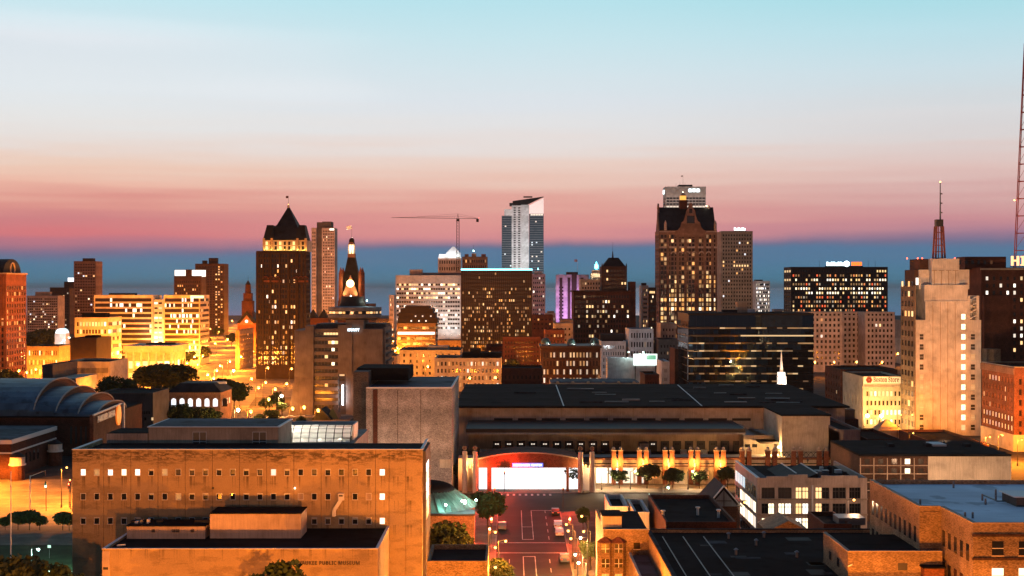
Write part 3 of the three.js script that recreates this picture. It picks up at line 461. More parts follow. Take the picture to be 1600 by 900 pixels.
{ // white and blue glass tower with slanted crown
  const D = 2000, dep = 26, b = thing('slanted_crown_tower', 'tall white and blue glass tower with slanted crown, tallest near the middle', 'tower', [PX(816, D), 0, -D]), y = (p) => PY(p, D), x = (p) => PX(p, D) - PX(816, D);
  mb().box(x(784), x(801), 0, y(337), -dep, -1).build('blue_wing', M.glassBlue, b);
  mb().box(x(827), x(849.5), 0, y(334), -dep, -1).build('blue_wing', M.glassBlue, b);
  const fl = mb(); for (let r = 0; r < 42; r++) { const yy = y(338) - r * 3.3; fl.box(x(784) - 0.2, x(800), yy, yy + 0.5, -dep, -0.7); fl.box(x(828), x(849.5) + 0.2, yy, yy + 0.5, -dep, -0.7); } fl.build('floor_edge', M.greyPanel, b, { kind: 'stuff' });
  mb().box(x(799.5), x(826.5), 0, y(320), -dep + 2, 0).build('white_core', M.whiteCool, b);
  mb().box(x(788), x(800), y(337), y(327), -dep + 2, -0.4).build('white_shoulder', M.whiteCool, b);
  const g = mb(); for (let r = 0; r < 44; r++) { const yy = y(324) - r * 3.3; for (const p of [802.5, 809.5]) g.box(x(p), x(p + 3.4), yy - 1.6, yy, 0, 0.12); } g.build('dark_glazing', M.glass, b, { kind: 'stuff' });
  mb().box(x(814), x(818), 0, y(320), 0, 1.2).build('white_rib', M.whiteCool, b);
  // crown: glazed box with a roof that slopes
  const c = mb(), a0 = [x(827), y(321)], a1 = [x(849.5), y(309)], z0 = -dep + 2, z1 = -1.4, yb = y(334);
  c.quad([a0[0], yb, z1], [a1[0], yb, z1], [a1[0], a1[1], z1], [a0[0], a0[1], z1]).quad([a1[0], yb, z1], [a1[0], yb, z0], [a1[0], a1[1], z0], [a1[0], a1[1], z1]);
  c.build('crown_glazing_light', glow([0.95, 0.78, 0.7], 0.55, [0.6, 0.5, 0.5]), b);
  mb().quad([x(801), y(314), z1 + 1], [x(849.5), y(307), z1 + 1], [x(849.5), y(307), z0], [x(801), y(314), z0]).quad([x(801), y(319), z1 + 1], [x(822), y(321), z1 + 1], [x(849.5), y(307.6), z1 + 1], [x(801), y(314), z1 + 1]).quad([x(801), y(319), z0], [x(801), y(319), z1 + 1], [x(801), y(314), z1 + 1], [x(801), y(314), z0]).build('crown_roof', M.slate, b);
  mb().box(x(796), x(814), y(321), y(317), -dep + 3, 0.8).build('crown_ledge', M.slate, b);
  mb().box(x(818), x(832), y(308), y(306), -14, -8).build('roof_unit', M.steel, b);
  for (let i = 0; i < 26; i++) { const L = rnd() < 0.35, yy = y(345) - Math.floor(rnd() * 38) * 3.3, px = L ? lerp(785, 797, rnd()) : lerp(829, 846, rnd()); piece('window', rnd() < 0.5 ? W_.white[1] : W_.cool[1], b, x(px), x(px + 2.2), yy - 2, yy - 0.2, -1, -0.6); }
  for (let i = 0; i < 5; i++) { const p = 800 + i * 6.4; piece('lit_band', W_.white[1], b, x(829 + i * 4), x(832.6 + i * 4), y(336.6), y(334.6), -1, -0.5); }
}
building('pink_midrise', 'pale pink mid-rise standing before the slanted crown tower', { x0: 830.5, x1: 852, top: 428, D: 1500, dep: 26, wall: M.tanPink, front: { cols: 6, rows: 13, fw: 0.7, fh: 0.45, lit: 0.12, small: true, mats: W_.white }, units: [[835, 847, 424, 0.2, M.cream]] });
{
  const D = 1500, o = thing('cyan_beacon', 'cyan roof beacon on the pink mid-rise', 'lamp', [PX(841, D), PY(424, D), -D - 8]); mb().cyl(0, 0, 0.5, 0.3, 0, 1.6, 6).build('mast', M.darkSteel, o);
  for (const [q, r] of [[0, 2], [0.4, 2.5], [-0.4, 2.5], [0, 3], [0, 3.6]]) pointLamp(o, q, r, 0, [0.2, 0.8, 1], 90, LAMP.cyan);
}
{ // violet lit tower
  const D = 1350, b = building('violet_lit_tower', 'mid-rise tower striped with violet light and a flag on top', { x0: 868.5, x1: 920, top: 429, D, dep: 28, wall: M.white, front: { cols: 9, rows: 13, fw: 0.4, fh: 0.5, lit: 0.04, small: true, v0: 12, v1: 56 }, units: [[885, 903, 425, 0.2, M.brickDark]] }), { hw, H } = info(b), cx = (p) => PX(p, D) - b.position.x, y = (p) => PY(p, D);
  mb().box(cx(893), cx(901), 8, H + 1, 0.3, 1.6).build('center_bay', M.bronzeMid, b);
  for (const px of [871, 883.5, 903, 916]) mb().box(cx(px) - 1.6, cx(px) + 1.6, 6, H - 0.5, 0.36, 1.4).build('pier', M.white, b);
  for (const px of [876.5, 889, 909.5]) mb().box(cx(px) - 1.3, cx(px) + 1.3, 6, H - 3, 0.36, 0.9).build('shade_stripe', M.bronzeMid, b);  // dark strips stand for the unlit gaps between the violet stripes
  for (const [px, l] of [[876, 'left'], [906, 'right']]) flood(PX(px, D - 60), 9, -(D - 60), PX(px + 4, D), 34, -D, 15000, [0.72, 0.36, 1], `unseen violet floodlight lighting the striped tower, ${l} of two`, { angle: 0.5, lens: glow([0.7, 0.3, 1], 12) });  // unseen violet floodlights, placed to light the tower evenly from the front
  mb().cyl(cx(903), -8, 0.16, 0.07, H, y(404), 5).build('flagpole', M.whitePaint, b); mb().box(cx(898), cx(902.6), y(409), y(405), -8.05, -7.95).build('flag', M.tanPink, b);
}
{ // art deco gas building with flame
  const D = 1300, b = building('flame_tower', 'stepped art deco tower topped by a cyan flame beacon', { x0: 905, x1: 944, top: 436, D, dep: 26, wall: M.cream, front: { cols: 8, rows: 14, fw: 0.45, fh: 0.5, lit: 0.1, small: true } }), { H } = info(b), cx = (p) => PX(p, D) - b.position.x, y = (p) => PY(p, D);
  mb().box(cx(924), cx(940), H - 1, y(427), -20, -3).box(cx(926), cx(938), y(427), y(422), -18, -5).build('stepped_top', M.cream, b);
  const pts = [[0, 0], [1.7, 1.2], [2.0, 2.6], [1.5, 4.4], [0.7, 6], [0.05, 7.6]].map((p) => new THREE.Vector2(...p)), fl = new THREE.Mesh(new THREE.LatheGeometry(pts, 12), glow([0.1, 0.72, 1], 7)); fl.name = 'flame_lamp'; fl.position.set(cx(933), y(421), -11); b.add(fl);
  const l = new THREE.PointLight(C([0.15, 0.75, 1]), 500); l.name = 'flame_light'; l.position.set(cx(933), y(421) + 3, -8.4); l.castShadow = true; l.shadow.radius = 60; b.add(l);
  for (const px of [925, 933, 940]) flood(PX(px, D), H - 0.4, -D + 1.2, PX(px, D), H + 9, -D - 4, 260, [1, 0.85, 0.6], 'warm ledge floodlight below the cyan flame', { angle: 0.9 });
}
{ // brown hip-roofed commercial pile
  const D = 1120, b = building('hip_roof_block', 'broad brown commercial block with a hip roofed central tower', { x0: 893, x1: 985, top: 455, D, dep: 40, wall: M.brickDark, front: { cols: 20, rows: 11, fw: 0.6, fh: 0.55, lit: (c, r) => rnd() < (r > 5 && r < 9 ? 0.4 : 0.16) * (c > 3 && c < 15 ? 1.2 : 0.4) ? pick([W_.white[0], W_.warm[0], W_.warm[1], W_.white[3], W_.warm[4], W_.warm[5], W_.warm[2]]) : null, small: true, dark: M.glassBrown, v0: 6, v1: 49 } }), { H, hw } = info(b), cx = (p) => PX(p, D) - b.position.x, y = (p) => PY(p, D);
  mb().box(-hw - 0.8, hw + 0.8, H - 0.6, H + 0.6, -41, 1.2).build('cornice', M.brickBrown, b);
  const t = mb().box(cx(941), cx(981), H, y(416), -30, -8).build('central_tower', M.brickBrown, b);
  const dg = mb(); for (let r = 0; r < 5; r++) for (let c = 0; c < 8; c++) { const bx = [cx(944) + c * 2.4, cx(944) + c * 2.4 + 1.2, H + 2 + r * 3.3, H + 3.9 + r * 3.3, -8, -7.9]; if (rnd() < 0.06) piece('window', W_.warm[0], b, ...bx); else dg.box(...bx); } dg.build('dark_glazing', M.glassBrown, b, { kind: 'stuff' });
  mb().hip(cx(943), cx(979), -29, -9, y(416), y(402), 0.42).build('hip_roof', M.slate, b);
  mb().cyl(cx(960), -19, 0.9, 0.3, y(402), y(392), 6).cyl(cx(960), -19, 0.14, 0.06, y(392), y(377), 5).build('spire', M.darkSteel, b);
  mb().box(cx(985), cx(994), 0, y(440), -26, -4).build('side_tower', M.brickDark, b);
  for (const px of [942, 980]) mb().cyl(cx(px), -9, 0.8, 0.2, y(416), y(411), 6).build('pinnacle', M.brickBrown, b);
}
building('slim_office', 'slim striped office squeezed between brown block and gabled tower', { x0: 999, x1: 1013, top: 446, D: 1150, dep: 24, wall: M.tanPink, front: { cols: 4, rows: 14, fw: 1, fh: 0.5, lit: 0.08, small: true, dark: M.glassBrown }, units: [[1003, 1010, 442, 0.3, M.brickDark]] });
building('dark_office', 'narrow dark office with a lit top floor left of the gabled tower', { x0: 1013, x1: 1025, top: 449, D: 1180, dep: 24, wall: M.brickBrown, side: 'N', front: { cols: 4, rows: 13, fw: 0.8, fh: 0.5, lit: (c, r) => r === 12 ? W_.warm[0] : rnd() < 0.2 ? pick(W_.warm) : null, small: true } });
{ // flemish gabled tower
  const D = 1230, dep = 36, b = building('gabled_tower', 'tall ornate brown tower with stepped gables and glowing lantern', { x0: 1030, x1: 1120, top: 360, D, dep, wall: M.brickPink, parapet: 0.5, side: 'L', fit: false,
    front: { cols: 16, rows: 24, fw: 0.72, fh: 0.7, lit: (c, r) => r === 9 || r === 7 ? pick([W_.warm[0], W_.warm[3], W_.amber[0]]) : rnd() < (r < 15 ? 0.45 : 0.2) ? pick([W_.warm[0], W_.amber[0], W_.amber[1], W_.warm[1], W_.amber[2], W_.warm[2], W_.warm[4]]) : null, dark: M.glassBrown, v0: 6, v1: 101, small: true, rec: 0.5 },
    sideSpec: { cols: 9, rows: 24, fw: 0.5, fh: 0.62, lit: (c, r) => r === 9 ? W_.warm[0] : rnd() < 0.1 ? pick(W_.white) : null, v0: 6, v1: 101, small: true } }), { H, hw } = info(b), y = (p) => PY(p, D), cx = (p) => PX(p, D) - b.position.x;
  for (const px of [1043.5, 1059, 1071, 1088, 1101, 1113]) mb().box(cx(px) - 1.25, cx(px) + 1.25, 4, H - 2, 0.5, 1.3).build('pier', M.brickPink, b);
  for (let i = 0; i < 6; i++) { const g = new THREE.Mesh(new THREE.TorusGeometry(2.0, 0.6, 5, 10, Math.PI), M.tanPink); g.name = 'arch'; g.position.set(cx(1052 + i * 11), y(397), 0.8); b.add(g); }
  mb().box(-hw, hw, y(388), y(385), 0.5, 1).box(-hw, hw, y(352) - 6, y(352) - 5.2, 0.5, 1).build('string_course', M.tanPink, b);
  // steep slate roofs and the gables
  mb().gableX(-hw + 0.6, hw - 0.6, -dep + 1, -1.5, H, y(322)).build('slate_roof', M.slate, b);
  const gable = (c0, zf, w0) => { const s = new THREE.Shape(), st = [[w0, 0], [w0, 5.5], [w0 * 0.82, 6.5], [w0 * 0.66, 9], [w0 * 0.6, 13], [w0 * 0.46, 14], [w0 * 0.36, 18], [w0 * 0.28, 23], [w0 * 0.13, 26], [w0 * 0.12, 29], [0, 30.5]]; s.moveTo(-st[0][0], 0); for (const [q, r] of st) s.lineTo(-q, r); for (const [q, r] of [...st].reverse()) s.lineTo(q, r); const e = new THREE.Mesh(new THREE.ExtrudeGeometry(s, { depth: 1.4, bevelEnabled: false }), M.brickPink); e.name = 'stepped_gable'; e.position.set(c0, H - 6, zf); b.add(e); return e; };
  gable(cx(1079), -0.2, 13.5);
  const gl = gable(0, 0, 13); gl.rotation.y = Math.PI / 2; gl.position.set(-hw + 0.3, H - 6, -dep / 2);
  mb().gableZ(cx(1066), cx(1092), -dep / 2, -0.2, H, y(321)).build('cross_roof', M.slate, b);
  for (const [u, v, w2] of [[1073, 349, 12], [1076.5, 333, 5]]) piece('window', M.glassBrown, b, cx(u), cx(u + w2), y(v), y(v - (w2 > 6 ? 12 : 7)), 1.2, 1.28);
  for (const px of [1031.5, 1112]) { mb().cyl(cx(px), -dep / 2, 1.2, 0.9, y(325), y(319.5), 6).build('ridge_pinnacle', M.tanPink, b); }
  pointLamp(b, cx(1108), y(320), -dep / 2, [1, 0.8, 0.5], 60, LAMP.white, 'roof_lamp');
  mb().box(cx(1065), cx(1077), y(325), y(311), -dep / 2 - 4, -dep / 2 + 4).build('lantern_base', M.brickDark, b);
  mb().box(cx(1066.5), cx(1075.5), y(311), y(304), -dep / 2 - 2.6, -dep / 2 + 2.6).build('lantern_light', glow([1, 0.42, 0.06], 1.4), b);
  mb().hip(cx(1066), cx(1076), -dep / 2 - 2.8, -dep / 2 + 2.8, y(304), y(299), 0.2).build('lantern_roof', M.tan, b);
  pointLamp(b, cx(1071), y(298), -dep / 2, [1, 0.6, 0.3], 50, LAMP.white, 'beacon_lamp');
  for (const px of [1040, 1118]) { mb().cyl(cx(px), -1, 1.4, 1.2, H - 3, y(350), 8).cyl(cx(px), -1, 1.4, 0.15, y(350), y(344), 8).build('corner_turret', M.tanPink, b); }
}
{ // tall white-banded bank tower behind
  const D = 2050, b = building('truss_top_tower', 'white banded tower with truss top and glowing roof sign behind the gables', { x0: 1040, x1: 1103, top: 291.5, D, dep: 34, wall: M.white, front: { cols: 12, rows: 42, fw: 0.85, fh: 0.55, lit: (c, r) => r === 38 ? W_.white[1] : rnd() < 0.04 ? pick(W_.white) : null, v0: 6, v1: 186, small: true }, side: 'L', fit: false, sideSpec: { cols: 8, rows: 42, fw: 0.85, fh: 0.55, lit: (c, r) => r === 38 ? W_.white[1] : null, v0: 6, v1: 186, small: true } }), { H, hw, dep } = info(b), y = (p) => PY(p, D), cx = (p) => PX(p, D) - b.position.x;
  for (let i = 0; i < 5; i++) { const w = hw * 2 / 5, a = -hw + i * w; mb().bar([a, y(303), 0.9], [a + w, y(293), 0.9], 0.4).bar([a, y(293), 0.9], [a + w, y(303), 0.9], 0.4).build('truss', M.white, b); }
  piece('lit_sign', glow([0.75, 0.95, 1], 3.2), b, cx(1076), cx(1093), y(300), y(295), 0.9, 1.2);
  const s = piece('lit_sign', glow([0.7, 0.95, 1], 3.2), b, -hw - 1.2, -hw - 0.8, y(302), y(296), -dep * 0.75, -dep * 0.35);
  mb().box(cx(1062), cx(1083), H, y(288), -dep + 4, -8).build('penthouse', M.bronze, b);
  for (const [px, t] of [[1069, 272], [1064, 283], [1072, 284], [1058, 285]]) mb().cyl(cx(px), -14, 0.2, 0.08, H, y(t), 5).build('antenna', M.darkSteel, b);
  mb().box(cx(1066), cx(1068.8), y(275), y(273), -14.05, -13.95).build('flag', M.tanPink, b);
}
{ // tan gridded hotel tower
  const D = 1400, b = building('gridded_tower', 'plain tan tower with even window grid beside the gabled tower', { x0: 1120, x1: 1176, top: 361, D, dep: 30, wall: M.tan, front: { cols: 11, rows: 27, fw: 0.5, fh: 0.5, lit: (c, r) => r === 18 && c > 3 && c < 10 ? W_.warm[0] : rnd() < 0.07 ? pick([W_.warm[0], W_.amber[0], W_.white[2]]) : null, v0: 6, v1: 108, small: true, dark: M.glassBrown } }), { H } = info(b), cx = (p) => PX(p, D) - b.position.x;
  for (let i = 0; i < 6; i++) piece('sign_letter', glow([0.9, 0.97, 1], 4), b, cx(1147.5 + i * 3), cx(1149.9 + i * 3), H + 0.6, H + 3.6 - (i % 2) * 0.7, -2, -1.6);
  mb().box(cx(1147), cx(1166), H - 0.3, H + 0.5, -2.2, -1.4).build('sign_rail', M.darkSteel, b);
}
building('white_glass_midrise', 'small white sparkling mid-rise at the foot of the tan tower', { x0: 1175, x1: 1203, top: 439, D: 1750, dep: 26, wall: M.white, front: { cols: 12, rows: 12, fw: 0.85, fh: 0.5, lit: 0.35, mats: W_.white, small: true }, units: [[1180, 1192, 437, 0.3]] });
{ // dark office with lit signs
  const D = 1270, b = building('signed_dark_office', 'wide dark office with white and orange lit roof signs', { x0: 1236, x1: 1387, top: 417, D, dep: 34, wall: M.bronze, side: 'L', fit: false, front: { cols: 36, rows: 14, fw: 0.55, fh: 0.5, lit: (c, r) => r > 12 ? (c > 31 && r === 13 ? W_.warm[0] : null) : r === 11 || r === 8 || r === 9 ? (rnd() < 0.75 && c > (r === 11 ? 0 : 0) ? pick([W_.warm[0], W_.warm[1], W_.warm[3], W_.white[0]]) : null) : rnd() < 0.55 ? pick([W_.warm[0], W_.warm[1], W_.amber[0], W_.red[1], W_.white[3], W_.warm[4], W_.warm[2], W_.amber[2], W_.red[0]]) : null, v0: 16, v1: 71, dark: M.glass, small: true }, sideSpec: { cols: 3, rows: 14, fw: 0.8, fh: 0.5, lit: (c, r) => [13, 11, 9].includes(r) ? W_.warm[1] : null, v0: 16, v1: 71, small: true } }), { H } = info(b), cx = (p) => PX(p, D) - b.position.x, y = (p) => PY(p, D);
  mb().box(cx(1290), cx(1349), H - 0.4, H + 1, -2.4, -1.4).build('sign_frame', M.darkSteel, b);
  for (let i = 0; i < 9; i++) piece('sign_letter', glow([0.66, 0.92, 1], 3.4), b, cx(1292 + i * 3.5), cx(1294.8 + i * 3.5), H + 1, H + 4.6 - (i % 3 === 1 ? 0.8 : 0), -1.9, -1.4);
  const s = mb().cyl(0, 0, 2.6, 2.6, 0, 0.5, 12).build('sign_disc', glow([0.72, 0.93, 1], 7), b); s.rotation.x = Math.PI / 2; s.position.set(cx(1323.5), H + 2.8, -1.9);
  for (let i = 0; i < 4; i++) piece('sign_letter', glow([1, 0.11, 0.004], 3.2), b, cx(1331 + i * 4.2), cx(1334.6 + i * 4.2), H + 1.2, H + 4.4, -1.9, -1.4);
  for (const [px, c, I] of [[1306, [0.6, 0.9, 1], 700], [1340, [1, 0.3, 0.03], 1500]]) { const l = new THREE.RectAreaLight(C(c), I / 60, 14, 4); l.name = 'sign_light'; l.position.set(cx(px), H + 3, -1.2); l.rotation.y = Math.PI; b.add(l); }
  for (const px of [1284, 1372, 1361]) mb().cyl(cx(px), -10, 0.14, 0.08, H, H + 6, 5).build('antenna', M.darkSteel, b);
}
building('shore_apartments', 'faint low apartment row on the shore past the dark office', { x0: 1206, x1: 1225, top: 483, D: 2200, dep: 20, wall: M.tanPink, front: { cols: 8, rows: 5, fw: 0.6, fh: 0.5, lit: 0.2, small: true } });
building('shore_block', 'pale lit low block near the lake between glass tower and violet tower', { x0: 852, x1: 868, top: 489, D: 1700, dep: 20, wall: M.white, front: { cols: 6, rows: 6, fw: 0.6, fh: 0.5, lit: 0.3, small: true, mats: W_.white }, units: [[855, 866, 486, 0.3, M.tan]] });

// ---------- middle distance ----------
{ // hotel with the rotating restaurant
  const D = 600, dep = 34, b = thing('disc_top_hotel', 'grey concrete hotel with a round rotating restaurant on its shaft', 'hotel', [PX(530, D), 0, -D]), y = (p) => PY(p, D), cx = (p) => PX(p, D) - PX(530, D);
  mb().box(cx(460), cx(490), 0, y(516), -dep, 0).build('left_pylon', M.concrete, b);
  // splayed foot of the pylon
  const m = mb(), xl = cx(460), xf = cx(452); m.quad([xf, 0, 2.2], [cx(490) - 0.02, 0, 2.2], [cx(490) - 0.02, y(590), 0.04], [xl, y(590), 0.04]).quad([xf, 0, -dep], [xf, 0, 2.2], [xl - 0.01, y(590), 0.04], [xl - 0.01, y(590), -dep]); m.build('splayed_foot', M.concrete, b);
  mb().box(cx(477), cx(490.2), y(530), y(509), -12, 0.5).build('pylon_shaft', M.concrete, b);
  mb().box(cx(490), cx(528), 0, y(514), -dep + 1, -2.2).build('window_bay', M.concrete, b);
  for (let r = 0; r < 13; r++) { const yy = y(527) - r * 3.05; mb().box(cx(490), cx(528), yy - 1.5, yy, -2.2, -0.9).build('balcony_band', M.concrete, b); for (let c = 0; c < 7; c++) { const l = (r === 0 && c > 3) || (r === 12) || rnd() < 0.07; piece('window', l ? pick([W_.warm[0], W_.amber[0], W_.warm[3]]) : M.glassBrown, b, cx(490.6 + c * 5.3), cx(495.3 + c * 5.3), yy - 2.95, yy - 1.6, -2.2, -2.1); } }
  for (let c = 0; c < 8; c++) piece('window', c > 2 ? pick([W_.white[0], W_.warm[0]]) : M.glassBrown, b, cx(491 + c * 4.7), cx(495 + c * 4.7), y(523.5), y(520), -2.2, -2.08);
  mb().box(cx(528), cx(540), 0, y(516), -dep + 1, -3).build('recess', M.darkConcrete, b);
  for (let r = 0; r < 12; r++) piece('window', [0, 1, 2, 5, 7].includes(r) ? W_.warm[1] : M.glassBrown, b, cx(529), cx(537), y(532 + r * 8), y(529 + r * 8), -3, -2.9);
  mb().box(cx(540), cx(568), 0, y(500), -22, -1).build('shaft', M.concrete, b);
  mb().box(cx(568), cx(598), 0, y(514), -dep, -0.4).build('right_wing', M.concrete, b);
  mb().box(cx(598), cx(601.5), 0, y(512), -dep, -1.6).build('wing_edge', M.concrete, b);
  for (let r = 0; r < 13; r++) { const yy = y(520) - r * 3.05; for (let k = 0; k < 5; k++) { piece('balcony', M.concrete, b, cx(601.5), cx(601.5) + 1.2, yy - 1.3, yy, -4 - k * 6, -8.6 - k * 6); } }
  mb().box(cx(528), cx(550), y(585), y(508), -1, -0.2).build('fin_wall', M.concrete, b);
  mb().box(cx(490), cx(600), y(516), y(507), -dep + 3, -8).build('penthouse', M.darkConcrete, b);
  // white strip light on the fin
  piece('strip_light', glow([0.86, 0.9, 1], 5), b, cx(534.3), cx(536.7), y(633), y(601), -0.18, 0.02);
  { const l = new THREE.RectAreaLight(C([0.85, 0.9, 1]), 34, 0.7, 8.6); l.name = 'strip_wash_light'; l.position.set(cx(535.5), y(617), 0.45); b.add(l); }
  // restaurant disc
  const R = cx(592) - cx(549.5), zc = -12, xc = cx(549.5);
  mb().cyl(xc, zc, R * 0.8, R, y(501), y(496.5), 36).build('disc_soffit', M.concrete, b); mb().cyl(xc, zc, R, R, y(496.5), y(491.5), 36).build('disc_apron', M.greyPanel, b);
  mb().cyl(xc, zc, R - 0.35, R - 0.35, y(491.5), y(486), 36).build('disc_glazing', M.glass, b);
  for (let i = 0; i < 40; i++) { const a = i / 40 * Math.PI * 2; if (rnd() < 0.5) { const p = new THREE.Mesh(UNIT, pick([W_.warm[0], W_.warm[1], W_.amber[0], W_.amber[1]])); p.name = 'disc_window'; p.scale.set(1.1 + rnd(), 0.9, 0.08); p.position.set(xc + Math.sin(a) * (R - 0.3), lerp(y(491.5), y(486), 0.5), zc + Math.cos(a) * (R - 0.3)); p.rotation.y = a; b.add(p); } }
  mb().cyl(xc, zc, R, R, y(486), y(480.5), 36).cyl(xc, zc, R, R * 0.55, y(480.5), y(479), 36).build('disc_roof', M.greyPanel, b);
  mb().cyl(xc - 1, zc, R * 0.5, R * 0.5, y(480), y(474), 24).cyl(xc - 1, zc, R * 0.47, R * 0.42, y(474), y(463.5), 24).build('disc_penthouse', M.bronzeMid, b);
  pointLamp(b, cx(545), y(463), zc + 4, [0.6, 1, 0.85], 40, LAMP.green, 'roof_lamp'); pointLamp(b, cx(570), y(470), zc + 3, [0.7, 1, 0.95], 40, LAMP.green, 'roof_lamp');
  text('HYATT', 1.15, 0.25, glow([0.7, 0.9, 1], 4), b, cx(552.5), y(517.6), -0.12, { name: 'sign_lettering', w: cx(561.5) - cx(543.5) });
  mb().box(cx(543), cx(562), y(518.4), y(518), -0.3, -0.1).build('sign_rail', M.darkSteel, b);
  mb().box(cx(452), cx(562), 0, y(648), -2, 8).build('podium', M.concrete, b);
}
{ // glass house with pitched roofs at the hotel foot
  const D = 560, b = thing('pitched_atrium', 'dark pitched roof atrium at the foot of the concrete hotel', 'building', [PX(518, D), 0, -D]), cx = (p) => PX(p, D) - PX(518, D), y = (p) => PY(p, D);
  mb().box(cx(487), cx(547), 0, y(656), -16, 0).build('wall', M.darkConcrete, b);
  mb().gableZ(cx(486), cx(518), -15, 0.4, y(656), y(639)).build('roof', M.slate, b); const g = mb().gableZ(cx(508), cx(527), -15, -4, y(656), y(638)).build('glass_roof', M.glassBlue, b);
  for (let i = 0; i < 9; i++) piece('window', i % 3 ? W_.warm[1] : M.glass, b, cx(491 + i * 6), cx(495 + i * 6), y(667), y(659), 0, 0.08);
}
// orange stone rows between hotel and hall
building('corner_block', 'golden lit stone block with few windows right of the hotel', { x0: 624, x1: 723, top: 547, D: 850, dep: 40, wall: M.cream, coping: M.roof, front: { cols: 9, rows: 4, fw: 0.3, fh: 0.5, lit: 0.05, v0: 1, v1: 15.5, dark: M.glassBrown }, units: [[668, 700, 541, 0.3, M.cream]] });
building('arcade_block', 'tan stone block with even rows of small square windows', { x0: 679, x1: 784, top: 560, D: 740, dep: 34, wall: M.limestone, coping: M.limestone, front: { cols: 17, rows: 4, fw: 0.48, fh: 0.55, lit: 0.3, mats: [W_.amber[1], W_.amber[2], W_.warm[2], W_.white[1]], v0: 1.5, v1: 16.4, dark: M.glassBrown }, units: [[722, 784, 551, 0.4, M.roof], [735, 750, 546, 0.3, M.roof]] });
building('brick_row', 'dark red brick row left of the domed block', { x0: 786, x1: 845, top: 529, D: 860, dep: 30, wall: M.brick, front: { cols: 12, rows: 8, fw: 0.4, fh: 0.5, lit: 0.05, mats: W_.amber, v0: 3, v1: 25, dark: M.glassBrown, small: true } });
{ // three-domed block
  const D = 770, b = building('domed_block', 'dark block with three small domes and bright upper windows', { x0: 843.5, x1: 938, top: 541, D, dep: 30, wall: M.brickBrown, front: { cols: 17, rows: 4, fw: 0.5, fh: 0.58, lit: 0.7, mats: [W_.white[1], W_.warm[1], W_.white[3], W_.warm[2], W_.warm[4], W_.warm[2], W_.white[3]], v0: 1.5, v1: 20, dark: M.glassBrown } }), { H, hw } = info(b), cx = (p) => PX(p, D) - b.position.x, y = (p) => PY(p, D);
  mb().box(-hw - 0.7, hw + 0.7, H - 1, H + 0.2, -30.6, 1.3).build('cornice', M.bronzeMid, b);
  for (const [px, r] of [[853, 2.7], [893, 2.4], [930, 2.7]]) { mb().cyl(cx(px), -5, r, r, H - 0.6, H + 1.4, 12).build('dome_drum', M.greyPanel, b); const d = new THREE.Mesh(new THREE.SphereGeometry(r, 16, 8, 0, Math.PI * 2, 0, Math.PI / 2), M.copper); d.name = 'dome'; d.position.set(cx(px), H + 1.4, -5); d.scale.y = 1.15; b.add(d); mb().cyl(cx(px), -5, 0.25, 0.05, H + 1.4 + r * 1.1, H + r * 1.15 + 3.4, 6).build('finial', M.steel, b); }
  for (const px of [859, 899, 924]) flood(PX(px, D), H + 0.6, -D - 1.2, PX(px > 910 ? 930 : px - 6, D), H + 3, -D - 5, 46, [0.85, 1, 0.95], 'white roof floodlight shining on a small dome', { angle: 0.9 });
  for (let i = 0; i < 17; i++) { const g = new THREE.Mesh(new THREE.TorusGeometry(0.95, 0.22, 5, 8, Math.PI), M.bronzeMid); g.name = 'arch'; g.position.set(-hw + 1 + (i + 0.5) * (hw * 2 - 2) / 17, lerp(1.5, 20, 0.7) + 0.6, 0.4); b.add(g); }
  for (const px of [845.5, 936.5]) flood(PX(px, D), 1.6, -D + 1.6, PX(px, D), 18, -D, 520, [1, 0.75, 0.42], `corner floodlight at the ${px < 900 ? 'left' : 'right'} edge of the domed block`, { angle: 0.5 });
}
building('white_loft', 'white loft block with lit corner beside the bright billboard', { x0: 977, x1: 1021, top: 514, D: 830, dep: 26, wall: M.whiteCool, front: { cols: 8, rows: 5, fw: 0.5, fh: 0.55, lit: 0.06, v0: 2, v1: 29, dark: M.glass } });
building('low_white_loft', 'lower white loft block left of the taller white loft', { x0: 935, x1: 978, top: 533, D: 835, dep: 26, wall: M.whiteCool, front: { cols: 9, rows: 5, fw: 0.45, fh: 0.55, lit: 0.05, v0: 2, v1: 21, dark: M.glass }, units: [[938, 976, 522, 0.6, M.roofGrey]] });
{ // lit billboard
  const D = 700, o = thing('billboard', 'brightly lit white and green rooftop billboard', 'billboard', [PX(988, D), 0, -D]), y = (p) => PY(p, D), cx = (p) => PX(p, D) - PX(988, D);
  const low = mb().box(cx(950), cx(1026), 0, y(571), -14, -1).build('shop_wall', M.whiteCool, o);
  mb().box(cx(949), cx(990), y(592), y(559), -6, -0.9).build('blank_wall', M.whiteCool, o);
  mb().box(cx(990), cx(1027), y(571), y(553), -0.8, -0.3).build('lit_panel_sign', glow([0.85, 1, 0.95], 1.6), o); mb().box(cx(1010), cx(1025), y(562), y(555), -0.3, -0.2).build('green_panel_sign', glow([0.1, 0.6, 0.35], 0.8), o);
  for (const px of [982, 1005]) pointLamp(o, cx(px), y(550), 0.8, [0.75, 1, 0.9], 160, LAMP.green, 'billboard_lamp');
  for (const px of [992, 1024]) mb().box(cx(px), cx(px + 1.4), 0, y(571), -0.8, -0.4).build('post', M.darkSteel, o);
}
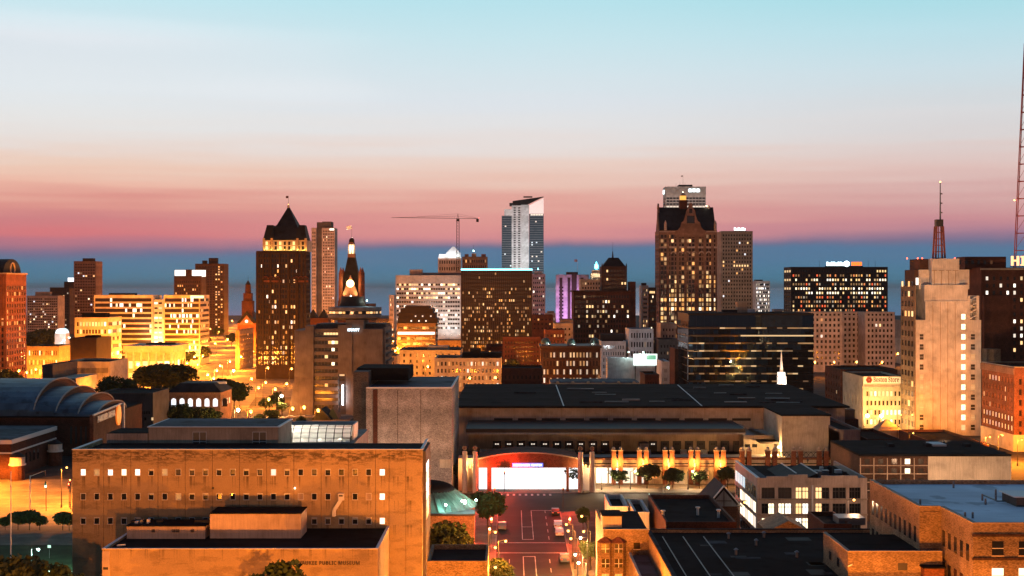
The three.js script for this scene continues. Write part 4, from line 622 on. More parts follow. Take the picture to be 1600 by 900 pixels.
{ // rooftops around
  const g = 'low buildings between hall and towers';
  for (const [x0, x1, top, D, m, lab] of [
    [830, 864, 492, 1250, M.brick, 'low red brick roof behind the neon line office'], [864, 895, 505, 1000, M.cream, 'golden lit low block below the violet tower'], [875, 895, 499, 1060, M.tan, 'small tan block with lit wall below the violet tower'],
    [850, 882, 515, 960, M.brick, 'squat orange brick block left of the golden block'], [940, 1002, 524, 900, M.brickBrown, 'dark flat roofed block behind the white lofts'], [1026, 1056, 505, 880, M.tan, 'tan classical block left of the dark glass building'],
    [1022, 1058, 530, 820, M.darkConcrete, 'unlit dark block left of the dark glass building'], [760, 800, 540, 900, M.brickDark, 'dark brick block behind the tan stone block'], [684, 722, 532, 980, M.brickTan, 'amber roofed block left of the neon line office'],
    [1026, 1046, 565, 640, M.whiteCool, 'pale plain box right of the billboard'], [1000, 1030, 585, 620, M.brickDark, 'low shop roof in front of the billboard'], [1046, 1060, 545, 720, M.brickDark, 'narrow dark wall at the corner of the dark glass building'],
    [1397, 1412, 500, 1350, M.tan, 'sliver of orange lit block behind the white tower'], [1396, 1412, 530, 1000, M.cream, 'narrow golden block left of the tall white tower'], [570, 626, 498, 1700, M.brickTan, 'far amber block beyond the hotel disc'],
    [600, 625, 556, 760, M.tan, 'plain tan block in the gap right of the hotel'], [784, 848, 575, 640, M.brickDark, 'low brick shop in front of the brick row'],
  ]) building('city_block', lab, { x0, x1, top, D, dep: 24, wall: m, group: g, front: { cols: Math.max(3, Math.round((x1 - x0) / 7)), rows: 3, fw: 0.4, fh: 0.4, lit: 0.08, mats: W_.amber, v0: Math.max(1, PY(top, D) - 14), dark: M.glassBrown } });
}
{ // market hall roof with gold trim, behind the convention roof
  const D = 600, b = building('parapet_hall', 'long low hall with blue roof and gold scalloped parapet', { x0: 858, x1: 1000, top: 598, D, dep: 24, wall: M.cream, roof: M.roofBlue, group: undefined }), { H, hw } = info(b);
  mb().hip(-hw, hw, -24, 0.3, H, PY(591, D + 24), 0.86).build('hip_roof', M.roofBlue, b);
  for (let i = 0; i < 6; i++) { const s = new THREE.Mesh(new THREE.CylinderGeometry(0.7, 0.7, 0.5, 10, 1, false, 0, Math.PI), M.cream); s.name = 'scallop'; s.rotation.x = Math.PI / 2; s.rotation.y = Math.PI / 2; s.position.set(-hw + 3 + i * 6.5, H, 0.5); b.add(s); }
}
{ // dark mirror-glass building
  const D = 690, dep = 44, b = thing('dark_glass_building', 'long dark mirror glass building with thin lit floor bands', 'building', [PX(1170, D), 0, -D]), y = (p) => PY(p, D), cx = (p) => PX(p, D) - PX(1170, D), x0 = cx(1076), x1 = cx(1271);
  mb().box(x0, x1, 0, y(492), -dep, 0).build('core', M.bronze, b);
  const rows = 9, h = y(492), fh = 3.72, tilt = (p) => { p.rotation.set((rnd() - 0.5) * 0.03, (rnd() - 0.5) * 0.035, 0); };
  for (let r = 0; r < rows; r++) { const yt = y(514) - r * fh; for (let i = 0; i < 30; i++) { const a = lerp(x0, x1, i / 30), c = lerp(x0, x1, (i + 1) / 30); tilt(piece('glass_panel', M.mirror, b, a + 0.03, c - 0.03, yt - fh + 0.95, yt - 0.05, 0.06, 0.2)); } }
  for (let i = 0; i < 16; i++) piece('glass_panel', M.mirror, b, lerp(x0, x1, i / 16) + 0.03, lerp(x0, x1, (i + 1) / 16) - 0.03, y(514) + 1, y(492) - 0.2, 0.06, 0.2);
  for (let r = 0; r < rows; r++) { const yt = y(514) - r * fh; for (let i = 0; i < 24; i++) { const on = r === 1 ? i > 9 : r === 0 ? i > 4 && rnd() < 0.75 : r === 2 ? rnd() < 0.5 : r < 7 ? rnd() < 0.5 : rnd() < 0.3, a = lerp(x0, x1, i / 24), c = lerp(x0, x1, (i + 1) / 24); piece('window', on ? (r === 1 ? W_.warm[1] : pick([W_.warm[4], W_.warm[2], W_.warm[5], W_.amber[2], W_.warm[1]])) : M.glass, b, a, c, yt + 0.1, yt + 0.75, 0.02, 0.1); } }
  // left face
  for (let r = 0; r < rows + 1; r++) { const yt = y(514) - (r - 1) * fh; for (let i = 0; i < 6; i++) piece('glass_panel', M.mirror, b, x0 - 0.16, x0 - 0.02, yt - fh + 0.4, Math.min(yt, h) - 0.05, -(i + 1) * dep / 6 + 0.05, -i * dep / 6 - 0.05); }
  mb().box(x0 - 0.3, x1 + 0.3, y(492), y(492) + 0.7, -dep, 0.3).build('parapet', M.bronze, b); mb().box(x0, x1, h + 0.7, h + 0.8, -dep, 0).build('roof', M.roof, b);
  for (const [a, c, t, m] of [[1152, 1168, 472, M.tan], [1130, 1152, 484, M.roofGrey], [1168, 1180, 483, M.whiteCool], [1200, 1225, 487, M.roofGrey]]) { const DD = D + 20; piece('roof_unit', m, b, PX(a, DD) - b.position.x, PX(c, DD) - b.position.x, h, PY(t, DD), -26, -20); }
}
{ // beige ten-storey in three bays
  const mk = (n, l, x0, x1, D, lit) => building(n, l, { x0, x1, top: 488, D, dep: 30, wall: M.tanPink, side: 'N', coping: M.tanPink, front: { cols: Math.round((x1 - x0) / 7), rows: 10, fw: 0.5, fh: 0.52, lit, mats: [W_.warm[0], W_.amber[1], W_.white[1]], v0: 4, v1: 39, dark: M.glassBrown } });
  mk('courtyard_office', 'beige old office wing directly beside the dark glass building', 1258, 1316, 905, 0.03);
  mk('courtyard_office', 'recessed middle bay of the beige old office', 1315, 1353, 925, 0.04);
  mk('courtyard_office', 'beige old office wing left of the tall white tower', 1352, 1398, 905, 0.03);
}
{ // white light obelisk on the hall roof's far side
  const D = 560, o = thing('lit_obelisk', 'slim floodlit white spire on a square tower', 'steeple', [PX(1222, D), 0, -D]), y = (p) => PY(p, D);
  mb().box(-1.6, 1.6, 0, y(588), -3, 0).build('tower', M.whitePaint, o); mb().box(-1.3, 1.3, y(588), y(582), -2.8, -0.2).build('lantern_light', glow([1, 0.95, 0.85], 1.6), o); mb().cyl(0, -1.5, 0.75, 0.1, y(582), y(547), 8).build('spire', M.whitePaint, o);
  for (const x of [-2.4, 2.4]) flood(o.position.x + x, y(607), -D + 4, o.position.x, y(594), -D, 460, [1, 0.93, 0.8], `floodlight ${x < 0 ? 'left' : 'right'} of the slim white spire`, { angle: 0.8 });
}
{ // department store
  const D = 548, b = building('department_store', 'cream lit department store with dark script sign on its parapet', { x0: 1348, x1: 1412, top: 588, D, dep: 33, wall: M.cream, coping: M.roof, side: 'L', fit: false, front: { cols: 9, rows: 4, fw: 0.5, fh: 0.5, lit: (c, r) => [0.6, 0.7, 0.25, 0.7][r] > rnd() ? pick([W_.warm[3], W_.white[0], W_.warm[0], W_.warm[1]]) : null, v0: 0.6, v1: 15.2, dark: M.glassBrown, rec: 0.4 }, sideSpec: { cols: 7, rows: 2, fw: 0.28, fh: 0.7, lit: 0, v0: 1, v1: 13, dark: M.glassBrown } }), { H, hw } = info(b), y = (p) => PY(p, D), cx = (p) => PX(p, D) - b.position.x;
  const sign = mb().box(-hw + 0.3, hw, y(599), y(588.5), 0.36, 0.5).build('sign_band', M.whitePaint, b);
  const t = text('Boston Store', 2.0, 0.12, M.bronze, b, cx(1384), y(597), 0.52, { font: fonts.serif, name: 'sign_lettering', w: cx(1404) - cx(1364) });
  for (let k = 0; k < 6; k++) { const a = k / 6 * Math.PI * 2, p = new THREE.Mesh(new THREE.CircleGeometry(0.62, 8), M.redSteel); p.name = 'emblem_petal'; p.position.set(cx(1357.5) + Math.cos(a) * 0.72, y(593.5) + Math.sin(a) * 0.72, 0.53); b.add(p); }
  mb().box(-hw - 0.5, hw + 0.5, y(606), y(603.5), 0.36, 1).build('cornice', M.cream, b);
  building('brick_annex', 'dark brick warehouse with black roof behind the department store', { x0: 1289, x1: 1402, top: 577, D: 604, dep: 30, wall: M.brick, side: 'L', sideSpec: { cols: 6, rows: 5, fw: 0.35, fh: 0.5, lit: 0.03, dark: M.glassBrown } });
  for (let i = 0; i < 4; i++) flood(PX(1350 + i * 18, D - 9), 1.4, -(D - 9), PX(1352 + i * 18, D), 9, -D, 210, [1, 0.48, 0.11], 'golden floodlight on the pavement before the department store', { angle: 1.1, lens: LAMP.sodiumFar });
  for (const px of [1350, 1372]) streetLamp(PX(px, 528), 528, { h: 7, I: 1100, cut: 0, label: 'bright globe lamp on the street by the department store', glass: LAMP.white, color: [1, 0.6, 0.2], group: 'lamps by the department store' });
}
{ // tall white tower with antenna
  const D = 520, dep = 19, y = (p) => PY(p, D), b = thing('white_deco_tower', 'tall floodlit white tower with stepped top and red antenna', 'tower', [PX(1470, D), 0, -D]), cx = (p) => PX(p, D) - PX(1470, D);
  const xa = cx(1431), xb = cx(1533), F1 = facer('F', (xb - xa) / 2, dep);
  mb().box(cx(1446), cx(1499), 0, y(470), -dep, 0).build('blank_wall', M.white, b);
  for (let i = 1; i < 5; i++) mb().box(cx(1446 + i * 11.6) - 0.09, cx(1446 + i * 11.6) + 0.09, 0, y(472), 0, 0.14).build('wall_rib', M.tan, b);
  const strip = (x0, x1, top, wx0, wx1, lit) => { const m = mb(), a = cx(x0), c = cx(x1), u0 = cx(wx0), u1 = cx(wx1); m.box(a, u0, 0, y(top), -dep, 0.02).box(u1, c, 0, y(top), -dep, 0.02).box(u0, u1, 0, y(top), -dep, -0.45); const n = Math.floor((y(top) - 3) / 3.72); let prev = 0; for (let r = 0; r < n; r++) { const v = 2 + r * 3.72; m.box(u0, u1, prev, v, -0.45, 0); prev = v + 2; const w = sub('window', b); piece('pane', lit(r, n), w, u0 + 0.04, u1 - 0.04, v, v + 2, -0.44, -0.36); mb().box(u0, u1, v + 0.94, v + 1.04, -0.36, -0.3).build('sash_bar', M.whitePaint, w); } m.box(u0, u1, prev, y(top), -0.45, 0); m.build('window_strip', M.white, b); };
  strip(1431, 1446, 500, 1437, 1443.5, (r, n) => [2, 4, 5].includes(r) ? W_.warm[2] : r === 3 ? W_.amber[1] : M.glassDim);
  strip(1499, 1512, 470, 1502, 1509, (r) => r < 1 ? W_.warm[1] : W_.warm[3]);
  strip(1512, 1533, 500, 1517, 1524, (r) => r % 3 === 1 ? W_.warm[2] : M.glassDim);
  // fire-escape shaft above the right strip
  mb().box(cx(1512), cx(1516), y(500), y(462), -10, 0).box(cx(1526), cx(1530), y(500), y(462), -10, 0).box(cx(1516), cx(1526), y(500), y(462), -10, -5).build('stair_shaft', M.white, b);
  for (let r = 0; r < 4; r++) mb().bar([cx(1516), y(498) + r * 2.3, -0.4], [cx(1526), y(493) + r * 2.3, -0.4], 0.12).box(cx(1516), cx(1526), y(498) + r * 2.3 - 0.1, y(498) + r * 2.3, -4, -0.1).build('stair_flight', M.whitePaint, b);
  // stepped top
  const top = mb().box(cx(1445), cx(1513), y(470), y(445), -dep, -0.6).build('upper_step', M.white, b);
  mb().box(cx(1458), cx(1501), y(446), y(404), -dep + 1, -1.6).build('upper_shaft', M.white, b);
  mb().box(cx(1442), cx(1458), y(452), y(421), -dep + 6, -5).build('shoulder', M.white, b); mb().box(cx(1501), cx(1520), y(452), y(421), -dep + 6, -4).build('shoulder', M.white, b);
  for (let i = 0; i < 4; i++) mb().box(cx(1462 + i * 11) - 0.1, cx(1462 + i * 11) + 0.1, y(446), y(422), -1.6, -1.4).box(cx(1462 + i * 11) - 1, cx(1462 + i * 11) + 1, y(423), y(422), -1.6, -1.35).build('moulding', M.tan, b);
  // dark left face
  mb().box(cx(1431) - 0.3, cx(1431), 0, y(446), -19, -0.2).build('side_wall', M.brickTan, b);
  mb().box(cx(1436), cx(1446), y(446), y(421), -dep, -6).build('side_step', M.brickBrown, b); mb().box(cx(1444), cx(1458), y(421), y(404), -dep, -6).build('side_top', M.brickBrown, b);
  for (let r = 0; r < 15; r++) for (let c = 0; c < 4; c++) piece('window', rnd() < 0.14 || (r === 11 && c < 3) ? pick([W_.warm[0], W_.amber[0]]) : M.glassBrown, b, cx(1431) - 0.4, cx(1431) - 0.3, 3 + r * 3.72, 5 + r * 3.72, -4.4 - c * 4.4, -2.4 - c * 4.4);
  piece('window', W_.white[0], b, cx(1437), cx(1441), y(445), y(434), -4.98, -4.9);
  for (const [px, t] of [[1428, 403], [1445, 403], [1452, 403], [1504, 403]]) pointLamp(b, cx(px), y(t), -9, [1, 0.16, 0.03], 34, LAMP.red, 'warning_lamp');
  // antenna: braced base and mast
  const m = mb(), ax = PX(1467, D + 10) - b.position.x, az = -10, B = [y(403), y(352), y(341), y(282)], w = 1.75;
  for (const [sx, sz] of [[-1, -1], [1, -1], [1, 1], [-1, 1]]) m.bar([ax + sx * w, B[0], az + sz * w], [ax + sx * 1.2, B[1], az + sz * 1.2], 0.3);
  for (const [sx, sz] of [[-0.4, 1], [0.4, 1]]) m.bar([ax + sx * w, B[0], az + sz * w], [ax + sx * 1.2, B[1], az + sz * 1.2], 0.14);
  for (let k = 0; k < 5; k++) { const yy = lerp(B[0], B[1], k / 5), q = lerp(w, 1.2, k / 5); m.box(ax - q, ax + q, yy, yy + 0.25, az - q, az + q); }
  m.build('antenna_base', mat([0.17, 0.035, 0.02], { rough: 0.6 }), b);
  mb().box(ax - 1.3, ax + 1.3, B[1], B[2], az - 1.3, az + 1.3).build('antenna_collar', M.darkSteel, b);
  const a2 = mb().cyl(ax + 0.5, az, 0.32, 0.16, B[2], B[3], 6); for (let k = 0; k < 3; k++) a2.box(ax + 0.5, ax + 1.3, y(331 - k * 15), y(329 - k * 15), az - 0.15, az + 0.15); a2.build('antenna_mast', M.steel, b);
  pointLamp(b, ax + 0.5, y(281), az, [1, 0.4, 0.08], 30, LAMP.amberSig, 'warning_lamp');
  // unseen floodlights on the lower roofs, placed to light the tower evenly
  for (const [px, I, l] of [[1475, 30000, 'left'], [1530, 30000, 'right']]) flood(PX(px, 352), 16, -352, PX(1482, D), 42, -D, I, [1, 0.56, 0.28], `unseen amber roof floodlight lighting the tall white tower, ${l} of two`, { angle: 0.34, lens: LAMP.sodiumFar });
}
{ // brick hotel right of the tower and its roof sign
  const D = 590, b = building('brick_hotel', 'big dark red brick hotel with glowing rooftop letters', { x0: 1533, x1: 1680, top: 418, D, dep: 40, wall: M.brickDark, side: 'N', front: { cols: 13, rows: 12, fw: 0.36, fh: 0.5, lit: 0.42, mats: [W_.white[0], W_.white[1], W_.warm[0], W_.warm[1]], v0: 24, v1: 60, dark: M.glassBrown }, units: [[1508, 1572, 401, 0.3, M.brickDark]] }), { H, hw } = info(b), cx = (p) => PX(p, D) - b.position.x, y = (p) => PY(p, D);
  mb().box(-hw - 0.5, hw, H - 1, H - 0.3, 0.4, 0.9).build('cornice', M.tan, b);
  mb().box(cx(1534), cx(1575), 0, y(428) - 9, 0.6, 3).build('front_bay', M.brickDark, b);
  mb().box(cx(1531), cx(1552), 0, y(544), 3, 9).build('low_wing', M.brickTan, b);
  const g = glow([1, 0.36, 0.14], 3.2); text('HI', 4.0, 0.5, g, b, cx(1589.5), y(415), 0.9, { name: 'sign_letter', w: cx(1600.5) - cx(1578.5) }); text('LTON', 4.0, 0.5, g, b, cx(1628), y(415), 0.9, { name: 'sign_letter', w: cx(1650) - cx(1606) });
  mb().box(cx(1577), cx(1655), y(417), y(416), 0.5, 1.5).build('sign_rail', M.darkSteel, b);
  { const l = new THREE.RectAreaLight(C([1, 0.35, 0.12]), 12, 20, 4); l.name = 'sign_light'; l.position.set(cx(1605), y(408), 2); l.rotation.y = Math.PI; b.add(l); }
  for (let r = 0; r < 1; r++) for (let i = 0; i < 6; i++) piece('window', M.glassBrown, b, cx(1512 + i * 10), cx(1516 + i * 10), y(412), y(406), -11.9, -11.8);
  // lattice radio mast on the roof
  const t = thing('radio_mast', 'very tall red lattice radio mast cut by the frame edge', 'radio mast', [PX(1590, 600), PY(418, 590), -600]), m = mb(), h0 = 0, h1 = PY(68, 600) - PY(418, 590), w0 = 2.6, w1 = 1.2;
  for (const [sx, sz] of [[-1, 1], [1, 1], [0, -1]]) m.bar([sx * w0, h0, sz * w0], [sx * w1 + 3.6, h1, sz * w1], 0.16);
  for (let k = 0; k < 13; k++) { const f = k / 13, g2 = (k + 1) / 13, q = lerp(w0, w1, f), q2 = lerp(w0, w1, g2), yy = lerp(h0, h1, f), y2 = lerp(h0, h1, g2), o1 = 3.6 * f, o2 = 3.6 * g2; m.bar([-q + o1, yy, q], [q + o1, yy, q], 0.16).bar([-q + o1, yy, q], [o1, yy, -q], 0.12).bar([q + o1, yy, q], [o1, yy, -q], 0.12).bar([-q + o1, yy, q], [q2 + o2, y2, q2], 0.06); }
  m.build('lattice', M.redSteel, t);
  pointLamp(t, 3.6, h1 + 0.6, 0, [1, 0.3, 0.2], 0, LAMP.red, 'warning_lamp'); pointLamp(t, -2.2, h1 * 0.3, 2.4, [1, 0.4, 0.08], 30, LAMP.amberSig, 'warning_lamp');
  const c = building('corner_brick_block', 'orange brick corner block with receding lit side at the right edge', { x0: 1584, x1: 1680, top: 574, D: 470, dep: 32, wall: M.brick, side: 'L', fit: false, coping: M.cream, front: { cols: 8, rows: 6, fw: 0.4, fh: 0.55, lit: 0.05, v0: 4, v1: 25, dark: M.glassBrown }, sideSpec: { cols: 10, rows: 6, fw: 0.42, fh: 0.52, v0: 6, v1: 25, dark: M.glassBrown, lit: (q, r) => (r === 5 && q > 3 && q < 8) || r < 2 ? pick([W_.white[1], W_.warm[0]]) : rnd() < 0.12 ? W_.warm[1] : null } }), k = info(c);
  mb().box(-k.hw - 0.4, k.hw, 0, 5.6, 0.36, 0.7).box(-k.hw - 0.4, -k.hw - 0.02, 0, 5.6, -32, 0.36).build('stone_base', M.cream, c); mb().box(-k.hw - 0.5, -k.hw - 0.02, k.H - 2.4, k.H - 0.2, -32, 0.9).build('cornice', M.brickPink, c);
}

// ---------- convention hall across the street ----------
{
  const b = thing('convention_hall', 'huge low convention hall with black roof spanning the street', 'convention hall', [0, 0, -378]), d = (D) => 378 - D;   // local z of a distance
  const X = PX, Y = PY;
  // main volume
  const H = PY(637, 430), xl = PX(738, 430), xr = PX(1320, 430);
  mb().box(xl, xr, 6.2, H, d(525), d(430)).build('upper_wall', M.tanPink, b);
  mb().box(PX(716, 430), xl, 6.2, H, d(525), d(432)).build('upper_wall_end', M.tanPink, b);
  mb().box(PX(716, 430) - 1, xr + 1.2, H, H + 0.6, d(526), d(428.6)).build('roof', M.roof, b);
  for (const [px, px2] of [[868, 880], [1058, 1096]]) { const m = mb(); m.quad([PX(px2, 429), H + 0.62, d(429)], [PX(px2, 429) + 0.35, H + 0.62, d(429)], [PX(px, 522) + 0.35, H + 0.62, d(522)], [PX(px, 522), H + 0.62, d(522)]).build('roof_ridge', M.coping, b); }
  for (let i = 0; i < 26; i++) { const D = 440 + rnd() * 75, x = lerp(xl + 4, xr - 14, rnd()), w = 3 + rnd() * 5; mb().box(x, x + w, H + 0.6, H + 0.75 + rnd() * 0.4, d(D + 1), d(D)).build('roof_skylight', pick([M.metalBlue, M.roofGrey, M.steel]), b); }
  // recessed louvre strips in the upper wall
  for (let i = 0; i < 11; i++) { const a = PX(772 + i * 37.2, 430); mb().box(a, a + PX(801, 430) - PX(772, 430), Y(657.5, 430), Y(653.5, 430), d(430), d(429.9)).build('louvre', M.bronze, b); }
  for (let i = 0; i < 13; i++) mb().box(PX(771 + i * 37.2, 430) - 1.0, PX(771 + i * 37.2, 430) - 0.86, 12, H, d(430), d(429.86)).build('wall_joint_rib', M.tan, b);
  // deep eave and dock wall
  const ye = Y(676, 404); mb().box(PX(728, 404), PX(1165, 404), ye, ye + 1.1, d(429.8), d(404)).build('dock_eave', M.bronze, b); mb().box(PX(728, 404), PX(1165, 404), ye - 0.5, ye, d(404.6), d(403.8)).build('eave_fascia', M.greyPanel, b);
  mb().box(PX(732, 420), PX(1165, 420), 5.9, ye, d(429.5), d(420)).build('dock_wall', M.tan, b);
  for (let i = 0; i < 21; i++) { if (i === 11 || i === 12) continue; const cx = PX(776.5 + i * 18.75, 420); piece('dock_door', M.darkSteel, b, cx - 1.25, cx + 1.25, 5.9, 9.0, d(420), d(419.9)); const on = i < 10 || i === 13; for (const q of [-0.55, 0.12]) piece('dock_door_window', on ? W_.white[1] : M.glass, b, cx + q, cx + q + 0.42, 7.9, 8.25, d(419.9), d(419.84)); }
  mb().box(PX(716, 396), PX(1300, 396), 5.6, 5.9, d(430), d(392)).build('terrace', M.roof, b);
  // street wall right of the entrance
  const yp = Y(718, 392); mb().box(PX(905, 392), PX(1300, 392), 0, yp, d(404), d(392)).build('street_wall', M.cream, b); mb().box(PX(905, 392), PX(1300, 392), yp, yp + 0.5, d(394), d(391.4)).build('cornice', M.brick, b);
  mb().box(PX(905, 392), PX(1300, 392), Y(729, 392), Y(727.5, 392), d(392), d(391.7)).build('string_course', M.brick, b);
  for (let i = 0; i < 10; i++) { const a = PX(932 + i * 20.3, 392); if (i < 4) piece('lit_window', W_.white[i < 2 ? 0 : 1], b, a, a + 3.0, 0.4, Y(731, 392), d(391.95), d(391.85)); else piece('window', i % 2 ? M.glassBrown : W_.amber[1], b, a, a + 2.4, 1.6, 3.6, d(391.95), d(391.85)); }
  // paired brick columns with ball finials and a sconce between
  for (let i = 0; i < 9; i++) {
    const px = 964.5 + i * 40.2; for (const s of [-5.4, 5.4]) { const x = PX(px + s, 390); mb().box(x - 0.62, x + 0.62, 0, Y(705, 390), d(391.3), d(390)).build('brick_column', M.brick, b); mb().box(x - 0.75, x + 0.75, Y(705, 390), Y(703.6, 390), d(391.4), d(389.9)).build('column_cap', M.tan, b); const s2 = new THREE.Mesh(new THREE.SphereGeometry(0.48, 10, 8), M.limestone); s2.name = 'ball_finial'; s2.position.set(x, Y(703.6, 390) + 0.42, d(390.6)); b.add(s2); }
    if (i < 5) { const l = thing('wall_sconce', `amber wall sconce in column bay ${['nearest the entrance', 'second from the entrance', 'third from the entrance', 'fourth from the entrance', 'farthest from the entrance'][i]}`, 'wall lamp', [PX(px, 389.4), Y(724, 389.4), -389.4], 'sconces along the convention hall'); piece('bracket', M.darkSteel, l, -0.08, 0.08, -1.2, -1.04, -2.6, 0.4); piece('shade', M.darkSteel, l, -0.35, 0.35, -1.2, -1.06, -0.2, 0.8); pointLamp(l, 0, 0, 0.6, [1, 0.44, 0.09], 420, LAMP.sodiumFar); pointLamp(l, 0, -0.38, 0.6, [1, 0.5, 0.14], 0, LAMP.sodiumFar); pointLamp(l, 0, -0.76, 0.6, [1, 0.5, 0.14], 0, LAMP.sodiumFar); }
  }
  // entrance: segmental brick arch over a bright street tunnel
  const D = 378, xa = PX(747, D), xb = PX(904, D), yo = Y(731, D), ys = Y(717.5, D), yc = Y(708, D), n = 18, arch = mb();
  const top = (t) => ys + (yc - ys) * (1 - Math.pow(2 * t - 1, 2));
  for (let i = 0; i < n; i++) { const t = i / n, u = (i + 1) / n, x0 = lerp(xa, xb, t), x1 = lerp(xa, xb, u); arch.quad([x0, yo, 0], [x1, yo, 0], [x1, top(u), 0], [x0, top(t), 0]); arch.quad([x0, top(t), 0], [x1, top(u), 0], [x1, top(u), -16], [x0, top(t), -16]); arch.quad([x0, yo, -1.2], [x1, yo, -1.2], [x1, yo, 0], [x0, yo, 0]); }
  arch.build('arch_gable', M.brick, b);
  const rim = mb(); for (let i = 0; i < n; i++) { const t = i / n, u = (i + 1) / n; rim.bar([lerp(xa, xb, t), top(t) + 0.1, 0.1], [lerp(xa, xb, u), top(u) + 0.1, 0.1], 0.16); } rim.build('arch_rim', M.tan, b);
  for (const [p, q] of [[745, 748], [761, 768], [885, 889]]) mb().box(PX(p, D), PX(q, D), 0, yo, -1.4, 0.02).build('brick_pier', M.brick, b);
  const tl = PX(747, D), tr = PX(905, D), wallW = mat([0.82, 0.84, 0.86], { rough: 0.6 });
  mb().box(tl - 0.4, tl, 0, yo, d(470), -1.3).build('tunnel_wall', wallW, b); mb().box(tr, tr + 0.4, 0, yo, d(470), -1.3).build('tunnel_wall', wallW, b); mb().box(tl - 0.4, tr + 0.4, yo, yo + 0.3, d(470), -1.25).build('tunnel_ceiling', wallW, b); mb().box(tl, tr, 0, yo, d(470.4), d(470)).build('tunnel_end', wallW, b);
  mb().box(tl, tr, 0.03, 0.06, d(470), -2).build('tunnel_floor', M.paving, b);
  for (let k = 0; k < 5; k++) { const z = -6 - k * 16; for (const x of [lerp(tl, tr, 0.22), lerp(tl, tr, 0.5), lerp(tl, tr, 0.78)]) piece('ceiling_light', glow([0.9, 0.96, 1], 14), b, x - 1.6, x + 1.6, yo - 0.14, yo - 0.02, z - 0.8, z + 0.8); const l = new THREE.RectAreaLight(C([0.92, 0.97, 1]), k ? 60 : 20, 18, 1.6); l.name = 'tunnel_light'; l.position.set((tl + tr) / 2, yo - 0.2, z); l.rotation.x = -Math.PI / 2; b.add(l); }
  for (let i = 0; i < 10; i++) { const x = lerp(tl, tr, i / 10), w = (tr - tl) / 10; piece('lit_window', glow([0.93, 0.97, 1], 1.5), b, x + 0.04, x + w - 0.04, 0.1, yo - 0.1, -4.1, -4); }  // added glowing panels across the mouth, standing in for the bright tunnel
  // blue sign above the opening
  const sg = thing('entrance_sign', 'glowing blue sign with white letters above the street tunnel', 'sign', [PX(824.5, D), Y(729, D), -D + 0.1]);
  const sw = PX(849, D) - PX(801, D); mb().box(-sw / 2, sw / 2, -0.1, 0.95, 0, 0.15).build('sign_panel', glow([0.03, 0.12, 1], 1.6), sg); text('WISCONSIN CENTER', 0.58, 0.1, glow([0.55, 0.75, 1], 2.6), sg, 0, 0.14, 0.16, { name: 'sign_lettering', w: sw * 0.94 });
  // free-standing round columns with disc tops
  for (const [px, t, w] of [[742.5, 705, 1], [726, 705, 1], [907, 706, 1], [925, 706, 1]]) { const x = PX(px, 376), m = mb().cyl(x, d(376), 0.72, 0.66, 0, Y(t, 376), 14); m.build('round_column', M.tanPink, b); const q = new THREE.Mesh(new THREE.CylinderGeometry(0.62, 0.62, 0.24, 16), M.brickPink); q.name = 'column_disc'; q.rotation.x = Math.PI / 2; q.position.set(x, Y(t, 376) + 0.9, d(376)); b.add(q); const r = new THREE.Mesh(new THREE.TorusGeometry(0.5, 0.08, 6, 16), M.tan); r.name = 'disc_ring'; r.position.set(x, Y(t, 376) + 0.9, d(376) + 0.14); b.add(r); }
  for (const px of [735, 915]) { const l = thing('wall_sconce', `bright sconce between the round columns ${px < 800 ? 'left' : 'right'} of the tunnel`, 'wall lamp', [PX(px, 377), Y(727, 377), -376.5], 'sconces beside the tunnel'); piece('bracket', M.darkSteel, l, -0.1, 0.1, -0.7, 0, -0.9, -0.1); pointLamp(l, 0, 0, 0.2, [1, 0.55, 0.2], 320, LAMP.sodiumFar); pointLamp(l, 0, -0.4, 0.2, [1, 0.55, 0.2], 0, LAMP.sodiumFar); }
  mb().box(PX(716, 379), xa, 0, Y(716, 379), d(386), d(379)).build('side_wall', M.tan, b); mb().box(xb, PX(930, 379), 0, Y(731, 379), d(391), d(379)).build('side_wall', wallW, b);
  mb().box(xa - 6, xb + 4, 6.7, 7.6, d(392), -1.5).build('canopy_roof', M.roof, b);
  // right end: cream block, lit terrace, lattice railing
  const HB = Y(650, 400); mb().box(PX(1222, 400), PX(1297, 400), 0, HB, d(429.9), d(400)).build('end_block', M.cream, b); mb().box(PX(1222, 400) - 0.3, PX(1297, 400) + 0.3, HB, HB + 0.4, d(429.9), d(399.7)).build('end_block_roof', M.roof, b);
  mb().box(PX(1162, 412), PX(1222, 412), 5.9, Y(680, 412), d(429), d(412)).build('terrace_wall', M.cream, b);
  const cp = mb(), c0 = PX(1188, 404), c1 = PX(1224, 404); cp.quad([c0, Y(676, 404), d(404)], [c1, Y(690, 404), d(404)], [c1, Y(690, 412), d(429)], [c0, Y(676, 412), d(429)]).box(c0, c1, Y(690, 404) - 0.6, Y(690, 404) - 0.1, d(412), d(404)); cp.build('terrace_canopy', M.bronze, b);
  for (const px of [1164, 1175]) piece('window', M.glass, b, PX(px, 412), PX(px + 8, 412), Y(699, 412), Y(694, 412), d(412), d(411.9));
  const tl2 = thing('terrace_lamp', 'glaring lamp on the lit terrace beside the cream block', 'lamp', [PX(1218, 402), 5.9, -402]); mb().cyl(0, 0, 0.1, 0.08, 0, 3, 6).build('post', M.darkSteel, tl2); for (const q of [-0.3, 0.3]) pointLamp(tl2, q, 3.3, 0, [1, 0.55, 0.2], 420, LAMP.white);
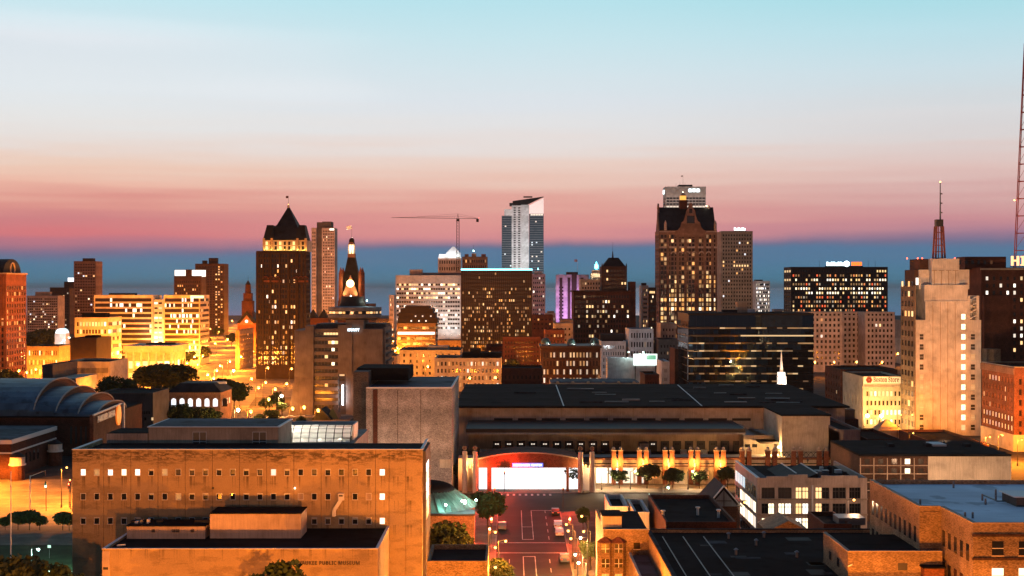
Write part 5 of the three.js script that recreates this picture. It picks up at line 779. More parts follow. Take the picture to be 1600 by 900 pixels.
  const rl = mb(), ry0 = Y(723, 392), ry1 = Y(712, 392); for (let i = 0; i < 11; i++) { const a = PX(1214 + i * 7.6, 391), c = PX(1214 + (i + 1) * 7.6, 391); rl.bar([a, yp + 0.6, d(391)], [c, yp + 2.2, d(391)], 0.06).bar([a, yp + 2.2, d(391)], [c, yp + 0.6, d(391)], 0.06); } rl.bar([PX(1214, 391), yp + 2.2, d(391)], [PX(1297, 391), yp + 2.2, d(391)], 0.07); rl.build('lattice_railing', M.darkSteel, b);
  flood(67, 15.6, -319, PX(1262, 400), 12, -400, 6500, [1, 0.5, 0.2], 'unseen amber floodlight on the loft roof lighting the cream end block', { angle: 0.5, lens: LAMP.sodiumFar });  // unseen floodlight, placed to light the end block clear of the columns
  // dark service volumes between hall and store
  building('service_block', 'grey four storey block tucked right of the convention hall', { x0: 1292, x1: 1312, top: 671, D: 388, dep: 40, wall: M.concrete, side: 'L', sideSpec: { cols: 9, rows: 3, fw: 0.5, fh: 0.4, lit: 0.15, v0: 5, v1: 14 }, front: { cols: 2, rows: 3, fw: 0.5, fh: 0.4, lit: 0.3, v0: 4, v1: 13 } });
  building('water_tank_house', 'dark roof tank house behind the grey service block', { x0: 1304, x1: 1341, top: 655, D: 430, dep: 14, wall: M.brickDark, units: [[1312, 1336, 640, 0.2, M.darkConcrete]] });
}
{ // windowless brick hall left of the tunnel
  const D = 372, b = thing('windowless_hall', 'tall windowless pinkish brick hall with blue flat roof', 'hall', [PX(639, D), 0, -D]), cx = (p, d = D) => PX(p, d) - PX(639, D), y = (p) => PY(p, D), H = y(607);
  mb().box(cx(572), cx(706), 0, H, -48, 0).build('wall', br([0.60, 0.52, 0.47]), b); mb().box(cx(572) + 0.4, cx(706) - 0.4, H + 0.01, H + 0.1, -47.6, -0.4).build('roof', M.roofBlue, b);
  mb().box(cx(572), cx(706), H, H + 0.35, -0.35, 0.12).box(cx(706) - 0.35, cx(706) + 0.12, H, H + 0.35, -48, -0.35).build('coping', M.coping, b);
  for (const px of [621, 657]) mb().box(cx(px), cx(px) + 0.12, 0, H - 0.4, 0, 0.06).build('wall_seam', M.brickBrown, b);
  mb().box(cx(583), cx(590), 0, H - 0.3, -0.01, 0.35).build('pilaster', M.brickDark, b);
  mb().box(cx(548), cx(572), 0, y(583), -40, -6).build('stair_block', br([0.28, 0.19, 0.15]), b); mb().box(cx(548), cx(632), y(600), y(580), -34, -14).build('penthouse', M.roof, b);
  piece('notice_board', M.cream, b, cx(687), cx(706) - 0.3, y(731), y(718), 0, 0.12);
}
// ---------- museum ----------
M.museum = (() => {                            // weathered limestone: soot under the coping and run-off under the sills
  const W = 2048, H = 864;
  const t = dataTex(W, (u, v) => {
    const x = u * 62.2, y = v * 26; let a = 0.86 + 0.16 * (fbm(u, v, 8) - 0.5) + 0.10 * (noise(u * 700, v * 300, 700, 300) - 0.5);
    const gr = noise(x * 1.3, y * 5) * 0.5 + noise(x * 4, y * 9) * 0.3 + noise(x * 9, y * 14) * 0.2, band = smooth(y, 22.2 + 1.6 * noise(x * 0.2, 3), 25) * (1 - 0.5 * smooth(y, 25.4, 26)); a -= 0.42 * band * smooth(gr, 0.34, 0.7) * (0.45 + 0.55 * noise(x * 0.3, 9));
    a -= 0.10 * smooth(noise(x * 0.5, y * 1.2 + 3) * 0.6 + gr * 0.4, 0.5, 0.75);
    for (const r of [22.05, 17.75, 13.4]) { const dd = r - 0.75 - y; if (dd > 0 && dd < 2.4) a -= (r > 20 ? 0.34 : 0.2) * smooth(noise(x * 6.5, Math.floor(r) * 3 + 1), 0.4, 0.85) * (1 - dd / 2.4) * smooth(0.85 - Math.abs(((x - 1.94) / 2.413 + 100.5) % 1 - 0.5) * 3.4, 0, 0.4); }
    return [a, a * 0.985, a * 0.965];
  }, true, 1, H);
  t.repeat.set(1 / 62.2, 1 / 26); t.offset.set(0.5, 0);
  return mat([0.50, 0.375, 0.225], { map: t, rough: 0.9 });
})();
{
  const D = 250, b = thing('museum', 'broad stained stone museum with rows of small square windows', 'museum', [PX(386.5, D), 0, -D]), y = (p) => PY(p, D), cx = (p) => PX(p, D) - PX(386.5, D), X0 = cx(113), X1 = cx(660), H = y(703), wm = mb(), dep = 17;
  const rows = [738, 776, 814], N = 23, c0 = 130, cp = 21.24, hw = 0.5, hh = 0.62;
  // stone skin in upright panels with open joints and real window openings, in front of a dark core
  const joints = [X0]; for (let i = 2; i < N; i += 2) joints.push(cx(c0 + (i - 0.5) * cp)); joints.push(cx(c0 + (N - 0.5) * cp), cx(634), X1);
  for (let k = 0; k + 1 < joints.length; k++) {
    const a = joints[k] + (k ? 0.03 : 0), c = joints[k + 1] - (k + 2 < joints.length ? 0.03 : 0), m = mb(), ins = []; for (let i = 0; i < N; i++) { const x = cx(c0 + i * cp); if (x > a && x < c) ins.push(x); }
    let prev = 0; for (const r of [...rows].reverse()) { const yc = y(r); m.box(a, c, prev, yc - hh, -0.5, 0); let pu = a; for (const x of ins) { m.box(pu, x - hw, yc - hh, yc + hh, -0.5, 0); pu = x + hw; } m.box(pu, c, yc - hh, yc + hh, -0.5, 0); prev = yc + hh; }
    m.box(a, c, prev, H, -0.5, 0); m.build('stone_panel', M.museum, b);
  }
  wm.box(X0, X1, 0, H - 0.8, -dep, -0.5); wm.box(X0, X0 + 0.5, H - 0.8, H, -dep, -0.5).box(X1 - 0.5, X1, H - 0.8, H, -dep, -0.5);
  wm.build('wall', M.museum, b);
  mb().box(X0 + 0.5, X1 - 0.5, H - 0.79, H - 0.7, -dep, -0.5).build('roof', M.roof, b);
  mb().box(X0 - 0.1, X1 + 0.1, H, H + 0.14, -0.5, 0.1).box(X0 - 0.1, X0 + 0.4, H, H + 0.14, -dep, -0.5).box(X1 - 0.4, X1 + 0.1, H, H + 0.14, -dep, -0.5).build('coping', M.coping, b);
  const litSet = { '0,0': W_.white[0], '0,1': W_.warm[2], '0,2': W_.white[0], '0,3': W_.warm[3], '0,4': W_.white[0], '0,6': W_.warm[2], '0,14': W_.white[1], '0,22': W_.white[0], '1,22': W_.white[0], '2,22': W_.warm[3], '1,7': W_.amber[2] };
  const frame = mb().box(-hw, hw, -hh, -hh + 0.09, -0.02, 0.07).box(-hw, hw, hh - 0.09, hh, -0.02, 0.07).box(-hw, -hw + 0.08, -hh + 0.09, hh - 0.09, -0.02, 0.07).box(hw - 0.08, hw, -hh + 0.09, hh - 0.09, -0.02, 0.07).geo();
  rows.forEach((r, j) => { for (let i = 0; i < N; i++) { const x = cx(c0 + i * cp), yc = y(r), closed = j === 1 && (i === 16 || i === 21), w = new THREE.Group(); w.name = 'window'; w.position.set(x, yc, 0); b.add(w);
    piece('pane', closed ? M.tanPink : litSet[j + ',' + i] ?? (rnd() < 0.35 ? M.glassDim : M.glass), w, -hw, hw, -hh, hh, closed ? -0.2 : -0.5, closed ? -0.1 : -0.42); const f = new THREE.Mesh(frame, M.coping); f.name = 'frame'; w.add(f);
    if (!closed && rnd() < 0.4) piece('blind', M.coping, w, -hw + 0.08, hw - 0.08, hh - 0.2 - rnd() * 0.3, hh - 0.08, -0.38, -0.36); } });
  // right side: tall glazed stair slot
  mb().box(X1, X1 + 0.5, 0, H - 0.4, -dep + 1, -1.5).build('side_pier', M.darkConcrete, b);
  for (let i = 0; i < 6; i++) piece('lit_window', i < 4 ? W_.white[i % 2] : W_.amber[1], b, X1 + 0.5, X1 + 0.56, y(728 + i * 15 + 13), y(728 + i * 15), -10, -3);
  // exhaust duct from a second-row window
  const du = mb(), dx = cx(533), dy = y(776); du.box(dx - 0.5, dx + 0.5, dy - 0.6, dy + 0.6, 0, 0.55).bar([dx, dy - 0.5, 0.5], [dx - 1.15, dy - 2.3, 0.6], 0.3).bar([dx - 1.15, dy - 2.3, 0.6], [dx - 1.2, dy - 3.4, 0.6], 0.3); du.build('exhaust_duct', M.coping, b); piece('duct_grille', M.darkSteel, b, dx - 0.34, dx + 0.34, dy + 0.1, dy + 0.35, 0.55, 0.58);
  piece('wall_lamp', LAMP.white, b, cx(460) , cx(461.2), y(763.5), y(762.3), 0, 0.14);
  piece('vent_grille', M.darkSteel, b, cx(331), cx(334.5), y(764.5), y(761), 0, 0.06);
  // penthouses behind the front wing
  const E = 268, ex = (p, q = E) => PX(p, q) - b.position.x, ez = D - E;
  mb().box(ex(232), ex(435), H - 3, PY(668, E), ez - 16, ez).build('penthouse', M.tan, b); mb().box(ex(232) - 0.2, ex(435) + 0.2, PY(668, E), PY(668, E) + 0.2, ez - 16.2, ez + 0.2).build('penthouse_coping', M.coping, b); mb().box(ex(232) + 0.3, ex(435) - 0.3, PY(668, E) + 0.2, PY(668, E) + 0.26, ez - 15.6, ez - 0.4).build('penthouse_roof', M.roofBlue, b);
  for (const px of [301, 394.5]) { piece('penthouse_window', M.glassDim, b, ex(px), ex(px + 22), PY(696, E), PY(675, E), ez, ez + 0.05); const m = mb(), a = ex(px), c = ex(px + 22), q = (a + c) / 2; m.box(a, c, PY(675.4, E), PY(674.6, E), ez + 0.05, ez + 0.16).box(q - 0.06, q + 0.06, PY(696, E), PY(675, E), ez + 0.05, ez + 0.15).box(a, c, PY(690.4, E), PY(689.4, E), ez + 0.05, ez + 0.14).box(a, a + 0.1, PY(696, E), PY(675, E), ez + 0.05, ez + 0.14).box(c - 0.1, c, PY(696, E), PY(675, E), ez + 0.05, ez + 0.14); m.build('window_frame', M.coping, b); }
  const lv = mb(); for (let i = 0; i < 26; i++) { const a = lerp(ex(168), ex(231), i / 26); lv.box(a, a + 0.18, H - 2, PY(678, E), ez + 0.4, ez + 0.52); } mb().box(ex(168), ex(231.5), H - 3, PY(677, E), ez - 9, ez + 0.4).build('plant_room', M.tan, b); lv.build('plant_room_louvre', M.tanPink, b, { kind: 'stuff' }); mb().box(ex(168), ex(231), PY(677, E), PY(677, E) + 0.1, ez - 9, ez + 0.3).build('plant_room_roof', M.roof, b);
  // left wing running back
  mb().box(X0 + 0.3, ex(168), H - 3.2, H - 2.4, -60, -dep).build('rear_roof', M.roof, b); mb().box(ex(232), ex(560, 290), 0, H - 2.4, -60, -dep - 0.02).build('rear_wing', M.concrete, b);
  // low front wing
  const L = 228.6, lz = D - L, lx0 = PX(160, L) - b.position.x, lx1 = PX(590, L) - b.position.x, LH = PY(858, L);
  mb().box(lx0, lx1, 0, LH - 0.4, 0.02, lz).box(lx0, lx1, LH - 0.4, LH, lz - 0.4, lz).box(lx0, lx0 + 0.4, LH - 0.4, LH, 0.02, lz - 0.4).box(lx1 - 0.4, lx1, LH - 0.4, LH, 0.02, lz - 0.4).build('front_wing', M.museum, b);
  mb().box(lx0 + 0.4, lx1 - 0.4, LH - 0.39, LH - 0.3, 0.03, lz - 0.4).build('front_wing_roof', M.roof, b); mb().box(lx0 - 0.1, lx1 + 0.1, LH, LH + 0.1, lz - 0.45, lz + 0.1).box(lx0 - 0.1, lx0 + 0.4, LH, LH + 0.1, 0.05, lz - 0.45).box(lx1 - 0.4, lx1 + 0.1, LH, LH + 0.1, 0.05, lz - 0.45).build('front_wing_coping', M.coping, b);
  mb().box(lx0 - 0.02, lx0 + 1.2, 0, LH - 0.35, lz, lz + 0.12).build('corner_pier', M.tanPink, b); piece('corner_vent', M.darkSteel, b, lx0 + 0.15, lx0 + 0.95, PY(890, L), PY(886, L), lz + 0.12, lz + 0.15);
  text('MILWAUKEE PUBLIC MUSEUM', 0.62, 0.12, M.darkConcrete, b, PX(506, L) - b.position.x, PY(882.5, L), lz, { name: 'wall_lettering', w: PX(562, L) - PX(450, L) });
  const Q = 240, qz = D - Q, qx = (p) => PX(p, Q) - b.position.x;
  mb().box(qx(328), qx(470), LH - 0.3, PY(803, Q), qz - 7, qz).build('roof_house', M.tanPink, b); mb().box(qx(328) - 0.1, qx(470) + 0.1, PY(803, Q), PY(803, Q) + 0.15, qz - 7, qz + 0.1).build('roof_house_top', M.roof, b);
  mb().box(qx(199), qx(321), LH - 0.3, PY(822, Q), qz - 6, qz + 0.4).build('roof_shed', M.tanPink, b); mb().box(qx(199) - 0.1, qx(321) + 0.1, PY(822, Q), PY(822, Q) + 0.15, qz - 6, qz + 0.5).build('roof_shed_top', M.roof, b);
  for (const px of [238, 270, 276, 299]) piece('shed_vent', M.darkConcrete, b, qx(px), qx(px + 5), PY(831, Q), PY(826.5, Q), qz + 0.4, qz + 0.55);
  for (const [px, w, h] of [[200, 6, 4], [206, 5, 3], [214, 4, 5], [225, 3, 6], [240, 10, 4], [300, 24, 5]]) piece('roof_unit', pick([M.coping, M.steel, M.roofGrey]), b, qx(px), qx(px + w), PY(822, Q), PY(822 - h, Q) + 0.15, qz - 3, qz - 1.8);
  mb().bar([qx(207), LH + 0.2, lz - 2.2], [qx(219), LH + 0.3, lz - 2.2], 0.12).bar([qx(207), LH + 0.2, lz - 2.2], [qx(205), LH, lz - 3], 0.1).build('roof_hatch', M.coping, b);
}
{ // lit conservatory behind the museum roof
  const D = 284, b = thing('conservatory', 'brightly lit white glass barrel conservatory behind the museum roof', 'greenhouse', [PX(486, D), 0, -D]), cx = (p) => PX(p, D) - PX(486, D), x0 = cx(430), x1 = cx(547), y0 = PY(703, D), y1 = PY(667, D), n = 6, gl = mat([0.86, 0.87, 0.86], { rough: 0.75, transmission: 0.75, thickness: 0 });
  mb().box(x0, x1, 0, y0, -12, 0).build('base', M.concrete, b);
  const pt = (t) => { const a = t * Math.PI / 2; return [lerp(y0, y1, Math.sin(a)), -4.4 * (1 - Math.cos(a))]; };
  for (let k = 0; k < 9; k++) for (let j = 0; j < n; j++) { const a = lerp(x0, x1, k / 9) + 0.05, c = lerp(x0, x1, (k + 1) / 9) - 0.05, [ya, za] = pt(j / n), [yb, zb] = pt((j + 1) / n); mb().quad([a, ya + 0.03, za], [c, ya + 0.03, za], [c, yb - 0.03, zb], [a, yb - 0.03, zb]).build('pane', gl, b); }
  const fr = mb(); for (let k = 0; k <= 9; k++) for (let j = 0; j < n; j++) { const x = lerp(x0, x1, k / 9), [ya, za] = pt(j / n), [yb, zb] = pt((j + 1) / n); fr.bar([x, ya, za + 0.05], [x, yb, zb + 0.05], 0.07); } for (let j = 0; j <= n; j++) { const [ya, za] = pt(j / n); fr.bar([x0, ya, za + 0.06], [x1, ya, za + 0.06], 0.05); } fr.build('frame', M.darkSteel, b); mb().box(x0, x1, y0, y1, -12.2, -12).build('back_wall', M.whitePaint, b);
  [[0.13, 170], [0.3, 100], [0.55, 60], [0.82, 34]].forEach(([t, I]) => { pointLamp(b, lerp(x0, x1, t), y0 + 1.6, -5.5, [1, 0.88, 0.7], I, LAMP.white, 'unseen_inner_lamp'); });  // unseen lamps inside, strongest at the left, placed to light the panes
  mb().box(x0, x1, y1 - 0.2, y1, -12, -4.4).build('roof', M.roofBlue, b); mb().box(x1, x1 + 0.3, y0, y1, -12, -4).box(x0 - 0.3, x0, y0, y1, -12, -4).build('end_wall', M.white, b);
  const l = thing('conservatory_lamp', 'glaring lamp at the left end of the glass conservatory', 'lamp', [PX(426, 276), PY(696, 276), -277.5]); mb().bar([0, -2, 0], [0, 0, 0], 0.06).build('post', M.darkSteel, l); pointLamp(l, 0, 0.2, 0, [1, 0.86, 0.66], 260, LAMP.white); pointLamp(l, 0.5, 0.2, 0, [1, 0.86, 0.66], 160, LAMP.white);
  for (const px of [470, 500, 528]) { const q = thing('conservatory_lamp', `small lamp on the gravel before the conservatory, ${px < 480 ? 'left' : px < 510 ? 'middle' : 'right'} one`, 'lamp', [PX(px, 279), PY(703, 279), -279.5]); mb().bar([0, -2, 0], [0, 0, 0], 0.05).build('post', M.darkSteel, q); pointLamp(q, 0, 0.2, 0, [1, 0.9, 0.74], 40, LAMP.white); }
}
{ // round planetarium with copper ring
  const D = 300, b = thing('dome_theatre', 'round theatre with green copper ring roof and dark dome beside the museum', 'theatre', [PX(664, D), 0, -D - 8]), R = 10.4, y = (p) => PY(p, D);
  mb().cyl(0, 0, R, R, 0, 7.2, 40).build('drum', M.brickTan, b); mb().cyl(0, 0, R + 0.5, R * 0.58, 7.2, 10.6, 40).build('ring_roof', M.copper, b);
  const ribs = mb(); for (let i = 0; i < 44; i++) { const a = i / 44 * Math.PI * 2, c = Math.cos(a), s = Math.sin(a); ribs.bar([c * (R + 0.5), 7.3, s * (R + 0.5)], [c * R * 0.58, 10.7, s * R * 0.58], 0.06); } ribs.build('ring_seam', M.copper, b, { kind: 'stuff' });
  const dm = new THREE.Mesh(new THREE.SphereGeometry(R * 0.58, 24, 10, 0, Math.PI * 2, 0, Math.PI / 2), M.roof); dm.name = 'dome'; dm.scale.y = 0.34; dm.position.y = 10.6; b.add(dm);
  mb().box(1, 10.6, 0, 6.8, 6, 12).build('lobby', M.brickTan, b); mb().box(0.9, 10.8, 6.8, 7.2, 5.9, 12.2).build('lobby_roof', M.roofGrey, b);
  for (const [x, z] of [[4, 8.2], [7.5, 5.6], [9.6, 2.4]]) { const l = thing('ring_roof_lamp', `green white lamp on the copper ring, ${x < 5 ? 'first' : x < 8 ? 'second' : 'third'} from the museum wall`, 'lamp', [b.position.x + x * 1.12, 7.3, b.position.z + z * 1.12], 'lamps on the copper ring'); mb().bar([0, 0, 0], [0, 1.2, 0], 0.06).build('post', M.darkSteel, l); pointLamp(l, 0, 1.4, 0, [0.5, 1, 0.82], 130, LAMP.green); }
  const l = thing('corner_lamp', 'dazzling white lamp at the tip of the copper ring roof', 'lamp', [PX(724, D), 7.2, -D - 2]); mb().bar([0, 0, 0], [0, 1.6, 0], 0.07).build('post', M.darkSteel, l); for (const q of [-0.3, 0.3]) pointLamp(l, q, 1.8, 0, [0.85, 1, 0.85], 110, LAMP.white);
}
// ---------- arena at the left ----------
{
  const K = 1.15, D = 400 * K, kx = (x) => x * K, kh = (h) => EYE - (EYE - h) * K, b = thing('barrel_arena', 'brick arena with four stepped blue barrel roofs', 'arena', [kx(-125), 0, -D]), ox = b.position.x;
  const vault = (x0, x1, zf, half, ye, yc) => { x0 = kx(x0) - ox; x1 = kx(x1) - ox; half *= K; ye = kh(ye); yc = kh(yc); const g = mb(), n = 16, pt = (i, k = 1) => { const a = i / n * Math.PI; return [ye + Math.sin(a) * (yc - ye) * k, zf - half + Math.cos(a) * half]; }; for (let i = 0; i < n; i++) { const [y0, z0] = pt(i), [y1, z1] = pt(i + 1); g.quad([x0, y0, z0], [x1, y0, z0], [x1, y1, z1], [x0, y1, z1]); } g.build('barrel_roof', M.metalBlue, b); const c = mb(); for (let i = 0; i < n; i++) { const [y0, z0] = pt(i), [y1, z1] = pt(i + 1); c.quad([x1 - 0.05, ye, zf - half], [x1 - 0.05, y0, z0], [x1 - 0.05, y1, z1], [x1 - 0.05, ye, zf - half]); } c.build('arch_end', M.brick, b); const r = mb(); for (let i = 0; i < n; i++) { const [y0, z0] = pt(i, 1.01), [y1, z1] = pt(i + 1, 1.01); r.bar([x1, y0, z0], [x1, y1, z1], 0.2); } r.build('arch_rim', M.tanPink, b); };
  vault(-260, -136, 0, 23, 18.2, 27.4); vault(-137, -129.5, 0.6, 21, 18.2, 25.2); vault(-130, -123, 1.2, 18.5, 18.2, 23.4); vault(-124, -117.5, 1.8, 15, 18.2, 21.4);
  const xe = kx(-117) - ox, eh = kh(18.2); mb().box(kx(-260) - ox, xe, 0, eh - 0.2, -52, 2.5).build('wall', M.brickDark, b); mb().box(kx(-260) - ox, xe, eh - 0.19, eh + 0.1, -52, 3).build('eave', M.roof, b);
  for (let i = 0; i < 4; i++) mb().box(xe - 9 + i * 1.6, xe - 8.4 + i * 1.6, 4, 9.6, 2.5, 2.6).build('slot_window', M.glassDim, b);
  // sign wall along the right flank
  const A = 443, B = 483, s = thing('arena_sign_wall', 'brick sign wall with orange ball emblem and pale edge', 'sign', [PX(146, A), 0, -A]), x1 = PX(190, B) - PX(146, A), zz = A - B, hA = PY(649, A), hB = PY(631, B);
  const q = mb(); q.quad([0, 0, 0], [x1, 0, zz], [x1, hB, zz], [0, hA, 0]).quad([x1 - 1.2, 0, zz], [-1.2, 0, 0], [-1.2, hA, 0], [x1 - 1.2, hB, zz]).quad([0, hA, 0], [x1, hB, zz], [x1 - 1.2, hB, zz], [-1.2, hA, 0]).quad([-1.2, 0, 0], [0, 0, 0], [0, hA, 0], [-1.2, hA, 0]); q.build('wall', M.brick, s);
  mb().bar([0, hA + 0.1, 0], [x1, hB + 0.1, zz], 0.25).box(x1 - 1.2, x1 + 0.8, 0, hB + 0.2, zz - 1.2, zz).build('coping', M.coping, s);
  const ang = Math.atan2(-zz, x1), at = (t, h, o = 0.35) => [x1 * t + Math.sin(ang) * o, h, zz * t + Math.cos(ang) * o];
  const ball = new THREE.Mesh(new THREE.CylinderGeometry(3.4, 3.4, 0.5, 26), glow([1, 0.2, 0.02], 0.8, [0.5, 0.12, 0.02])); ball.name = 'ball_emblem_light'; ball.rotation.order = 'YXZ'; ball.rotation.y = ang; ball.rotation.x = Math.PI / 2; ball.position.set(...at(0.84, PY(649, 476))); s.add(ball);
  const tx = text('PANTHER ARENA', 2.0, 0.2, M.whitePaint, s, 0, 0, 0, { name: 'wall_lettering', ry: ang, w: 24 }); tx.position.set(...at(0.4, PY(656, 456)));
  // low entrance wing with pale fascia and turrets
  const E = 403, HF = 11.2, xf = PX(17, E), w = thing('arena_entrance_wing', 'low brick wing with blue roof, white fascia and round turrets', 'building', [xf, 0, -E]), L = -39;
  mb().box(-70, 0, 0, HF - 2.2, L, 0).build('wall', M.brickDark, w); mb().box(-70, 0.5, HF - 1.2, HF, L - 0.4, 0.6).build('fascia', M.coping, w); mb().box(-70, 0.1, HF, HF + 0.2, L, 0.2).build('roof', M.roofBlue, w); mb().box(-70, 0, HF - 2.2, HF - 1.2, L, 0).build('frieze', M.brickDark, w);
  mb().box(-70, 0.35, HF - 4, HF - 3.6, L - 0.2, 0.35).build('string_course', M.coping, w);
  for (const [z, r, h] of [[2.2, 2.1, 1], [-31, 2.1, 1]]) { const X = 2.6; mb().cyl(X, z, r, r, 0, 4.2, 14).build('turret', M.brickDark, w); mb().cyl(X, z, r + 0.3, r + 0.3, 4.2, 4.6, 14).build('turret_band', M.coping, w); mb().cyl(X, z, r, r, 4.6, 6.6, 14).build('turret_lantern', M.white, w); mb().cyl(X, z, r + 0.2, 0.6, 6.6, 7.8, 14).build('turret_roof', M.slate, w); }
  for (let i = 0; i < 5; i++) piece('slot_window', M.glass, w, 0, 0.06, 3, 6, -10 - i * 3.4, -8.6 - i * 3.4);
}
// ---------- mid-left low buildings ----------
building('ribbed_block', 'dark ribbed box with a row of small lit windows at its foot', { x0: 153, x1: 264, top: 614, D: 520, dep: 24, wall: M.darkConcrete, parapet: 0.5, front: { cols: 30, rows: 1, fw: 0.7, fh: 0.1, lit: 0, v0: 3, v1: 14, small: true, dark: M.glass } });
{ const D = 519, o = scene.getObjectByName('ribbed_block'); for (let i = 0; i < 5; i++) piece('window', i === 3 ? M.glass : W_.warm[1], o, PX(192 + i * 11, D) - o.position.x, PX(195 + i * 11, D) - o.position.x, PY(657, D), PY(652.5, D), 0.4, 0.5); }
{
  const D = 560, b = building('arched_depot', 'low brick depot with bright white arched windows', { x0: 264, x1: 362, top: 613, D, dep: 22, wall: M.brickPink, roof: M.slate }), { H, hw, dep } = info(b), cx = (p) => PX(p, D) - b.position.x;
  mb().hip(-hw - 0.5, hw + 0.5, -dep - 0.5, 0.9, H, H + 3.4, 0.62).build('hip_roof', M.slate, b); mb().box(cx(305), cx(345), H + 2.6, H + 3.5, -dep / 2 - 0.6, -dep / 2 + 0.6).build('ridge_skylight', M.coping, b);
  [268, 281, 294, 307, 320, 333, 348].forEach((px, i) => { const a = cx(px), w = 1.9; piece('window', i === 6 ? M.glassBrown : W_.white[2], b, a, a + w, PY(635, D), PY(626, D), 0.36, 0.44); const h = new THREE.Mesh(new THREE.CircleGeometry(w / 2, 10, 0, Math.PI), i === 6 ? M.glassBrown : W_.white[2]); h.name = 'window_arch'; h.position.set(a + w / 2, PY(626, D), 0.42); b.add(h); const t = new THREE.Mesh(new THREE.TorusGeometry(w / 2 + 0.12, 0.14, 5, 10, Math.PI), M.tan); t.name = 'arch_trim'; t.position.set(a + w / 2, PY(626, D), 0.42); b.add(t); });
  for (let i = 0; i < 4; i++) piece('window', W_.white[3], b, hw, hw + 0.06, PY(635, D), PY(626, D), -3 - i * 4.4, -5 - i * 4.4);
}
building('brown_box', 'plain brown windowless box above low roofs left of the avenue', { x0: 110, x1: 174, top: 528, D: 700, dep: 26, wall: M.brownPanel, units: [[133, 151, 524, 0.3, M.roof]], side: 'R' });
building('museum_annex', 'orange lit civic hall with dark frieze right of the brown box', { x0: 100, x1: 200, top: 565, D: 640, dep: 30, wall: M.cream, front: { cols: 34, rows: 1, fw: 0.6, fh: 0.8, v0: 15.4, v1: 18.4, lit: 0, dark: M.glass, small: true } });
{ const D = 600, b = building('slatted_hall', 'black box hall with orange slatted side wall', { x0: 66, x1: 121, top: 570, D, dep: 34, wall: M.darkConcrete }), { hw, H, dep } = info(b); mb().box(hw, hw + 9, 0, H - 6, -dep, -3).build('side_wing', M.cream, b); for (let i = 0; i < 9; i++) mb().box(hw + 0.6 + i, hw + 0.75 + i, 0, H - 6, -3, -2.6).build('slat', M.darkSteel, b); piece('lit_window', W_.white[0], b, hw + 7.6, hw + 9.2, 1.5, 4, -2.98, -2.5); }
building('low_shed', 'low pale arcade beside the barrel roof tower', { x0: 42, x1: 118, top: 541, D: 800, dep: 30, wall: M.brickTan, front: { cols: 14, rows: 3, fw: 0.5, fh: 0.5, lit: 0.35, mats: W_.warm, v0: 4, v1: 20 } });
{ const D = 900, o = thing('arched_pavilion', 'small white lit arched glass pavilion', 'pavilion', [PX(94, D), 0, -D]); mb().box(-3.4, 3.4, 0, PY(521, D), -8, 0).build('wall', M.white, o); const a = new THREE.Mesh(new THREE.CylinderGeometry(3.2, 3.2, 8, 18, 1, false, 0, Math.PI), glow([0.7, 0.95, 1], 1.1)); a.name = 'arched_window_light'; a.rotation.set(Math.PI / 2, 0, 0); a.rotation.y = Math.PI / 2; a.position.set(0, PY(521, D), -4); o.add(a);
  for (const [px, py] of [[100, 532], [108, 528], [96, 536]]) { const l = thing('pavilion_lamp', 'glaring white lamp cluster beside the arched pavilion', 'lamp', [PX(px, D - 10), 0, -D + 10], 'lamps beside the pavilion'); mb().cyl(0, 0, 0.12, 0.1, 0, PY(py, D - 10), 6).build('post', M.darkSteel, l); for (const q of [-0.3, 0.3]) pointLamp(l, q, PY(py, D - 10) + 0.2, 0, [0.95, 0.98, 1], 130, LAMP.white); } }

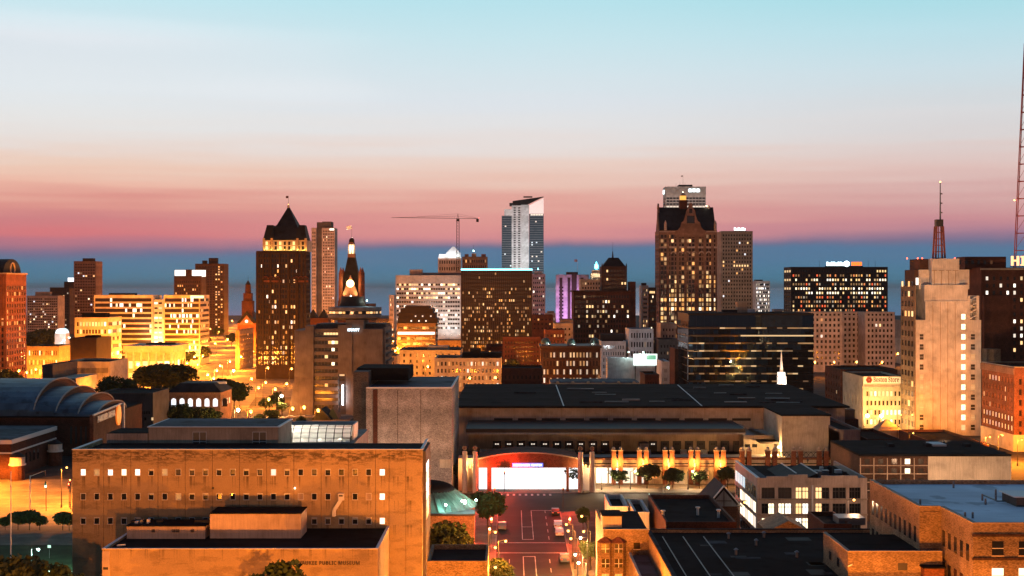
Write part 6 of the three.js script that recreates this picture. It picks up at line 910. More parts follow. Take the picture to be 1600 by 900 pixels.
// ---------- right foreground ----------
{ // cream loft with big industrial windows
  const D = 293, b = thing('loft_building', 'cream three storey loft with wide industrial windows, several brightly lit', 'building', [PX(1183, D), 0, -D]), X1 = PX(1355, D) - PX(1183, D), H = PY(747, D), cx = (p) => PX(p, D) - PX(1183, D), y = (p) => PY(p, D), dep = 29, wm = mb();
  const bays = [[1190, 1210.5], [1216, 1237], [1243, 1264], [1274, 1296], [1301, 1322], [1327, 1345]], rows = [[762, 779], [787, 803], [810, 827], [834, 850]];
  wm.box(0, X1, 0, H - 1.2, -dep, -0.4);
  let prev = 0; for (const [t, bt] of [...rows].reverse()) { wm.box(0, X1, prev, y(bt), -0.4, -0.05); prev = y(t); } wm.box(0, X1, prev, H, -0.4, -0.05);
  let pu = 0; for (const [a, c] of bays) { wm.box(pu, cx(a), 0, H, -0.4, 0); pu = cx(c); } wm.box(pu, X1, 0, H, -0.4, 0);
  wm.box(0, 0.4, H - 1.2, H, -dep, -0.4).box(X1 - 0.4, X1, H - 1.2, H, -dep, -0.4); wm.box(cx(1232), cx(1262), H, H + 0.7, -0.4, 0).box(cx(1198), cx(1232), H, H + 0.35, -0.4, 0).box(cx(1283), cx(1340), H, H + 0.5, -0.4, 0);
  wm.build('wall', M.tanPink, b);
  const lit = { '0,2': 1, '1,1': 1, '1,2': 1, '2,0': 1, '2,1': 1, '2,2': 1, '2,3': 1, '2,4': 1, '3,1': 1, '3,2': 1 };
  rows.forEach(([t, bt], r) => bays.forEach(([a, c], i) => { for (let k = 0; k < 2; k++) { const p = lerp(a, c, k / 2), q = lerp(a, c, (k + 1) / 2), on = lit[r + ',' + i] || (r === 0 && i === 3 && k === 0) || (r === 1 && ((i === 0 && k) || (i === 3 && !k))); const g = new THREE.Group(); g.name = 'window'; b.add(g); piece('pane', on ? pick([W_.warm[3], W_.white[0], W_.warm[0]]) : (r === 0 && i < 2 ? M.glassDim : M.glass), g, cx(p) + 0.05, cx(q) - 0.05, y(bt), y(t), -0.38, -0.33); const f = mb(); f.box(cx(p), cx(p) + 0.12, y(bt), y(t), -0.33, -0.24).box(cx(q) - 0.12, cx(q), y(bt), y(t), -0.33, -0.24).box((cx(p) + cx(q)) / 2 - 0.04, (cx(p) + cx(q)) / 2 + 0.04, y(bt), y(t), -0.33, -0.27).box(cx(p), cx(q), lerp(y(bt), y(t), 0.62), lerp(y(bt), y(t), 0.68), -0.33, -0.26); f.build('sash_frame', M.darkSteel, g); } }));
  for (const [t, bt] of rows) mb().box(-0.1, X1 + 0.1, y(bt) - 0.3, y(bt), 0, 0.18).build('sill_course', M.tan, b);
  mb().box(cx(1268), cx(1270.5), 0, H - 1.5, 0, 0.3).build('downpipe', M.coping, b);
  rows.forEach(([t, bt], r) => { for (let i = 0; i < 8; i++) { const z = -1.6 - i * 3.4; piece('side_window', r > 0 && r < 3 && i < 6 ? pick([W_.warm[3], W_.white[1]]) : r === 0 && i > 3 ? W_.cool[1] : M.glass, b, -0.08, -0.01, y(bt), y(t), z - 2.6, z); } });
  mb().box(0.4, X1 - 0.4, H - 1.19, H - 1.1, -dep, -0.4).build('roof', M.roof, b); mb().box(0.4, cx(1210), H - 1.09, H - 1.03, -dep, -0.4).build('roof_membrane', M.roofBlue, b);
  mb().box(-0.1, 0.5, H, H + 0.14, -dep, 0.1).build('coping', M.coping, b);
  for (const x of [6, 10.4]) { const s = mb(); s.quad([x, H - 1, -5], [x + 3.2, H - 1, -5], [x + 3.2, H + 0.3, -5], [x + 3.2, H + 0.3, -5]).quad([x, H - 1, -22], [x, H - 1, -5], [x + 3.2, H + 0.3, -5], [x + 3.2, H + 0.3, -22]).quad([x + 3.2, H - 1, -5], [x + 3.2, H - 1, -22], [x + 3.2, H + 0.3, -22], [x + 3.2, H + 0.3, -5]); s.build('saw_tooth_skylight', M.slate, b); mb().bar([x + 3.2, H + 0.3, -5], [x + 3.2, H + 0.3, -22], 0.12).build('skylight_ridge', M.coping, b); }
  for (let i = 0; i < 9; i++) { const x = 14 + rnd() * 7, z = -4 - rnd() * 12, s = 0.5 + rnd(); piece('roof_unit', pick([M.steel, M.roofGrey, M.coping]), b, x, x + s, H - 1.1, H - 0.4 + rnd(), z - s, z); }
}
{ // large block with pale blue membrane roof
  const D = 185, b = thing('membrane_roof_building', 'large brick block with wide pale blue membrane roof', 'building', [57.6, 0, -D]), H = 23.9, wallM = M.brickTan, dep = 41.6, x2 = 3.0, XE = 60, pr = 0.7;
  const wm = mb(); wm.box(x2, XE, 0, H - pr, -14, 0).box(0, XE, 0, H - pr, -dep, -14);
  wm.box(x2, XE, H - pr, H, -0.4, 0).box(x2, x2 + 0.4, H - pr, H, -14, -0.4).box(0, x2, H - pr, H, -14.4, -14).box(0, 0.4, H - pr, H, -dep, -14.4).box(0.4, XE, H - pr, H, -dep, -dep + 0.4);
  wm.build('wall', wallM, b);
  mb().box(x2 + 0.4, XE, H - pr, H - pr + 0.06, -14, -0.4).box(0.4, XE, H - pr, H - pr + 0.06, -dep + 0.4, -14).build('roof', M.membrane, b);
  mb().box(x2 - 0.12, XE, H, H + 0.12, -0.5, 0.12).box(x2 - 0.12, x2 + 0.5, H, H + 0.12, -14, -0.5).box(-0.12, x2 - 0.12, H, H + 0.12, -14.5, -13.9).box(-0.12, 0.5, H, H + 0.12, -dep, -14.5).build('coping', M.tan, b);
  for (const yy of [22.2, 19.1]) mb().box(x2 - 0.15, XE, yy, yy + 0.32, 0, 0.28).build('belt_course', M.brickBrown, b);
  for (const [px, r] of [[1550, 0], [1592, 0], [1550, 1], [1592, 1]]) { const a = PX(px, D) - 57.6, yt = PY(r ? 888 : 846, D); const w = sub('window', b); piece('pane', r ? W_.warm[3] : M.glass, w, a, a + 1.5, yt - 1.8, yt, 0.01, 0.07); mb().box(a - 0.1, a + 1.6, yt - 2, yt - 1.8, 0, 0.16).build('sill', M.tan, w); mb().box(a, a + 1.5, yt - 0.94, yt - 0.86, 0.07, 0.12).build('sash_bar', M.coping, w); }
  for (let r = 0; r < 4; r++) for (let i = 0; i < 10; i++) { const z = -15.6 - i * 2.6; piece('side_window', rnd() < 0.06 ? W_.amber[1] : M.glass, b, -0.03, 0.02, 18.6 - r * 4.4, 20.8 - r * 4.4, z - 1.2, z); if (i < 5) piece('side_window', M.glass, b, x2 - 0.03, x2 + 0.02, 18.6 - r * 4.4, 20.8 - r * 4.4, -1.6 - i * 2.6 - 1.2, -1.6 - i * 2.6); }
  // things on the roof
  piece('roof_hatch', M.darkConcrete, b, PX(1577, 206) - 57.6, PX(1600, 206) - 57.6, H - pr, H + 0.7, -24, -18); mb().box(PX(1575, 206) - 57.8, PX(1610, 206) - 57.6, H + 0.7, H + 0.85, -24.2, -17.8).build('hatch_lid', M.coping, b);
  for (const [px, d] of [[1490, 222], [1438, 205], [1535, 209], [1540, 205], [1556, 209], [1508, 192], [1520, 193], [1556, 214]]) { const x = PX(px, d) - 57.6; mb().cyl(x, D - d, 0.16, 0.14, H - pr, H + 0.1 + rnd() * 0.4, 6).build('vent_pipe', M.steel, b); }
  mb().box(14, 14.3, H - pr + 0.06, H - pr + 0.2, -29, -23).box(14.3, 19, H - pr + 0.06, H - pr + 0.2, -23.3, -23).build('conduit', M.steel, b);
}
{ // black roofed block with seams and raised house
  const b = thing('black_roof_block', 'wide black roofed block filling the lower right with pale roof seams', 'building', [22.7, 0, -238]), H = 14, z1 = 48;
  mb().box(0, 38, 0, H - 0.6, 0, z1).box(0, 0.5, H - 0.6, H, 0, z1).box(0.5, 38, H - 0.6, H, 0, 0.5).build('wall', M.brickTan, b); mb().box(0.5, 38, H - 0.59, H - 0.5, 0.5, z1).build('roof', M.roof, b);
  mb().box(-0.1, 0.6, H, H + 0.14, 0, z1).box(0.6, 38, H, H + 0.14, -0.1, 0.6).build('coping', M.roofGrey, b);
  for (let i = 0; i < 12; i++) { const x = 3 + rnd() * 20, z = 3 + rnd() * 38, w = 1 + rnd() * 3; mb().box(x, x + w, H - 0.5, H - 0.485, z, z + 1 + rnd() * 3).build('roof_patch', pick([M.roofGrey, M.slate]), b); }
  for (const [x, z] of [[13, 6], [16.5, 12], [19, 5], [12, 20], [21, 22]]) mb().cyl(x, z, 0.22, 0.22, H - 0.5, H + 0.3, 8).cyl(x, z, 0.4, 0.1, H + 0.3, H + 0.55, 8).build('vent_pipe', M.steel, b);
  for (const x of [2.2, 5.6, 9.0]) mb().box(x, x + 0.12, H - 0.5, H - 0.38, 4.5, z1).build('roof_seam', M.steel, b);
  const R = thing('roof_house', 'raised brick roof house with black top on the black roof', 'building', [46.9, H - 0.6, -212]), RH = 4.6;
  mb().box(0, 13.2, 0, RH - 0.4, 0, 15.4).box(0, 0.35, RH - 0.4, RH, 0, 15.4).box(0.35, 13.2, RH - 0.4, RH, 15.05, 15.4).build('wall', M.brickTan, R); mb().box(0.35, 13.2, RH - 0.39, RH - 0.3, 0, 15.05).build('roof', M.roof, R); mb().box(-0.08, 0.42, RH, RH + 0.1, 0, 15.48).box(0.42, 13.2, RH, RH + 0.1, 14.98, 15.48).build('coping', M.tan, R);
  piece('window', M.glassDim, R, 7.0, 8.3, 2.0, 3.0, 15.4, 15.46); for (const x of [9.4, 10.6, 11.8]) piece('window', M.glass, R, x, x + 1, -0.2, 1.1, 15.4, 15.46);
  for (const z of [4, 9]) piece('side_window', M.glass, R, -0.06, 0, 1.4, 2.6, z, z + 1.3);
  mb().bar([0, 2.6, 15.6], [0.5, 2.9, 15.9], 0.08).build('camera_bracket', M.whitePaint, R);
  mb().box(10.2, 13, -0.3, 2.6, 15.4, 17).build('porch', M.brick, R); mb().box(10, 13.2, 2.6, 2.8, 15.4, 17.3).build('porch_roof', M.roof, R);
}
{ // orange corner block with bay windows
  const D = 234, b = thing('bay_window_block', 'orange lit corner block with bay windows beside the main road', 'building', [PX(943, D), 0, -D]), cx = (p) => PX(p, D) - PX(943, D), H = PY(828, D), wm = mb(), w = cx(1014);
  wm.box(0, w, 0, H - 0.5, -22, 0).box(0, w, H - 0.5, H, -0.4, 0).box(0, 0.4, H - 0.5, H, -22, -0.4); wm.build('wall', M.brickTan, b); mb().box(0.4, w, H - 0.49, H - 0.4, -22, -0.4).build('roof', M.roof, b);
  mb().box(-0.15, w + 0.1, H, H + 0.14, -0.45, 0.15).build('coping', M.cream, b);
  mb().box(0, 3.2, H, H + 1.9, -8, -2.2).build('stair_house', M.cream, b); mb().box(-0.1, 3.3, H + 1.9, H + 2.05, -8.1, -2.1).build('stair_house_roof', M.roof, b);
  const bay = (px, t, n) => { const x = cx(px); mb().prism([[x - 1.3, 0], [x - 0.75, 0.9], [x + 0.75, 0.9], [x + 1.3, 0]], 0, PY(t, D) - 0.5).build('bay', M.brickTan, b); const q = mb(); q.prism([[x - 1.5, 0], [x - 0.9, 1.1], [x + 0.9, 1.1], [x + 1.5, 0]], PY(t, D) - 0.5, PY(t, D) + 0.3, x, 0, 0.2); q.build('bay_roof', M.brick, b); for (let r = 0; r < 3; r++) { const w = sub('window', b); piece('pane', r === 2 ? W_.amber[1] : M.glassBrown, w, x - 0.6, x + 0.6, PY(t + 20 + r * 23, D), PY(t + 7 + r * 23, D), 0.9, 0.96); mb().box(x - 0.7, x + 0.7, PY(t + 14 + r * 23, D) - 0.04, PY(t + 14 + r * 23, D) + 0.04, 0.96, 1.02).box(x - 0.05, x + 0.05, PY(t + 20 + r * 23, D), PY(t + 7 + r * 23, D), 0.96, 1.02).build('sash_bar', M.whitePaint, w); } };
  bay(966, 842); bay(945.5, 842);
  for (let r = 0; r < 3; r++) { piece('window', r ? W_.amber[1] : M.glassBrown, b, cx(990), cx(1000), PY(858 + r * 23, D), PY(848 + r * 23, D), 0.01, 0.07); mb().box(cx(989.5), cx(1000.5), PY(859 + r * 23, D), PY(858 + r * 23, D), 0, 0.15).build('sill', M.cream, b); }
  const lb = thing('low_blue_roof', 'small low wing with blue tarred roof beside the black roof', 'building', [19.3, 0, -233]); mb().box(0, 3.2, 0, 10.5, 0.1, 22).box(0, 0.3, 10.5, 11, 0.1, 22).build('wall', M.brickTan, lb); mb().box(0.3, 3.2, 10.51, 10.6, 0.1, 22).build('roof', M.roofBlue, lb); mb().box(-0.06, 0.36, 11, 11.1, 0.1, 22).build('coping', M.cream, lb);
}
// low roofs between the main road and the loft
building('lot_shop', 'small white shop with dark sunken roof by the car park', { x0: 945, x1: 981, top: 792, D: 285, dep: 16, wall: M.white, roof: M.roof, coping: M.white });
building('lot_shop', 'plain pale shop box with round logo right of the sunken roof shop', { x0: 981, x1: 1014, top: 801, D: 275, dep: 16, wall: M.tanPink, roof: M.roof, coping: M.white });
{ const b = building('long_dark_hall', 'long low hall with black roof before the loft building', { x0: 1013, x1: 1150, top: 815, D: 255, dep: 33, wall: M.brickDark, roof: M.roof }), { H } = info(b); for (const [x, z] of [[-6, -8], [1, -12], [4.5, -9]]) { mb().cyl(x, z, 0.25, 0.25, H - 0.8, H + 0.6, 8).cyl(x, z, 0.45, 0.45, H + 0.6, H + 0.8, 8).build('vent_pipe', M.coping, b); } }
{ const D = 262, b = thing('gabled_house', 'dark roofed house with pale timbered gable beside the loft', 'house', [PX(1131, 300), 0, -300]); mb().box(-3.4, 3.4, 0, 8.2, -14, 0).build('wall', M.brickDark, b); mb().gableZ(-4, 4, -14, -0.1, 8.2, 12.6).build('roof', M.slate, b); mb().gableZ(-3.0, 3.0, -0.1, 0.1, 8.2, 11.6).build('gable', M.greyPanel, b); for (const s of [-1, 1]) mb().bar([s * 3.8, 8.1, 0.2], [0, 12.6, 0.2], 0.12).build('barge_board', M.whitePaint, b); mb().bar([-1.6, 9.4, 0.15], [1.6, 9.4, 0.15], 0.08).bar([0, 8.2, 0.15], [0, 11.4, 0.15], 0.08).build('gable_timber', M.darkSteel, b);
  const g = thing('pediment_shop', 'shop front with orange lit triangular pediment before the loft', 'building', [PX(1232, 258), 0, -258]); mb().box(-4, 4, 0, 10.2, -10, 0).build('wall', M.brickTan, g); mb().gableZ(-3.9, 3.9, -10, 0.1, 10.2, 12.1).build('pediment', M.brickTan, g);
  const h = building('tar_roof_shop', 'flat tar roofed shop with skylights right of the pediment', { x0: 1262, x1: 1330, top: 818, D: 262, dep: 14, wall: M.brickDark }), k = info(h); mb().box(1, 6, k.H - 0.8, k.H + 0.5, -8, -3).build('skylight', M.steel, h); }
// mid right: brick grid with blank cream wall
{ const D = 330, b = thing('blank_wall_building', 'low brick building with blank cream side wall below the white tower', 'building', [PX(1343, D), 0, -D]), cx = (p) => PX(p, D) - PX(1343, D), y = (p) => PY(p, D), H = y(713), x1 = cx(1580), wm = mb().box(0, cx(1450), 0, H, -30, 0);
  wm.build('wall', M.brickBrown, b); mb().box(cx(1450), x1, 0, H, -30, 0.05).build('blank_wall', M.cream, b); mb().box(0, x1, H, H + 0.5, -30, 0.2).build('roof', M.roof, b);
  for (let r = 0; r < 4; r++) { mb().box(0, cx(1450), y(728 + r * 13), y(726.6 + r * 13), 0, 0.15).build('floor_band', M.tan, b); for (let i = 0; i < 5; i++) { const a = 1346 + i * 21; if (r < 1) mb().box(cx(a - 2.5), cx(a - 1), 0, H - 0.4, 0, 0.2).build('pier', M.tan, b); piece('window', i === 3 && r < 2 ? W_.warm[3] : M.glassBrown, b, cx(a + 5), cx(a + 13), y(725 + r * 15), y(717 + r * 15), 0.01, 0.06); } }
  piece('roof_lamp', LAMP.sodium, b, cx(1579.5), cx(1581), y(724), y(718), -1, -0.8); mb().box(cx(1490), cx(1512), H + 0.5, H + 1, -22, -16).build('roof_curb', M.coping, b);
  for (const px of [1416, 1477, 1541]) { const q = piece('roof_unit', M.roofGrey, b, cx(px), cx(px + 9), H + 0.5, H + 1.2, -18, -15); }
  building('dark_low_block', 'unlit low block with two glowing windows before the white tower', { x0: 1318, x1: 1406, top: 686, D: 420, dep: 30, wall: M.brickDark, front: { cols: 9, rows: 1, fw: 0.4, fh: 0.55, lit: (c) => c === 6 ? W_.warm[0] : c === 7 ? W_.amber[1] : null, v0: 5, v1: 10, dark: M.glass } });
  building('dark_low_block', 'long black roofed podium at the foot of the white tower', { x0: 1404, x1: 1545, top: 694, D: 440, dep: 45, wall: M.brickDark });
  const t = thing('pyramid_kiosk', 'small tan pyramid roof beside the department store', 'pavilion', [PX(1390, 505), 0, -505]); mb().box(-3.6, 3.6, 0, PY(672, 505), -7, 0).build('wall', M.cream, t); mb().hip(-4.4, 4.4, -7.8, 0.8, PY(672, 505), PY(657, 505), 0.12).build('roof', M.tan, t);
}
building('road_side_roof', 'dark low roof wedge left of the main road at the bottom', { x0: 667, x1: 764, top: 876, D: 222, dep: 14, wall: M.brickTan, roof: M.roof });

// ---------- trees ----------
const leafMats = [[0.035, 0.052, 0.016], [0.045, 0.058, 0.02], [0.028, 0.045, 0.015]].map((c) => mat(c, { rough: 0.9, side: THREE.DoubleSide }));
function treeGeo(seed, h, r, n = 1500, squash = 0.8) {
  const g = rng(seed), t = mb(), th = h * 0.32, clumps = [];
  t.cyl(0, 0, h * 0.022, h * 0.014, 0, th, 7);
  for (let i = 0; i < 7; i++) { const a = g() * 6.28, e = [Math.cos(a) * r * (0.3 + 0.4 * g()), th + h * (0.12 + 0.4 * g()), Math.sin(a) * r * (0.3 + 0.4 * g())]; t.bar([0, th * (0.75 + 0.2 * g()), 0], e, h * 0.008); clumps.push([...e, r * (0.3 + 0.2 * g())]); }
  for (let i = 0; i < 13; i++) { const a = g() * 6.28, u = g() * 2 - 1, q = Math.sqrt(1 - u * u) * r * 0.66; clumps.push([Math.cos(a) * q, th + (h - th) * (0.48 + u * 0.36 * squash), Math.sin(a) * q, r * (0.22 + 0.22 * g())]); }
  const L = mb(), s = r * 0.085;
  for (let i = 0; i < n; i++) { const c = clumps[Math.floor(g() * clumps.length)], a = g() * 6.28, u = g() * 2 - 1, k = Math.sqrt(1 - u * u), d = c[3] * (0.55 + 0.5 * Math.pow(g(), 0.6)), p = [c[0] + Math.cos(a) * k * d, c[1] + u * d * 0.85, c[2] + Math.sin(a) * k * d], b = g() * 6.28, e = g() * 1.6 - 0.8, v = [Math.cos(b) * s, Math.sin(e) * s, Math.sin(b) * s], w = [-Math.sin(b) * s * 0.8, Math.cos(e) * s * 0.8, Math.cos(b) * s * 0.5]; L.quad([p[0] - v[0], p[1] - v[1], p[2] - v[2]], [p[0] + w[0], p[1] + w[1], p[2] + w[2]], [p[0] + v[0], p[1] + v[1], p[2] + v[2]], [p[0] - w[0], p[1] - w[1], p[2] - w[2]]); }
  return [t.geo(), L.geo()];
}
const TREES = [treeGeo(3, 1, 0.42), treeGeo(8, 1, 0.46), treeGeo(21, 1, 0.38), treeGeo(33, 1, 0.5, 2400)];
let treeK = 0;
function tree(px, base, topPx, D, label, { v = treeK % 3, group = 'street trees', wide = 1, y0 = 0 } = {}) {
  treeK++; const h = PY(topPx, D) - y0, o = thing('tree', label, 'tree', [PX(px, D), y0, -D], group), [t, l] = TREES[v];
  const a = new THREE.Mesh(t, M.bark), c = new THREE.Mesh(l, leafMats[treeK % 3]); a.name = 'trunk'; c.name = 'crown'; a.castShadow = c.castShadow = true; a.scale.set(h, h, h); c.scale.set(h * wide, h, h * wide); o.rotation.y = treeK * 1.3; o.add(a, c); return o;
}
['left of the tunnel', 'right of the tunnel arch', 'first past the round columns', 'second past the round columns', 'third past the round columns', 'fourth past the round columns', 'beside the loft roof'].forEach((w, i) => tree([728, 904, 968, 1011, 1051, 1093, 1137][i], 0, [722, 722, 730, 724, 730, 732, 728][i], 383, `young street tree before the convention hall, ${w}`, { wide: 1.25 }));
tree(762, 0, 768, 318, 'big dark round tree at the kerb left of the main road', { v: 3, wide: 1.0 });
tree(690, 0, 812, 268, 'ragged tree before the orange drum wall of the theatre', { v: 0, wide: 1.15 }); tree(712, 0, 828, 262, 'smaller ragged tree nearer the main road by the theatre wall', { v: 2 });
tree(436, 0, 874, 214, 'tree top poking up before the museum lettering', { v: 1 }); tree(462, 0, 884, 212, 'lower tree top right of the one before the lettering', { v: 2 });
tree(18, 0, 868, 226, 'dark tree clump at the bottom left corner', { v: 3 }); tree(92, 0, 880, 222, 'low dark tree at the foot of the museum corner', { v: 1 });
[[8, 808], [28, 799], [46, 797], [62, 806], [98, 800], [108, 802]].forEach(([px, t], i) => tree(px, 0, t, 318, `dark hedge tree along the bright street, number ${['one', 'two', 'three', 'four', 'five', 'six'][i]} from the left edge`, { v: 3, wide: 1.1, group: 'trees along the bright street' }));
[[255, 568, 690, 1.6], [238, 571, 700, 1.3], [275, 571, 695, 1.3]].forEach(([px, t, D, w], i) => tree(px, 0, t, D, `broad dome shaped tree before the colonnade hall, ${['middle', 'left', 'right'][i]} of three`, { v: 3, wide: w }));
[[345, 592, 640, 1.5], [322, 596, 645, 1.2], [366, 597, 630, 1.2]].forEach(([px, t, D, w], i) => tree(px, 0, t, D, `reddish lit round tree above the arched depot, ${['middle', 'left', 'right'][i]} of three`, { v: 3, wide: w }));
[[176, 585], [203, 590], [228, 601], [250, 603], [275, 601], [300, 604], [186, 597]].forEach(([px, t], i) => tree(px, 0, t, 575, 'dark tree in the row behind the ribbed block', { v: i % 4, group: 'trees behind the ribbed block' }));
[[270, 632], [284, 630], [298, 633], [315, 634], [330, 637]].forEach(([px, t], i) => tree(px, 0, t, 545, 'low bushy tree before the arched depot', { v: i % 3, group: 'trees before the depot', wide: 1.2 }));
[[415, 622, 610], [432, 612, 625], [441, 626, 600], [425, 640, 560], [404, 646, 545], [470, 650, 545]].forEach(([px, t, D], i) => tree(px, 0, t, D, 'dark tree on the slope left of the concrete hotel', { v: i % 4, group: 'trees by the concrete hotel', wide: 1.1 }));
[[300, 530, 1100], [318, 520, 1250], [296, 545, 960], [340, 512, 1500], [352, 508, 1700], [362, 520, 1300], [283, 552, 900], [312, 540, 1000]].forEach(([px, t, D], i) => tree(px, 0, t, D, 'orange lit tree beside the wide avenue', { v: i % 4, group: 'trees along the avenue', wide: 1.2 }));
[[60, 517, 1120], [70, 514, 1150], [50, 520, 1100]].forEach(([px, t, D], i) => tree(px, 0, t, D, 'dark tree before the broad apartment slab', { v: 3, group: 'trees before the apartment slab', wide: 1.3 }));
[[10, 575, 760], [24, 580, 740]].forEach(([px, t, D], i) => tree(px, 0, t, D, 'tree at the foot of the barrel roof tower', { v: i, group: 'trees at the barrel roof tower' }));
[[800, 560, 820], [805, 572, 760], [795, 575, 740]].forEach(([px, t, D], i) => tree(px, 0, t, D, 'tree on the orange corner below the brick row', { v: i, group: 'trees below the brick row' }));
tree(921, 0, 838, 272, 'small street tree behind the bright lamps', { v: 2, wide: 0.8 }); tree(911, 0, 792, 318, 'dark hedge tree beside the car park fence', { v: 3, wide: 0.6 }); tree(776, 0, 872, 256, 'orange lit tree on the left pavement at the bottom', { v: 0, wide: 1.2 }); tree(786, 0, 880, 252, 'second orange lit tree nearer the road at the bottom', { v: 2, wide: 1.2 });

// ---------- vehicles ----------
function car(x, D, ry, paint, label, { lights = true, y = 0.03, group = 'parked cars' } = {}) {
  const o = thing('car', label, 'car', [x, y, -D], group); o.rotation.y = ry;
  const s = new THREE.Shape(); s.moveTo(-2.2, 0.32); s.lineTo(2.2, 0.32); s.lineTo(2.25, 0.8); s.lineTo(1.3, 0.95); s.lineTo(0.6, 1.42); s.lineTo(-1.1, 1.45); s.lineTo(-1.9, 0.98); s.lineTo(-2.25, 0.9); s.closePath();
  const g = new THREE.ExtrudeGeometry(s, { depth: 1.6, bevelEnabled: true, bevelSize: 0.08, bevelThickness: 0.08, bevelSegments: 2 }); g.translate(0, 0, -0.8); const body = new THREE.Mesh(g, paint); body.name = 'body'; o.add(body);
  mb().box(-1.55, 1.0, 0.98, 1.34, 0.885, 0.9).box(-1.55, 1.0, 0.98, 1.34, -0.9, -0.885).build('side_window', M.glass, o, { kind: 'stuff' }); mb().quad([1.28, 1.0, 0.7], [1.28, 1.0, -0.7], [0.66, 1.43, -0.62], [0.66, 1.43, 0.62]).build('windscreen', M.glass, o);
  for (const [wx, wz] of [[-1.4, 0.8], [1.4, 0.8], [-1.4, -0.8], [1.4, -0.8]]) { const w = new THREE.Mesh(new THREE.CylinderGeometry(0.33, 0.33, 0.24, 12), M.darkSteel); w.name = 'wheel'; w.rotation.x = Math.PI / 2; w.position.set(wx, 0.33, wz); o.add(w); const rim = new THREE.Mesh(new THREE.CylinderGeometry(0.2, 0.2, 0.26, 10), M.steel); rim.name = 'rim'; w.add(rim); }
  for (const z of [-0.62, 0.62]) { piece('headlight', lights ? W_.white[0] : M.coping, o, 2.27, 2.34, 0.58, 0.74, z - 0.2, z + 0.2); piece('tail_light', lights ? W_.red[0] : M.redSteel, o, -2.35, -2.28, 0.66, 0.84, z - 0.2, z + 0.2); }
  return o;
}
const paints = [[0.55, 0.55, 0.57], [0.03, 0.03, 0.035], [0.35, 0.03, 0.02], [0.7, 0.7, 0.7], [0.06, 0.08, 0.12], [0.2, 0.2, 0.21]].map((c) => mat(c, { rough: 0.3, metal: 0.2 }));
car(PX(866, 348), 340, Math.PI / 2, paints[1], 'black car waiting with lit tail lights on the main road', { group: undefined });
car(-2.2, 320, Math.PI / 2, paints[5], 'grey car at the left kerb by the red signals', { lights: false, group: undefined });
[[1000, 322, 3], [1026, 324, 0], [1050, 323, 4], [1075, 325, 3], [1098, 324, 0], [1118, 326, 1]].forEach(([px, D, p], i) => car(PX(px, D), D, 0.1, paints[p], `car parked in the dark lot, ${['first', 'second', 'third', 'fourth', 'fifth', 'sixth'][i]} from the white tent`, { lights: i % 2 === 0 }));
[[0, 322, 3], [0, 312, 0], [0, 282, 4]].forEach(([px, D, p], i) => car(10.5, D, Math.PI / 2, paints[p], `car parked along the right kerb, ${['farthest', 'middle', 'nearest'][i]} of three`, { lights: false }));
[[1012, 410, 3], [1068, 411, 0], [1085, 410, 5], [1100, 411, 3]].forEach(([px, D, p], i) => car(PX(px, D), D, 1.5, paints[p], `car on the dark loading terrace, ${['leftmost', 'second', 'third', 'rightmost'][i]}`, { lights: false, y: 5.95 }));
{ // white van on terrace
  const o = thing('box_truck', 'grey box truck parked on the loading terrace', 'truck', [PX(1007, 410), 5.95, -410]); mb().box(-1.3, 1.3, 0.6, 3.4, -5, 0).build('cargo_box', M.greyPanel, o); mb().box(-1.2, 1.2, 0.6, 2.2, -6.6, -5.05).build('cab', M.whitePaint, o); for (const [x, z] of [[-1, -1], [1, -1], [-1, -5.8], [1, -5.8]]) { const w = new THREE.Mesh(new THREE.CylinderGeometry(0.42, 0.42, 0.3, 12), M.darkSteel); w.name = 'wheel'; w.rotation.z = Math.PI / 2; w.position.set(x, 0.42, z); o.add(w); } piece('tail_light', W_.red[1], o, -1.1, -0.8, 0.7, 0.85, 0.01, 0.05); piece('tail_light', W_.red[1], o, 0.8, 1.1, 0.7, 0.85, 0.01, 0.05); }
{ const D = 335, o = thing('sail_tent', 'glowing white triangular sail sign in the car park', 'sign', [PX(1017, D), 0, -D]), H = PY(771, D); mb().quad([-0.5, 1.4, 0], [1.3, 1.4, 0], [-0.4, H, 0], [-0.5, H, 0]).quad([1.3, 1.4, -0.3], [-0.5, 1.4, -0.3], [-0.5, H, -0.3], [-0.4, H, -0.3]).quad([1.3, 1.4, 0], [1.3, 1.4, -0.3], [-0.4, H, -0.3], [-0.4, H, 0]).build('lit_sail_sign', glow([0.6, 1, 0.92], 1.1), o); mb().bar([-0.5, 0, -0.15], [-0.5, H, -0.15], 0.1).build('post', M.darkSteel, o); }
// ---------- lamps ----------
const lampAt = (px, py, o = {}) => { const h = o.h ?? 9, D = (EYE - h) * F / (py - HY); return streetLamp(PX(px, D) - (o.heads === 2 ? 0 : 1.3 * (o.dir ?? 1)), D, o); };
// main road
[[774, 832], [790, 846], [774, 856], [774, 887]].forEach(([px, py], i) => lampAt(px, py, { h: 8, cut: 0, I: [220, 1500, 600, 1400][i], label: `sodium lamp on the left pavement of the main road, ${['farthest', 'second', 'third', 'nearest'][i]}`, group: 'lamps left of the main road', glass: LAMP.sodium }));
[[885, 820, 240, 0], [888, 830, 240, 0], [892, 842, 240, 0], [907, 841, 700, 1], [912, 831, 240, 0], [899, 867, 1500, 1], [904, 880, 1300, 1], [909, 807, 240, 0], [953, 893, 150, 0]].forEach(([px, py, I, w], i) => lampAt(px, py, { h: 7.5, I, color: w ? [1, 0.55, 0.2] : SOD, glass: w ? LAMP.white : LAMP.sodium, dir: -1, label: `${w ? 'glaring pale' : 'small orange'} lamp on the right pavement, ${['near the corner', 'second from the corner', 'third from the corner', 'behind the leafy tree', 'beside the leafy tree', 'brightest of all', 'just before the brightest', 'by the pale lantern post', 'on the bay window block'][i]}`, cut: 0, group: 'lamps right of the main road' }));
